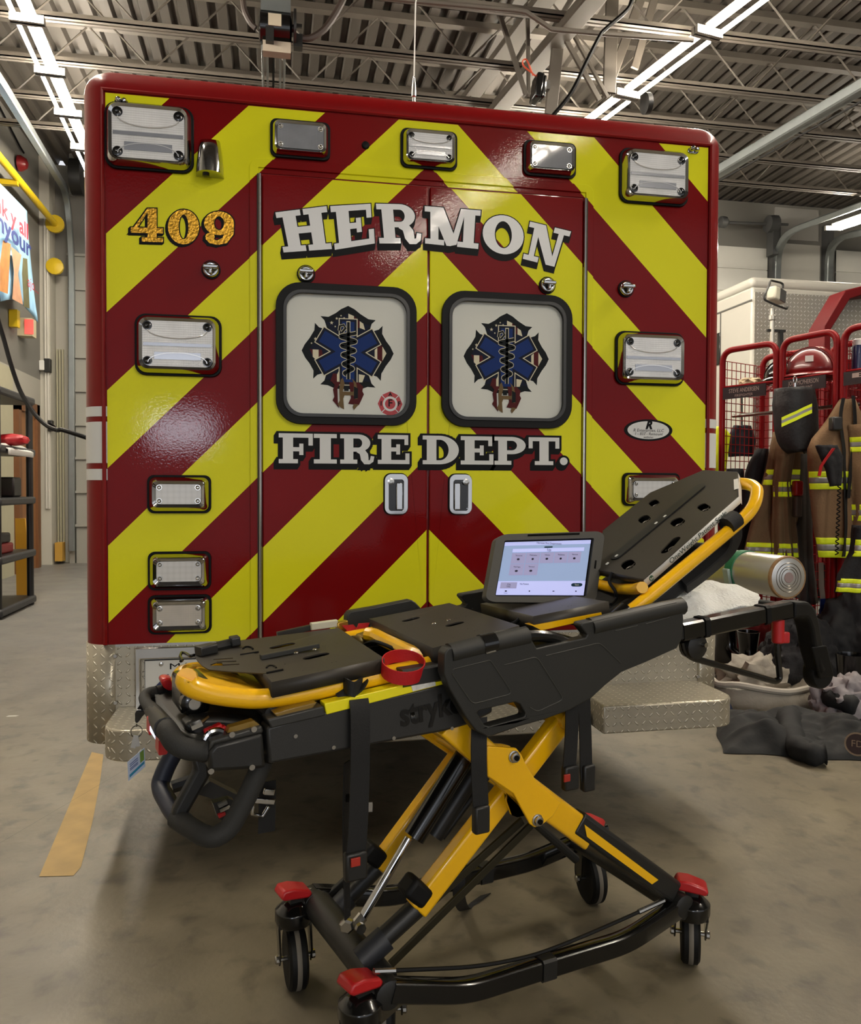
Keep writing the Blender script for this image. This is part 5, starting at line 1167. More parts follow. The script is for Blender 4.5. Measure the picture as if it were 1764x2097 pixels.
b = MB(); b.plate([TP(s, t, .008) for s, t in RP], [[TP(s, t, .008) for s, t in inner(.075, .90, .085, .905, .02)]], -tN * .02); P('case', b, mat('case_grey', '#4a4843', .5), TAB, bevel=.004)
b = MB(); b.plate([TP(s, t, .001) for s, t in inner(.06, .91, .07, .915, .02)], [], -tN * .008); P('bezel', b, BLACKG, TAB)
b = MB(); b.plate([TP(s, t, .0014) for s, t in inner(.092, .885, .108, .885, .012)], [], -tN * .0004)
SCR = P('screen', b, mat('screen_glow', '#7f92b4', .2, emit='#9fb2d6', estr=.42, coat=.5), TAB)
def scr(name, rects, m, dn, par=TAB):
    b = MB()
    for q in rects:
        pts = q if len(q) > 4 or isinstance(q[0], tuple) else [(q[0], q[1]), (q[2], q[1]), (q[2], q[3]), (q[0], q[3])]
        b.plate([TP(.092 + s * .793, .108 + t * .777, dn) for s, t in pts])
    return P(name, b, m, par, smooth=0)
WSC = mat('screen_white', '#a9aede', .3, emit='#b6bcec', estr=.5); LSC = mat('screen_tile', '#8b89ac', .3, emit='#9a98bd', estr=.42); DSC = mat('screen_dark', '#0f2a3a', .3, emit='#10303c', estr=.3); ISC = mat('screen_ink', '#0a0a30', .4)
scr('screen_panel', [(0, 0, 1, .255), (0.0, .93, 1, 1), (.10, .80, .93, .865)], WSC, .0018)
tiles = [(.10 + i * .162, .585, .10 + i * .162 + .154, .785) for i in range(5)] + [(.10 + i * .162, .365, .10 + i * .162 + .154, .575) for i in range(2)] + [(.03, .12, .21, .235)]
scr('screen_tiles', tiles, LSC, .0019)
def pill(cx, cy, w, h): return [(cx + p[0], cy + p[1]) for p in rrect(w, h, min(w, h) * .48, 4)]
scr('screen_buttons', [pill(.50, .885, .10, .028), pill(.90, .185, .135, .062)], DSC, .002)
def stext(s, sx, sy, sz, m=ISC): text(s, sz, TP(.092 + sx * .793, .108 + sy * .777, .0022), br - bl, tl - bl, m, TAB)
for s, x, y, z in (('Hermon Fire Department', .5, .955, .0075), ('0 kg', .51, .838, .0075), ('0 lbs', .51, .812, .005), ('Structural', .177, .735, .005), ('Medication', .34, .735, .005), ('Infusion', .50, .735, .005), ('Equipment', .664, .735, .005), ('Electrical', .826, .735, .005), ('Vital Signs', .177, .52, .005), ('Personal', .34, .52, .005), ('0 kg', .12, .195, .0055), ('0 lbs', .12, .155, .0055), ('No Patient', .29, .20, .006), ('Home', .10, .035, .004)): stext(s, x, y, z)
stext('Start', .90, .185, .007, WHITE)
ic = []
for i in range(5): ic.append(pill(.177 + i * .162, .665, .03 - .006 * (i % 2), .038))
for i in range(2): ic.append(pill(.177 + i * .162, .445, .034, .036))
ic += [pill(.10, .072, .024, .026), pill(.36, .072, .014, .026), pill(.635, .072, .026, .016), pill(.90, .072, .018, .022)]
scr('screen_icons', ic, ISC, .0021)
text('rugged', .012, TP(.945, .52, .0085), tl - bl, bl - br, INK, TAB, name='logo') if 0 else None
b = MB(); b.tube([TP(.945, .47, .0085), TP(.945, .58, .0085)], .0025, 5); P('case_mark', b, INK, TAB)
b = MB(); b.plate([TP(s, t, .0085) for s, t in ((.27, .955), (.75, .955), (.75, .985), (.27, .985))], [], -tN * .003); P('case_slot', b, BLACKG, TAB)
b = MB(); m_ = TP(.5, .6, -.012); ft = TP(.5, .02, -.012) + VV * .12; ft = onplane(*((1120, 1222)), SEATA, SEATN) if 0 else ft
b.prism([TP(.3, .6, -.012), TP(.7, .6, -.012), ft + UU * .05, ft - UU * .05], -tN * .004); P('kickstand', b, BLACK, TAB)

# towel on the head tray
def towel():
    root = []
    E = [((1376, 1228), (1560, 1222)), ((1385, 1216), (1556, 1216)), ((1400, 1206), (1545, 1207)), ((1430, 1197), (1510, 1197)), ((1445, 1190), (1478, 1190))]
    rows = []
    edge_n = [(1362, 1262), (1385, 1264), (1405, 1268), (1440, 1262), (1478, 1252), (1516, 1243), (1556, 1234)]
    mid_n = [(1375, 1232), (1395, 1226), (1420, 1222), (1450, 1220), (1485, 1220), (1520, 1222), (1557, 1226)]
    top_n = [(1385, 1220), (1405, 1208), (1425, 1198), (1447, 1189), (1475, 1193), (1510, 1204), (1552, 1217)]
    return edge_n, mid_n, top_n
en, mn_, tn = towel()
G = []
for row, v, lift in ((en, -.18, 0), (mn_, -.10, 0), (tn, .02, 0)): G.append(smoothpath([SV(x, y, v) for x, y in row], 5))
back_row = [p + VV * .12 - ZZ * .10 for p in G[2]]; base = [p - ZZ * .045 + VV * .02 for p in G[0]]
def interp(a, c, n): return [[p * (1 - t / n) + q * (t / n) for p, q in zip(a, c)] for t in range(n)]
rows = interp(base, G[0], 2) + interp(G[0], G[1], 6) + interp(G[1], G[2], 6) + interp(G[2], back_row, 4) + [back_row]
for i, r in enumerate(rows):
    for j in range(len(r)):
        r[j] = r[j] + ZZ * (.014 * noise.noise(r[j] * 14) + .010 * abs(noise.noise(r[j] * 26))) - VV * .01 * noise.noise(r[j] * 22 + V((5, 0, 0)))
b = MB(); b.sheet(rows)
m = mat('white_towel', '#efefe9', .9, bump=.9, bscale=120, sheen=.3)
b.build('towel', m, None, 'crumpled white towel lying on the head end of stretcher', 'towel', solid=.006, sub=1, smooth=80, recalc=True)
b = MB()
# oxygen cylinder
ca = SV(1616, 1183, .0); vd = ray(1616, 1183); vd.z = 0; vd.normalize(); d = Matrix.Rotation(math.radians(40), 3, 'Z') @ vd; cb = ca + d * .4; OX = thing('oxygen_cylinder', 'bare metal oxygen cylinder with green strap lying at head of stretcher', 'gas cylinder', (ca + cb) / 2 - ZZ * .06)
r = pxm(ca) * 44; b = MB(); Lc = .44
b.lathe(ca, d, [(r * .86, 0), (r * .97, .004), (r, .012), (r, Lc * .8), (r * .9, Lc * .88), (r * .6, Lc * .96), (r * .3, Lc), (r * .3, Lc + .04)], 36); P('cylinder_body', b, mat('brushed_aluminium', '#c4c3bf', .3, metal=.75, var=.15, vscale=6), OX)
b = MB(); b.lathe(ca, d, [(r * .985, .002), (r * 1.006, .004), (r * 1.006, .012), (r * .985, .014)], 36); P('worn_rim', b, mat('rust_ring', '#8d6b45', .7, var=.5, vscale=60), OX)
b = MB()
for k in (.68, .52, .4): b.lathe(ca - d * .0005, -d, [(r * k - .003, -.002), (r * k, .001), (r * k + .003, -.002)], 32)
P('base_rings', b, mat('ring_metal', '#8f8980', .35, metal=.9), OX)
b = MB(); b.lathe(ca - d * .0015, -d, [(r * .26, -.002), (r * .24, .0)], 24); P('base_centre', b, mat('base_pink', '#a08a86', .5, metal=.5), OX)
gs = .185
b = MB(); b.lathe(ca + d * gs, d, [(r, 0), (r + .003, .001), (r + .003, .037), (r, .038)], 36); st = P('green_strap', b, mat('green_webbing', '#0f6b45', .55), OX)
q = ca + d * (gs + .018) ; side = d.cross(ZZ).normalized(); side = side if side.dot(CAMP - q) > 0 else -side
nrm = (side * .95 - ZZ * .2).normalized(); b = MB(); b.box(q + nrm * (r + .006), (.03, .05, .012), Matrix((d, d.cross(nrm), nrm)).transposed()); P('buckle', b, mat('pale_green_buckle', '#9fb0a8', .4, metal=.3), OX, bevel=.003)
# straps
def strap(label, segs, buckle=None, cat='strap'):
    root = thing('restraint_strap', label, cat, segs[0][0][-1]); 
    for pts, wd, w in segs:
        b = MB(); b.ribbon(smoothpath(pts, 5), wd, w, .003); P('webbing', b, WEB, root, smooth=60)
    return root
def buckle(root, px, py, v, w, h, red=True, pxr=None):
    c = SV(px, py, v); b = MB(); M = Matrix.Rotation(TH, 3, 'Z'); b.box(c, (w, .02, h), M); P('buckle', b, BLACK, root, bevel=.005)
    if red:
        q = SV(*(pxr or (px, py - 2)), v - .0115) - VV * .001; b = MB(); b.box(q, (w * .42, .004, h * .3), M); P('release_button', b, mat('dull_red', '#a32a1c', .45), root, bevel=.001)
v = -.232
s1 = strap('long black strap knotted on the yellow foot rail with red buttoned buckle', [([SV(733, 1425, -.22), SV(737, 1450, -.236), SV(738, 1520, -.24), SV(737, 1600, -.238), SV(733, 1700, -.236), SV(729, 1745, -.235)], UU, .04)])
b = MB(); kn = [SV(x, y, vv) for x, y, vv in ((697, 1396, -.17), (700, 1412, -.20), (716, 1428, -.215), (732, 1420, -.22), (742, 1402, -.205), (738, 1386, -.17), (722, 1384, -.15))]; b.ribbon(smoothpath(kn, 5), UU * .8 + ZZ * .5, .03, .004); b.ribbon(smoothpath([SV(742, 1400, -.2), SV(728, 1412, -.225), (SV(712, 1406, -.22)), SV(698, 1398, -.18)], 5), ZZ, .03, .004); P('knot', b, WEB, s1, smooth=60)
buckle(s1, 728, 1772, -.235, .046, .056, True, (728, 1765))
s1b = strap('thin black strap end with chrome tip behind the long knotted strap', [([SV(711, 1560, -.14), SV(709, 1620, -.14), SV(708, 1700, -.14), SV(710, 1800, -.14), SV(712, 1880, -.14)], UU * .6 + VV * .5, .022)])
b = MB(); b.box(SV(713, 1634, -.145), (.008, .004, .016)); b.box(SV(759, 1652, -.15), (.008, .004, .02)); P('chrome_tip', b, CHROME, s1b)
s2 = strap('black strap hanging below the side guard against the yellow leg', [([SV(982, 1470, -.245), SV(981, 1540, -.262), SV(982, 1600, -.262), SV(985, 1650, -.262)], UU, .037)])
buckle(s2, 985, 1677, -.262, .036, .058, False)
s3 = strap('pair of black straps with red buttoned buckle hanging at right of yellow legs', [([SV(1172, 1440, -.21), SV(1171, 1500, -.21), SV(1166, 1575, -.21)], UU, .036), ([SV(1196, 1420, -.2), SV(1199, 1500, -.2), SV(1201, 1580, -.2), SV(1203, 1600, -.2)], UU, .034)])
buckle(s3, 1168, 1592, -.21, .04, .056, True, (1161, 1593)); buckle(s3, 1204, 1592, -.2, .034, .062, False)
s4 = strap('short black strap with chrome latch hanging behind the pull handle', [([SV(548, 1600, .05), SV(547, 1660, .05), SV(546, 1704, .05)], UU, .038)])
b = MB(); c = SV(540, 1640, .03); M = Matrix.Rotation(TH, 3, 'Z') @ Matrix.Rotation(.25, 3, 'Y'); b.box(c, (.05, .01, .012), M); b.box(c + ZZ * .018 + UU * .012, (.024, .01, .014), M); b.tube([c + M @ V((x, 0, z)) for x, z in ((-.022, -.006), (-.018, -.03), (.006, -.032), (.014, -.01))], .005, 6); P('chrome_latch', b, CHROME, s4, bevel=.002)
s5 = strap('black strap trailing from the far side down to the floor behind yellow leg', [([SV(960, 1700, .14), SV(945, 1770, .14), SV(940, 1830, .14), Z(952, 1862, .012), Z(975, 1846, .006), Z(995, 1832, .004)], UU, .036)])
# key lanyard with card
K = thing('key_tag', 'key ring with white and blue card hanging from the foot grip', 'key ring', SV(290, 1560, .1))
b = MB(); b.ribbon(smoothpath([SV(300, 1440, .115), SV(292, 1452, .1), SV(284, 1468, .1), SV(280, 1480, .1)], 4), UU, [.012, .018, .022, .022, .022, .022, .022, .018, .014, .012, .01, .006, .004][:13], .004); P('lanyard', b, BLACKG, K)
b = MB(); c = SV(279.5, 1498, .1); b.tube([c + UU * .0115 * math.cos(k * PI / 8) + ZZ * .0125 * math.sin(k * PI / 8) for k in range(16)], .0012, 5, closed=True); b.tube([SV(280, 1482, .1), SV(280, 1488, .1)], .0016, 5); P('ring', b, STEEL, K)
b = MB(); b.box(SV(276, 1518, .1), (.01, .004, .028), Matrix.Rotation(.25, 3, 'Y')); b.box(SV(281, 1517, .098), (.008, .003, .024), Matrix.Rotation(-.2, 3, 'Y')); P('key', b, STEEL, K)
cd_ = [SV(x, y, .1) for x, y in ((261, 1561), (296, 1531), (298, 1571), (263, 1600))]; cd_[2] = cd_[1] + cd_[3] - cd_[0]; n_ = (cd_[1] - cd_[0]).cross(cd_[3] - cd_[0]).normalized(); n_ = n_ if n_.dot(CAMP - cd_[0]) > 0 else -n_
b = MB(); b.plate(cd_, [], -n_ * .0015); P('card', b, mat('card_white', '#b9c6dc', .3, coat=.6), K)
def CQ(s, t, dn=.0004): return (cd_[0] * (1 - s) + cd_[1] * s) * (1 - t) + (cd_[3] * (1 - s) + cd_[2] * s) * t + n_ * dn
b = MB(); b.plate([CQ(.72, .05), CQ(.95, .05), CQ(.95, .6), CQ(.72, .6)]); P('card_green', b, mat('card_green', '#6d8f2e', .4), K)
b = MB(); b.plate([CQ(.08, .72), CQ(.95, .66), CQ(.95, .80), CQ(.08, .88)]); P('card_blue', b, mat('card_blue', '#1f7fa3', .4), K)
b = MB()
for t in (.2, .3, .42, .5): b.plate([CQ(.12, t), CQ(.6, t), CQ(.6, t + .045), CQ(.12, t + .045)])
P('card_text', b, mat('card_ink', '#42508a', .4), K)
# ================================================================== LEFT SIDE
b = MB(); q = X(35, 334, XL + .012); s = pxm(q); b.lathe(q, (1, 0, 0), [(s * 8, 0), (s * 16, .02), (s * 16, .06), (s * 10, .13), (s * 2, .15)], 24); bl_ = b.build('alarm_bell', mat('bell_red', '#7a1418', .35, coat=.4), None, 'round red alarm bell on the grey upper left wall', 'alarm bell')
b = MB(); b.tube([q + V((.02, .25, .25)), q + V((.02, .05, .27)), q + V((.02, -.9, .45))], .015, 6); b.build('bell_wire', INK, bl_)
YP = mat('safety_yellow', '#d9b91c', .4)
xs_ = XL + .24
ft = lambda px, py: X(px, py, xs_)
e0 = V((xs_, YB - .36, Y(80, 457, YB - .36).z)); 
LAD = thing('yellow_pipe_rack', 'yellow pipe bracket mounted along the left wall above the shirt banner', 'pipe rack', e0)
b = MB(); b.tube([e0, V((xs_, 2.5, e0.z))], .05, 12); b.lathe(e0 + V((0, .02, 0)), (0, -1, 0), [(.14, 0), (.14, .05), (.06, .06)], 16); b.build('pipe', YP, LAD)
b = MB(); qq = X(36, 440, xs_); b.bb((XL + .01, qq.y - .04, e0.z - .1), (xs_ + .01, qq.y + .04, e0.z - .03)); b.build('wall_bracket', YP, LAD)
b = MB(); q2 = Y(80, 545, YB - .36); q2.x = xs_; b.lathe(q2, (0, -1, 0), [(.13, 0), (.13, .06), (.05, .08)], 14); q3 = X(35, 656, XL + .1); b.bb((XL + .01, q3.y - .06, q3.z - .1), (XL + .12, q3.y + .06, q3.z + .14)); b.build('lower_bracket', YP, LAD, split=True)
# T-shirt banner hanging on the pipe
SH = thing('shirt_banner', 'light blue printed shirt banner hanging from the yellow pipe', 'banner', X(30, 640, xs_ + .06))
LB_ = mat('shirt_blue', '#93bcd8', .85, var=.05)
def SP(px, py, dn=0.0): return X(px, py, xs_ + .07 + dn)
lft = lambda t: (-46 - 4 * t, 330 + 255 * t); rgt = lambda t: (54 + 24 * t ** 1.4, 432 + (1 - (1 - t) ** 1.0) * 220)
rows = []
for i in range(17):
    t = i / 16; a, c = lft(t), rgt(t); row = []
    for j in range(19):
        u = j / 18; row.append(SP(a[0] + (c[0] - a[0]) * u, a[1] + (c[1] - a[1]) * u + 14 * math.sin(u * PI * 2.2) * t, .06 * math.sin(u * 11 + t * 2) * (.3 + t)))
    rows.append(row)
b = MB(); b.sheet(rows); b.build('cloth', LB_, SH, solid=.02, smooth=80)
def spatch(L, m, name, dn=.12):
    b = MB(); b.plate([SP(x, y, dn) for x, y in L]); b.build(name, m, SH, smooth=0)
PH = mat('print_orange', '#a5703c', .7, var=.5, vscale=7); PH2 = mat('print_skin', '#b4876a', .7, var=.4, vscale=9); PH3 = mat('print_green', '#585638', .7, var=.5, vscale=9)
spatch(((6, 492), (22, 500), (16, 602), (0, 596), (0, 540)), PH, 'photo_print'); spatch(((23, 505), (44, 522), (37, 562), (47, 624), (25, 612), (29, 560)), PH2, 'photo_print'); spatch(((47, 528), (56, 530), (61, 632), (49, 628), (45, 560)), PH3, 'photo_print')
ex = (SP(60, 470) - SP(10, 420)).normalized()
text('ank y all', .28, SP(21, 442, .13), ex, V((0, 0, 1)), mat('print_red', '#b02a3a', .6), SH, bold=.008, fit=1.5); text('inyour', .32, SP(27, 480, .13), ex, V((0, 0, 1)), mat('print_navy', '#22306a', .6), SH, bold=.010, fit=1.5)
text('ajo...', .2, SP(68, 585, .13), ex, V((0, 0, 1)), mat('print_red', '#b02a3a', .6), SH, fit=.5)
q = X(55, 672, XL + .1); s = pxm(q); b = MB(); b.box(q, (.2, s * 30, s * 36)); ex_ = b.build('exit_sign', mat('exit_cream', '#cfc5a2', .5), None, 'small cream exit sign box with red face on the left wall', 'exit sign')
b = MB(); b.box(q + V((.06, -s * 15.5, 0)), (.12, s * 2, s * 30)); b.build('red_face', mat('exit_red', '#e2645e', .4, emit='#ff5a50', estr=.5), ex_)
for (px, py, w, h, m, lab) in ((88, 749, 12, 20, WHITE, 'white switch box on the rear left pilaster'), (98, 749, 12, 28, BLACK, 'black control box on the rear left pilaster'), (104, 872, 9, 22, BLACK, 'small black outlet box halfway down the rear pilaster'), (76, 934, 13, 20, HOUS, 'pale outlet box low on the rear pilaster')):
    q = Y(px, py, YB - .38); s = pxm(q); b = MB(); b.box(q, (s * w, .12, s * h)); b.build('wall_box', m, None, lab, 'switch box', bevel=.01)
q = Y(123, 1117, YB - .2); s = pxm(q); b = MB(); b.box(V((q.x, YB - .2, .2)), (s * 14, .2, .3)); b.build('door_sensor', mat('sensor_yellow', '#b98f3c', .5), None, 'small yellow sensor box at floor level by rear left door', 'sensor')
q = Y(143, 362, YB - .4); b = MB(); b.lathe(q, (1, 0, 0), [(.05, 0), (.28, .03), (.28, .2), (.05, .22)], 18); b.build('cable_drum', BLACK, None, 'black cable drum beside the left door track', 'drum')
q0, q1 = Y(148, 310, YB - .3), Y(148, 400, YB - .3); b = MB(); b.tube([q0, q1], .05, 8); b.build('door_strut', mat('pale_steel', '#a8a8a4', .4, metal=.5), None, 'pale vertical strut beside the ambulance upper left corner', 'strut')
b = MB(); L = ((162, 884), (140, 884), (118, 881), (98, 873), (78, 856), (60, 832), (40, 797), (22, 745), (8, 695), (-12, 625), (-40, 520))
pts = [Y(x, y, 1.32 + .05 * i) for i, (x, y) in enumerate(L)]; pts[0] = V((-1.2, 1.32, 1.39)); pts.append(V((-3.0, 1.9, 4.4))); pts.append(V((-3.0, 1.9, 5.6)))
b.tube(smoothpath(pts, 6), .011, 8); sc_ = b.build('shore_power_cord', RUBBER, None, 'black power cord hanging from above and plugged into ambulance side', 'cord')
q = Y(104, 875, 1.5); b = MB(); b.tube([q + V((-.012, 0, .01)), q + V((.014, 0, -.006))], .017, 10); b.build('cord_connector', BLACKG, sc_)
# shelf unit
xR = -3.03; yN, yFr = Z(13, 1270, 0).y, Z(64, 1236, 0).y; xLf = -4.0
SHF = thing('plastic_shelf_unit', 'black plastic five tier shelf unit against the left wall', 'shelf', ((xLf + xR) / 2, (yN + yFr) / 2, 0))
ztop = Y(14, 806, yN).z; tiers = [.02] + [Y(14, p, yN).z for p in (1158, 1036, 926)] + [ztop]
for x in (xLf + .05, xR - .05):
    for y in (yN + .05, yFr - .05):
        b = MB(); b.tube([(x, y, 0), (x, y, ztop)], .035, 12); b.build('post', BLACK, SHF)
for z in tiers:
    b = MB(); b.bb((xLf, yN, z), (xR, yFr, z + .075)); b.build('shelf_tier', mat('shelf_plastic', '#2c2d2f', .45), SHF, bevel=.02)
def on(z): return z + .075
b = MB(); q = Y(32, 918, yN + .35); b.blob((q.x - .05, yN + .4, on(tiers[3]) + .06), (.16, .1, .06), .2, 3, 5, 3, flat=on(tiers[3])); b.build('red_power_tool', mat('tool_red', '#a01820', .4), None, 'red power tool on the second tier of black shelf', 'power tool')
b = MB(); z0 = on(tiers[3]); b.sheet([[V((xR - .4 + .46 * j / 8, yN + .15 + .8 * i / 10, z0 + .012 + .01 * math.sin(i + j))) if j < 7 else V((xR + .02, yN + .15 + .8 * i / 10, z0 - .05 * (j - 6) + .01)) for j in range(9)] for i in range(11)]); b.build('cloth', WHITE, None, 'white cloth draped over edge of the second shelf tier', 'cloth', solid=.008)
FX = thing('fire_extinguisher', 'small red fire extinguisher standing on the third shelf tier', 'fire extinguisher', (xR - .22, yN + .35, on(tiers[2])))
c = V((xR - .22, yN + .35, on(tiers[2]))); b = MB(); b.lathe(c, (0, 0, 1), [(.085, 0), (.09, .02), (.09, .27), (.07, .33), (.03, .36), (.03, .38)], 20); b.build('cylinder', REDP, FX)
b = MB(); b.lathe(c + V((0, 0, .06)), (0, 0, 1), [(.0905, 0), (.092, .01), (.092, .13), (.0905, .14)], 20); b.build('label_band', mat('ext_label', '#c7bf9d', .5, var=.4, vscale=25), FX)
b = MB(); b.box(c + V((0, 0, .40)), (.06, .03, .04)); b.box(c + V((.05, 0, .43)), (.1, .02, .015), Matrix.Rotation(-.3, 3, 'Y')); b.build('valve', STEEL, FX)
b = MB(); b.bb((xR - .2, yN + .55, on(tiers[2])), (xR - .05, yN + .8, on(tiers[2]) + .2)); b.build('charger_case', BLACK, None, 'black charger case right of the small extinguisher', 'case', bevel=.02)
b = MB(); b.bb((xR - .65, yN + .25, on(tiers[1])), (xR - .1, yN + .7, on(tiers[1]) + .1)); tb = b.build('tool_case', mat('case_red', '#7e1519', .4), None, 'red and black tool case on the fourth shelf tier', 'case', bevel=.02)
b = MB(); b.bb((xR - .6, yN + .27, on(tiers[1]) + .1), (xR - .12, yN + .68, on(tiers[1]) + .2)); b.bb((xR - .45, yN + .4, on(tiers[1]) + .2), (xR - .25, yN + .55, on(tiers[1]) + .24)); b.build('case_lid', BLACK, tb, bevel=.02)
b = MB(); b.bb((xR - .8, yN + .2, on(tiers[0])), (xR - .3, yN + .75, on(tiers[0]) + .28)); b.build('storage_bin', BLACK, None, 'black bin on the bottom tier of the shelf', 'bin', bevel=.03)
q0, q1 = Y(28, 1062, yFr + .3), Y(60, 1225, yFr + .3); b = MB(); b.prism([(q0.x, yFr + .35, q0.z), (q0.x + .1, yFr + .35, q0.z), (q1.x + .06, yFr + .2, .0), (q1.x - .1, yFr + .2, 0)], (0, .03, 0)); b.build('wet_floor_sign', mat('sign_yellow', '#d9a22a', .5), None, 'yellow plastic floor sign leaning behind the shelf', 'floor sign')
# ================================================================== RIGHT SIDE : gear lockers
RT = mat('locker_red', '#7d040a', .45, coat=.05, spec=.2); DARKC = mat('dark_cloth', '#17171a', .85, bump=.3, bscale=60); TAN = mat('turnout_tan', '#7d6244', .85, var=.12, vscale=10, bump=.3, bscale=90); TAN2 = mat('turnout_khaki', '#6d573b', .85, var=.15, vscale=10, bump=.3, bscale=90)
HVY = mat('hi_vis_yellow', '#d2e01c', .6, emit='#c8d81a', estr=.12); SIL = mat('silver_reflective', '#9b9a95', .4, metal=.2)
PA_ = Z(1705, 1395, 0); PC_ = Z(1462, 1342, 0); PB_ = Z(1583, 1366, 0); PD_ = PA_ + (PA_ - PB_) * .95
def frz(q, py): return onplane(0, 0, (0, 0, 0), (1, 0, 0)) if 0 else None
def heightat(q, px, py):
    n = V((ray(px, py).x, ray(px, py).y, 0)).normalized(); return onplane(px, py, q, n).z
HT = {'A': heightat(PA_, 1712, 678), 'B': heightat(PB_, 1590, 700), 'C': heightat(PC_, 1482, 722)}
ht = 2.25
def grid(b, o, ex, ez, w, h, nx, nz, r=.0032):
    for i in range(nx + 1): b.tube([o + ex * w * i / nx, o + ex * w * i / nx + ez * h], r, 4)
    for k in range(nz + 1): b.tube([o + ez * h * k / nz, o + ex * w + ez * h * k / nz], r, 4)
UPZ = V((0, 0, 1))
def locker(p0, p1, h0, h1, lab, nm, rank):
    d = (p1 - p0); L = d.length; d.normalize(); nr = V((d.y, -d.x, 0)); nr = nr if nr.x > 0 else -nr; D = .5
    t = thing('gear_locker', lab, 'locker', (p0 + p1) / 2)
    h = (h0 + h1) / 2
    for off_, nme in ((V(), 'front_frame'), (nr * D, 'back_frame')):
        b = MB(); b.tube(bend([p0 + off_, p0 + off_ + UPZ * h, p1 + off_ - d * .05 + UPZ * h, p1 + off_ - d * .05], .09, 6), .022, 12); b.tube([p0 + off_ + UPZ * .35, p1 + off_ - d * .05 + UPZ * .35], .016, 8); b.build(nme, RT, t)
    b = MB(); grid(b, p1 - d * .05 + UPZ * .35, nr, UPZ, D, h - .42, 9, 30); b.build('side_grid', RT, t, smooth=0)
    b = MB(); grid(b, p0 + nr * D + UPZ * .35, d, UPZ, L, h - .42, 9, 30); b.build('back_grid', RT, t, smooth=0)
    zs = h - .265; b = MB(); grid(b, p0 + UPZ * zs, d, nr, L - .05, D, 8, 8); b.tube([p0 + UPZ * zs, p1 - d * .05 + UPZ * zs], .008, 6); b.build('wire_shelf', RT, t, smooth=0)
    b = MB(); b.tube([p0 + nr * .2 + UPZ * (h - .46), p1 + nr * .2 + UPZ * (h - .46)], .014, 8); b.build('hanger_rod', STEEL, t)
    b = MB(); c = (p0 + p1) / 2 - nr * .016 + UPZ * (h - .315); R3 = Matrix((d, -nr, UPZ)).transposed(); b.box(c, (L * .72, .006, .085), R3); npl = b.build('nameplate', mat('plate_dark', '#16161a', .35), t)
    e = -d if (-d).x > 0 else d
    e = -d
    text(nm[0], .042, c - nr * .0045 + UPZ * .012, e, UPZ, mat('plate_text', '#9b8d86', .5), npl, fit=L * .5)
    text(nm[1], .026, c - nr * .0045 - UPZ * .024, e, UPZ, mat('plate_text', '#9b8d86', .5), npl, fit=L * .3)
    return t, h, zs, nr, d
K1 = locker(PB_, PC_, HT['B'], HT['C'], 'red wire gear locker farthest left, half hidden by the ambulance', ('STEVE ANDERSEN', 'FIREFIGHTER'), 0)
K2 = locker(PA_, PB_, HT['A'], HT['B'], 'middle red wire gear locker holding the red helmet', ('JOSH MCPHERSON', 'LIEUTENANT'), 1)
K3 = locker(PD_, PA_, HT['A'], HT['A'], 'red wire gear locker nearest the viewer with a blue spray can', ('B', ''), 2)
def plane_pt(px, py, p0, nr, dn=0): return onplane(px, py, p0 - nr * dn, nr)
# helmets and small things on the shelves
def helmet(c, sc, m, name, lab, yaw=0.0, brim=True):
    t = thing(name, lab, 'helmet', c); M = Matrix.Rotation(yaw, 3, 'Z')
    b = MB(); rings = []
    for i in range(9):
        a = PI / 2 * i / 8; r, z = math.cos(a), math.sin(a); rings.append([c + M @ V((.115 * sc * max(r, .02) * math.cos(q * PI / 12), .145 * sc * max(r, .02) * math.sin(q * PI / 12), .03 + .15 * sc * z)) for q in range(25)])
    b.sheet(rings); b.build('shell', m, t, smooth=60, solid=.004)
    b = MB()
    for yy in (-.5, 0, .5): b.tube([c + M @ V((.118 * sc * math.cos(a) * math.cos(yy * .8), .148 * sc * math.sin(yy * .8), .03 + .153 * sc * math.sin(a))) if 0 else c + M @ V((yy * .1 * sc, .148 * sc * math.cos(a) * .97, .03 + .15 * sc * math.sin(a) * math.sqrt(max(0, 1 - (yy * .6) ** 2)))) for a in [PI * k / 12 for k in range(13)]], .005, 6)
    b.build('ridge', m, t)
    if brim:
        b = MB(); R2 = []
        for k, (f, z) in enumerate(((1.0, .035), (1.25, .02), (1.3, .012), (1.25, .008), (1.0, .02))): R2.append([c + M @ V((.115 * sc * f * math.cos(q * PI / 14), (.145 * f + (.05 if math.sin(q * PI / 14) < -.3 and f > 1.1 else 0)) * sc * math.sin(q * PI / 14), z)) for q in range(29)])
        b.sheet(R2); b.build('brim', m, t, smooth=60)
    return t
t2, h2, zs2, nr2, d2 = K2
hc = onplane(1665, 762, (PA_ + PB_) / 2 + nr2 * .17, nr2); hc.z = zs2 + .004
HR = helmet(hc, 1.25, mat('helmet_red', '#6b0d10', .35, coat=.3), 'fire_helmet', 'red fire helmet with wide brim on the middle locker shelf', .5)
b = MB(); b.box(hc + V((-.1, -.1, .12)), (.05, .01, .04), Matrix.Rotation(-.7, 3, 'Z')); b.build('reflective_patch', WHITE, HR)
h3 = onplane(1600, 762, PB_ + nr2 * .12 - d2 * .05, nr2); h3.z = zs2 + .004; helmet(V((h3.x, h3.y, zs2 + .004)), .8, BLACKG, 'dark_helmet', 'black helmet behind the red helmet in middle locker', .2)
b = MB(); q = h3 + d2 * -.12 + nr2 * .1 + UPZ * .1; b.box(q, (.12, .02, .07), Matrix.Rotation(.4, 3, 'Z')); b.build('orange_patch', mat('orange_vinyl', '#e0521c', .5), None, 'orange reflective piece beside the black helmet', 'patch')
t1, h1, zs1, nr1, d1 = K1
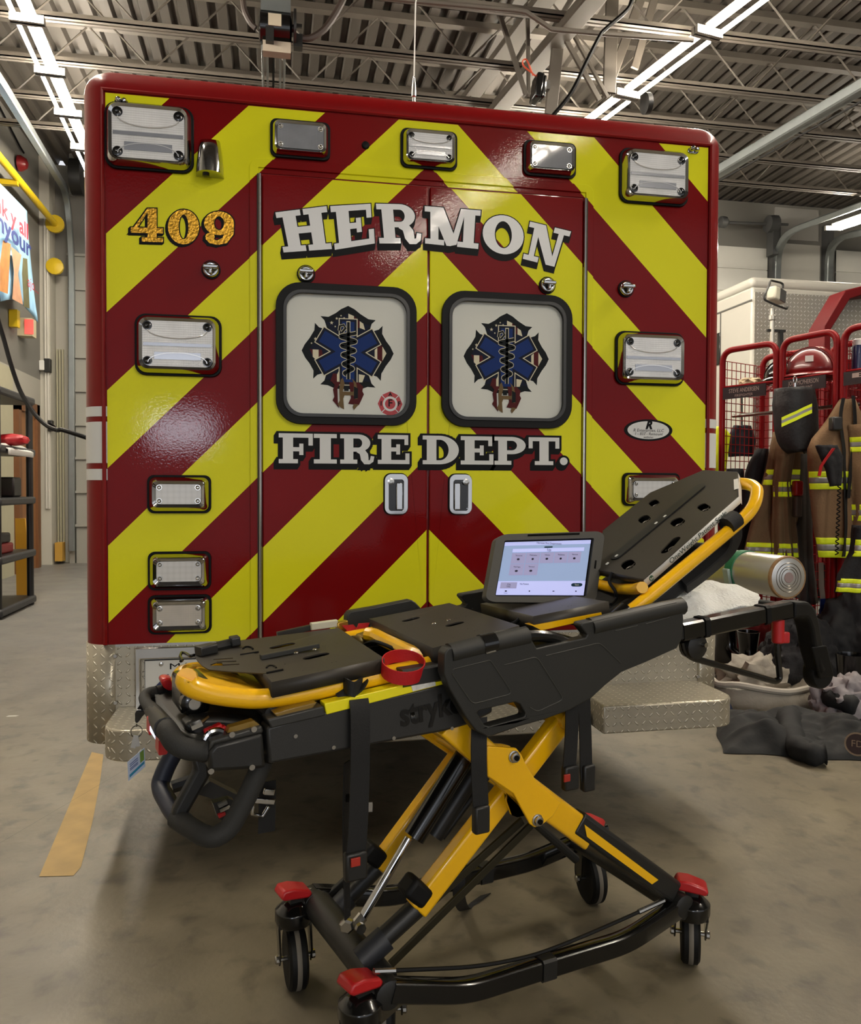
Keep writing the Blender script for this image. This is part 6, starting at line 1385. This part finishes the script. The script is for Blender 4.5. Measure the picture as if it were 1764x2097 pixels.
q = onplane(1535, 770, (PB_ + PC_) / 2 + nr1 * .12, nr1); b = MB(); q.z = zs1 + .03; b.blob(q, (.09, .07, .035), .5, 4, 2, 3, flat=zs1 + .004, M=Matrix.Rotation(.4, 3, 'Z')); b.build('work_gloves', mat('glove_tan', '#b3a283', .8, var=.3, vscale=20), None, 'pale work gloves on the far left locker shelf', 'gloves')
q = onplane(1757, 720, PA_ + nr2 * .1 + (PD_ - PA_) * .3, nr2); zs3 = K3[2]; b = MB(); b.lathe(V((q.x, q.y, zs3 + .004)), UPZ, [(.032, 0), (.034, .01), (.034, .15), (.03, .165), (.02, .17), (.02, .2)], 18); cn = b.build('spray_can', mat('can_navy', '#1b2348', .3, coat=.3), None, 'dark blue spray can on right locker shelf', 'can')
b = MB(); b.lathe(V((q.x, q.y, zs3 + .17)), UPZ, [(.03, 0), (.03, .035), (.02, .04)], 18); b.build('can_cap', WHITE, cn)
# draped clothing
def drape(rows_px, y0, bulge=.05, folds=3, amp=.012, seed=0, nu=14, nv=16, r0=0.0, r1=1.0, off_=0.0, thick=.02):
    """rows_px: list of (py, xl, xr); sheet on plane y=y0 bulging towards the camera"""
    rows = []
    ya, yb2 = rows_px[0][0], rows_px[-1][0]
    for i in range(nv + 1):
        py = ya + (yb2 - ya) * (r0 + (r1 - r0) * i / nv)
        for a, c in zip(rows_px, rows_px[1:]):
            if a[0] <= py <= c[0] + 1e-6: break
        t = (py - a[0]) / max(c[0] - a[0], 1e-6); xl = a[1] + (c[1] - a[1]) * t; xr = a[2] + (c[2] - a[2]) * t; row = []
        tt = (py - ya) / (yb2 - ya)
        for j in range(nu + 1):
            u = j / nu; o = bulge * math.sin(PI * min(max(u, .0), 1.0)) ** .7 + amp * math.sin(u * PI * 2 * folds + seed + 1.5 * tt) * (.3 + tt) + amp * .8 * noise.noise(V((u * 4, tt * 6, seed)))
            row.append(Y(xl + (xr - xl) * u, py, y0) + V((-.35, -.94, 0)) * (o + off_))
        rows.append(row)
    return rows
def garment(name, lab, cat, y0, pieces):
    """pieces: (part, rows, mat, bulge, stripes)"""
    r0 = pieces[0][1]; t = thing(name, lab, cat, Y((r0[-1][1] + r0[-1][2]) / 2, r0[-1][0], y0))
    for k, (pn, rows, m, bulge, stripes, dy) in enumerate(pieces):
        b = MB(); b.sheet(drape(rows, y0 + dy, bulge, 2 + k % 2, .012, k * 2.1)); o = b.build(pn, m, t, solid=.02, smooth=70)
        ya, yb2 = rows[0][0], rows[-1][0]
        for (sa, sb, sm) in stripes:
            b = MB(); b.sheet(drape(rows, y0 + dy, bulge, 2 + k % 2, .012, k * 2.1, nv=3, r0=(sa - ya) / (yb2 - ya), r1=(sb - ya) / (yb2 - ya), off_=.013)); b.build('reflective_stripe', sm, o, smooth=70, solid=.003)
    return t
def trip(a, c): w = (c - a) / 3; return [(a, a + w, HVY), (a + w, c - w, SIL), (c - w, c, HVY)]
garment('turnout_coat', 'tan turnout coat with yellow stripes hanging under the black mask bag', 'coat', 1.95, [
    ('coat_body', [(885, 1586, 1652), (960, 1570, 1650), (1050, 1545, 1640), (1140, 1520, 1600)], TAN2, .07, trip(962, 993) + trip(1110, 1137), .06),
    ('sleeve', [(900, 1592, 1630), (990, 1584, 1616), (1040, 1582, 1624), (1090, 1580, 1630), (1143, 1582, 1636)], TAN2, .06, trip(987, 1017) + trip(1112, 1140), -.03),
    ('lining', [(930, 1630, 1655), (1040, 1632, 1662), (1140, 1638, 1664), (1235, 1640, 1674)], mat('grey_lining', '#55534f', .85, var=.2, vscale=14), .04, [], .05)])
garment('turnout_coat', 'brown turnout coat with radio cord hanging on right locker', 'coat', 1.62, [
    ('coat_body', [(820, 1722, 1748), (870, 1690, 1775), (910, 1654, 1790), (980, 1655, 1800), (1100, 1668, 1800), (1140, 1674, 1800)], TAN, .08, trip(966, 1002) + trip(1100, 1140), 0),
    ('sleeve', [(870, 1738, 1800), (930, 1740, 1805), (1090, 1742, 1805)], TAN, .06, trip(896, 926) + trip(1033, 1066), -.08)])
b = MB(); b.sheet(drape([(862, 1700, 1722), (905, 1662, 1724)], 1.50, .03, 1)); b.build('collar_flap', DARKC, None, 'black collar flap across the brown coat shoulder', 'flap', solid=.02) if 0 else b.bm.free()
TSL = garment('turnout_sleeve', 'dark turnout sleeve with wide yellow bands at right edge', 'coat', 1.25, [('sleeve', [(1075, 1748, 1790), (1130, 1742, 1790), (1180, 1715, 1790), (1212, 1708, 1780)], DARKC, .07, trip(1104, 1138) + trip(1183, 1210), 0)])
b = MB(); b.tube([Y(1722 + 3 * math.cos(k * .9) + (0 if k < 60 else 0) - 8 * (k / 150), 935 + k * 1.35, 1.5) + V((0, .006 * math.sin(k * .9), 0)) for k in range(0, 150)], .004, 5); cr = b.build('coiled_cord', RUBBER, None, 'black coiled radio cord hanging down the brown coat', 'radio cord')
b = MB(); q = Y(1712, 868, 1.52); b.box(q, (.07, .05, .085)); cr2 = b.build('radio_mic', BLACK, None, 'black radio microphone clipped at the brown coat shoulder', 'radio', bevel=.01)
b = MB(); b.ribbon(smoothpath([Y(x, y, 1.53) for x, y in ((1728, 815), (1722, 860), (1730, 930), (1732, 1010), (1733, 1100), (1728, 1140))], 4), UU, .03, .004); b.ribbon(smoothpath([Y(x, y, 1.52) for x, y in ((1748, 810), (1752, 870), (1744, 950), (1738, 1020))], 4), UU, .03, .004); b.build('radio_strap', WEB, None, 'long black radio strap over the brown coat', 'strap')
GLV = thing('glove', 'black and red extrication glove hanging on brown coat', 'glove', Y(1705, 1000, 1.42))
b = MB(); b.sheet(drape([(912, 1672, 1712), (935, 1680, 1724), (960, 1692, 1722), (995, 1700, 1718)], 1.46, .03, 1)); b.build('glove_body', DARKC, GLV, solid=.02, smooth=70)
b = MB(); b.ribbon([Y(x, y, 1.41) for x, y in ((1708, 918), (1692, 940), (1682, 955), (1678, 975))], UU, .025, .004); b.build('red_strap', mat('red_webbing', '#b0121a', .5), GLV)
BG = thing('mask_bag', 'black mask bag with yellow stripe hanging on middle locker post', 'bag', Y(1630, 922, 1.85))
b = MB(); b.sheet(drape([(797, 1588, 1666), (830, 1584, 1672), (880, 1588, 1674), (905, 1594, 1672), (922, 1606, 1660), (927, 1615, 1645)], 1.85, .13, 1, .006, 1.0)); b.build('bag_body', mat('bag_black', '#141416', .6, bump=.3, bscale=40), BG, solid=.02, smooth=70)
q = lambda x, y: Y(x, y, 1.85) + V((-.35, -.94, 0)) * .145
for a, c, m in ((0, 6, HVY), (6, 12, SIL), (12, 19, HVY)):
    b = MB(); b.sheet([[q(x, y + a), q(x, y + c)] for x, y in ((1589, 859), (1602, 853), (1618, 846), (1634, 838), (1650, 831))]); b.build('stripe', m, BG, recalc=False)
b = MB(); c = Y(1629, 778, 1.8); b.tube([c + V((.012 * math.cos(k * PI / 8), 0, .022 * math.sin(k * PI / 8))) for k in range(16)], .004, 6, closed=True); b.tube([c - UPZ * .02, c - UPZ * .09], .01, 6); b.build('clip', STEEL, BG)
def hook(t, py0, py1, px, y0):
    b = MB(); b.tube([Y(px, py0, y0), Y(px, py1, y0)], .006, 6); b.build('hanging_loop', INK, t)
garment('hi_vis_vest', 'bright yellow vest hanging in the far left locker', 'vest', 2.75, [('vest_body', [(874, 1470, 1478), (890, 1466, 1494), (965, 1466, 1484)], HVY, .04, [], 0)])
hook(TSL, 1076, 830, 1772, 1.3)
t_ = garment('dark_jacket', 'dark navy jacket hanging behind wire grid of far left locker', 'jacket', 2.85, [('jacket_body', [(872, 1505, 1536), (900, 1490, 1546), (935, 1492, 1540)], mat('navy_cloth', '#121420', .9), .05, [], 0)])
hook(t_, 874, 800, 1520, 2.85)
garment('dark_coat', 'black coat hanging behind the raised stretcher back', 'coat', 2.2, [('coat_body', [(920, 1552, 1572), (960, 1530, 1570), (1060, 1515, 1560), (1180, 1500, 1580)], DARKC, .07, [], 0), ('sleeve', [(960, 1490, 1520), (1120, 1480, 1530)], DARKC, .04, [], .1)])
b = MB(); b.ribbon([Y(x, y, 1.75) for x, y in ((1682, 1152), (1683, 1200), (1686, 1226))], UU, .045, .005); w_ = b.build('hanging_strap', mat('pale_strap', '#a79d8e', .7), None, 'pale strap with blue lower end hanging left of red post', 'strap')
b = MB(); b.ribbon(smoothpath([Y(x, y, 1.75) for x, y in ((1686, 1226), (1685, 1255), (1689, 1276))], 4), UU, .045, .005); b.build('blue_end', mat('blue_strap', '#1c3c8c', .6), w_)
b = MB(); q = Y(1634, 1000, 1.85); b.box(q, (.06, .05, .1)); fl = b.build('flashlight', mat('flash_red', '#a01a1a', .4), None, 'red and grey flashlight clipped between the tan and brown coats', 'flashlight', bevel=.012)
b = MB(); b.box(q - UPZ * .12, (.05, .045, .14)); b.build('flashlight_body', mat('flash_grey', '#4f463b', .6), fl, bevel=.012)
# floor gear
def heap(lab, name, cat, px, py, dep, r, m, amp=.35, fr=3.5, seed=0, rot=0.0, zc=.3):
    q = Z(px, py, 0) + V((ray(px, py).x, ray(px, py).y, 0)).normalized() * dep; b = MB(); b.blob((q.x, q.y, r[2] * zc), r, amp, fr, seed, 5, flat=0.0, M=Matrix.Rotation(rot, 3, 'Z')); return b.build(name, m, None, lab, cat, smooth=70), q
LIN = mat('silver_lining', '#8f887b', .6, var=.25, vscale=9, bump=.3, bscale=40)
def pants(lab, px, py, dep, R, m, rim, seed):
    q = Z(px, py, 0) + V((ray(px, py).x, ray(px, py).y, 0)).normalized() * dep; t = thing('turnout_pants', lab, 'trousers', q)
    b = MB(); rows = []
    for i, (k, z) in enumerate(((1.12, .0), (1.2, .05), (1.08, .13), (.98, .14), (.8, .07), (.5, .05), (.25, .09), (.05, .1))):
        rows.append([q + V((R * k * 1.25 * math.cos(a), R * k * math.sin(a), max(.002, z + .03 * noise.noise(V((math.cos(a) * 3, math.sin(a) * 3, i * .7 + seed))) * (1 if 0 < i else 0)))) * 1.0 for a in [2 * PI * j / 48 for j in range(49)]])
    for r in rows:
        for j, p in enumerate(r): r[j] = p + V((.03 * noise.noise(p * 9), .03 * noise.noise(p * 9 + V((4, 0, 0))), 0)); r[j].z = max(r[j].z, .002)
    b.sheet(rows); b.build('pants_body', m, t, smooth=75, sub=1)
    b = MB(); b.tube(smoothpath([p + V((0, 0, .012)) for p in rows[2][:-1:3]], 3, True), .018, 8, closed=True); b.build('waistband', rim, t)
    b = MB(); b.blob(q + V((.03, .1, .1)), (R * .9, R * .6, .14), .5, 4.5, seed, 4, flat=.05); b.build('lining', LIN, t, smooth=70)
    return t
pants('grey lined turnout pants crumpled on floor behind stretcher safety bar', 1555, 1450, .12, .24, LIN, mat('rim_grey', '#a7a195', .7), 1)
JK = thing('turnout_jacket', 'dark turnout jacket with round patch heaped on floor at right edge', 'jacket', Z(1705, 1548, 0))
JM = mat('heap_black', '#141617', .8, var=.25, vscale=7, bump=.2, bscale=30)
b = MB(); q = Z(1705, 1545, 0) + V((.06, .2, 0)); rows = []
for i in range(41):
    row = []
    for j in range(41):
        x, y = (i / 20 - 1), (j / 20 - 1); r = math.hypot(x, y); k = max(0, 1 - max(abs(x), abs(y)) ** 2.4) ** .55
        M2 = Matrix.Rotation(-.45, 3, 'Z'); p = M2 @ V((x * .46 * (1 + .12 * noise.noise(V((x, y, 3)))), y * .30 * (1 + .25 * noise.noise(V((x * 1.5, y, 7)))), 0))
        fold = .5 + .5 * math.sin(x * 6.5 + y * 3 + 2.2 * noise.noise(V((x * 1.4, y * 1.4, 1)))); fold2 = abs(noise.noise(V((x * 3.1, y * 2.2, 5))))
        row.append(q + p + V((0, 0, .004 + k * (.05 + .055 * fold + .09 * fold2 + .03 * noise.noise(V((x * 6, y * 6, 2)))))))
    rows.append(row)
b.sheet(rows); b.build('jacket_body', JM, JK, smooth=80, sub=1)
for L in (((1625, 1500, .07), (1632, 1540, .05), (1660, 1566, .045), (1700, 1572, .05)), ((1690, 1470, .13), (1720, 1490, .14), (1764, 1500, .12))):
    b = MB(); pp = smoothpath([Z(x, y, 0) + V((0, .03, z)) for x, y, z in L], 5); b.tube(pp, .06, 12, rad=[.062 - .018 * k / len(pp) + .008 * math.sin(k * 1.7) for k in range(len(pp))]); b.build('sleeve', JM, JK, smooth=80)
b = MB(); c = Z(1756, 1524, .13); n_2 = (CAMP - c).normalized(); e1 = n_2.cross(UPZ).normalized(); f1_ = e1.cross(n_2)
b.plate([c + e1 * .05 * math.cos(k * PI / 12) + f1_ * .05 * math.sin(k * PI / 12) for k in range(24)]); pt = b.build('patch', mat('patch_tan', '#7d6a55', .7), JK)
b = MB(); b.plate([c + n_2 * .001 + e1 * .043 * math.cos(k * PI / 12) + f1_ * .043 * math.sin(k * PI / 12) for k in range(24)]); b.build('patch_field', mat('patch_dark', '#2a1512', .7), pt)
text('FD', .04, c + n_2 * .002, -e1 if e1.x < 0 else e1, f1_, mat('patch_tan', '#7d6a55', .7), pt)
heap('pale grey shirt crumpled on the dark jacket at right edge', 'grey_shirt', 'shirt', 1745, 1490, .1, (.2, .14, .17), mat('shirt_grey', '#8a8486', .8, var=.15, vscale=9), .35, 4, 8, -.2, .5)
heap('black gear bag slumped below the middle locker', 'gear_bag', 'bag', 1645, 1440, .3, (.26, .2, .3), DARKC, .3, 3, 12, .3, .6)
heap('dark gear heap under the right locker', 'gear_bag', 'bag', 1745, 1420, .35, (.26, .22, .4), mat('heap_black2', '#121214', .8), .3, 3, 15, .2, .6)
heap('red bag on the floor behind the safety bar', 'red_bag', 'bag', 1545, 1362, .25, (.2, .16, .24), mat('bag_red', '#7f1318', .7, var=.15), .25, 3, 17, .2, .55)
def boot(lab, px, py, dep, rot=0.0, s=1.0):
    q = Z(px, py, 0) + V((ray(px, py).x, ray(px, py).y, 0)).normalized() * dep; t = thing('rubber_boot', lab, 'boot', q); M = Matrix.Rotation(rot, 3, 'Z')
    b = MB(); R3 = []
    for z, rx, ry, oy in ((.0, .05, .13, -.05), (.04, .055, .14, -.055), (.09, .052, .11, -.03), (.13, .052, .07, 0), (.22, .06, .068, 0), (.31, .072, .078, 0), (.31, .064, .07, 0), (.2, .05, .055, 0)):
        R3.append([q + M @ V((rx * s * math.cos(a), ry * s * math.sin(a) + oy * s, z * s)) for a in [2 * PI * k / 24 for k in range(25)]])
    b.sheet(R3); b.build('boot_body', BLACKG, t, smooth=60); b = MB(); b.prism([q + M @ V((.057 * s * math.cos(a), .145 * s * math.sin(a) - .055 * s, .002)) for a in [2 * PI * k / 20 for k in range(20)]], (0, 0, .03)); b.build('sole', mat('sole_tan', '#7c7462', .7), t)
boot('black rubber boot standing just right of the ambulance corner', 1487, 1372, .1, .5, 1.1); boot('black boot behind the grey pants and safety bar', 1532, 1400, .15, -.3); boot('black boot lying near the dark jacket at right edge', 1742, 1470, .12, 1.2, 1.05)
b = MB(); q = Z(1500, 1462, 0); b.box(q + V((.02, .06, .035)), (.3, .1, .07), Matrix.Rotation(-.25, 3, 'Z')); b.build('blue_tray', mat('tray_blue', '#3b4668', .5), None, 'dull blue tray on the floor under the grey pants', 'tray', bevel=.01)
b = MB(); q = Z(1585, 1478, .004); b.sheet([[q + V((-.05 + .03 * i, -.04 + .03 * j - .02 * i, .01 + .012 * math.sin(i + j))) for j in range(4)] for i in range(4)]); b.build('yellow_strip', HVY, None, 'scrap of yellow reflective trim on the floor by the pants', 'trim', solid=.004)
# ================================================================== RIGHT BACKGROUND : white truck, red engine, floodlight
yt = 6.2; q0, q1 = Y(1541, 600, yt), Y(1541, 566, yt); XT = q0.x; ZT2 = q1.z
TRK = thing('rescue_truck', 'white rescue truck with diamond plate rear behind the lockers', 'truck', (XT + 1.2, yt + 2.5, 0))
b = MB(); b.bb((XT, yt, .5), (XT + 2.5, yt + 4.2, ZT2 - .12)); b.build('truck_body', mat('truck_white', '#aeaca3', .4), TRK, bevel=.03)
b = MB(); b.bb((XT - .02, yt - .02, ZT2 - .14), (XT + 2.52, yt + 4.2, ZT2)); b.build('roof_cap', mat('truck_white', '#aeaca3', .4), TRK, bevel=.06, seg=4)
b = MB(); b.bb((XT + .03, yt - .015, .6), (XT + 2.5, yt, ZT2 - .19)); b.build('rear_plate', DIA2, TRK)
b = MB()
for k in (.7, 1.9): b.bb((XT - .006, yt + k, .7), (XT, yt + k + .02, ZT2 - .3))
b.bb((XT - .008, yt, ZT2 - .3), (XT, yt + 4.2, ZT2 - .28)); b.build('panel_seam', mat('seam_dark', '#4f4e4a', .6), TRK)
q = X(1481, 712, XT); b = MB(); b.box((XT - .008, q.y + .3, q.z), (.02, .5, .42)); b.build('side_window', BLACKG, TRK, bevel=.006)
for yy in (1.0, 3.4):
    b = MB(); b.lathe((XT + .02, yt + yy, .48), (1, 0, 0), [(.25, 0), (.46, .0), (.48, .04), (.48, .26), (.25, .28)], 24); b.lathe((XT + 2.2, yt + yy, .48), (1, 0, 0), [(.25, 0), (.46, .0), (.48, .04), (.48, .26), (.25, .28)], 24); b.build('truck_wheel', RUBBER, TRK, split=True)
ye = 4.6
ENG = thing('red_engine', 'red fire engine rear corner with beige recess at right edge', 'fire engine', Y(1740, 700, ye).xy.to_3d())
EP = lambda x, y, yy=ye: Y(x, y, yy)
b = MB(); o = [(1688, 900), (1688, 668), (1732, 594), (1764, 586), (1880, 570), (1880, 900)]; i = [(1702, 900), (1702, 676), (1742, 612), (1764, 605), (1870, 592), (1870, 900)]
b.plate([EP(*p) for p in o[:5]] + [EP(*p) for p in i[:5][::-1]], [], (0, .25, 0)); b.build('engine_frame', mat('engine_red', '#56070b', .55, var=.1, spec=.25), ENG, bevel=.01)
b = MB(); b.plate([EP(1700, 900) + V((0, .25, 0)), EP(1700, 672) + V((0, .25, 0)), EP(1742, 608) + V((0, .25, 0)), EP(1880, 585) + V((0, .25, 0)), EP(1880, 900) + V((0, .25, 0))], [], (0, .02, 0)); b.build('recess_plate', DIA2, ENG)
q = EP(1688, 900); b = MB(); b.bb((q.x, ye, .45), (q.x + 2.2, ye + .3, q.z)); b.bb((q.x + .05, ye + .25, .45), (q.x + 2.2, ye + 1.2, q.z + .9)); b.build('engine_body', mat('engine_red', '#9a1c22', .45), ENG, bevel=.01)
b = MB(); b.lathe((q.x + .2, ye + .7, .45), (1, 0, 0), [(.2, 0), (.44, 0), (.45, .25), (.2, .26)], 20); b.lathe((q.x + 1.7, ye + .7, .45), (1, 0, 0), [(.2, 0), (.44, 0), (.45, .25), (.2, .26)], 20); b.build('engine_wheel', RUBBER, ENG, split=True)
yl_ = 4.2; FLD = thing('floodlight_stand', 'floodlight on a metal pole standing before the white truck', 'floodlight', Y(1580, 700, yl_).xy.to_3d())
p0 = Y(1581, 700, yl_); p1 = Y(1583, 632, yl_); s = pxm(p1); b = MB(); b.tube([(p0.x, yl_, 0), (p0.x, yl_, p1.z)], s * 5, 10); b.lathe((p0.x, yl_, p1.z - s * 25), UPZ, [(s * 5, 0), (s * 7, s * 2), (s * 7, s * 10), (s * 5, s * 12)], 12)
for a in range(3): b.tube([(p0.x, yl_, .35), (p0.x + .3 * math.cos(a * 2.1 + .3), yl_ + .3 * math.sin(a * 2.1 + .3), .015)], .012, 6)
b.build('pole', mat('pole_metal', '#b3b0a8', .35, metal=.7), FLD)
hc2 = Y(1590, 605, yl_); b = MB(); M = Matrix.Rotation(.5, 3, 'Z') @ Matrix.Rotation(.15, 3, 'Y'); b.box(hc2, (s * 42, s * 20, s * 28), M); b.build('lamp_head', mat('lamp_cream', '#c5c2b0', .4), FLD, bevel=.02)
b = MB(); b.box(hc2 + M @ V((s * 8, -s * 10.5, 0)), (s * 22, s * 2, s * 24), M); b.build('lamp_glass', mat('lamp_dark', '#3c3d40', .15, coat=.6), FLD)
b = MB(); b.tube(bend([Y(x, y, yl_ - .08) for x, y in ((1604, 590), (1604, 582), (1600, 579), (1578, 574), (1576, 584), (1566, 605), (1566, 614), (1590, 625), (1612, 633), (1613, 628))], .02), s * 2.2, 8); b.build('lamp_guard', BLACK, FLD)
b = MB(); b.box(V((p0.x, yl_, p1.z - s * 45)) + V((s * 10, 0, 0)), (s * 40, s * 6, s * 5)); b.box(V((p0.x + s * 20, yl_, p1.z - s * 75)), (s * 8, s * 8, s * 60)); b.build('clamp_arm', BLACK, FLD)
# ================================================================== world and extra light
w = bpy.data.worlds.new('world'); SC.world = w; w.use_nodes = True
bg = w.node_tree.nodes['Background']; bg.inputs['Color'].default_value = (.93, .95, 1.0, 1); bg.inputs['Strength'].default_value = .72
ld = bpy.data.lights.new('bay_window_light', 'AREA'); ld.shape = 'RECTANGLE'; ld.size = .8; ld.size_y = .45; ld.energy = 34; ld.color = (.85, .9, 1.0)
lo = bpy.data.objects.new('bay_window_light', ld); COL.objects.link(lo); lo.location = (-1.79, -8.5, 2.02); lo.rotation_euler = (math.radians(90), 0, 0)
SC.view_settings.exposure = 0.3

GROUPS = {'restraint_strap': 'restraint straps hanging from the stretcher', 'gear_locker': 'red wire gear lockers', 'turnout_coat': 'turnout coats hanging on the lockers', 'rubber_boot': 'boots on the floor by the lockers', 'door_track': 'overhead door tracks', 'gear_bag': 'gear bags under the lockers', 'wall_box': 'boxes on the rear left pilaster', 'cable': 'black cables under the ceiling'}
for o in list(COL.objects):
    if o.parent is None and not o.get('kind') and o.get('label'):
        g = GROUPS.get(o.name.split('.')[0])
        if g and not o.get('group'): o['group'] = g
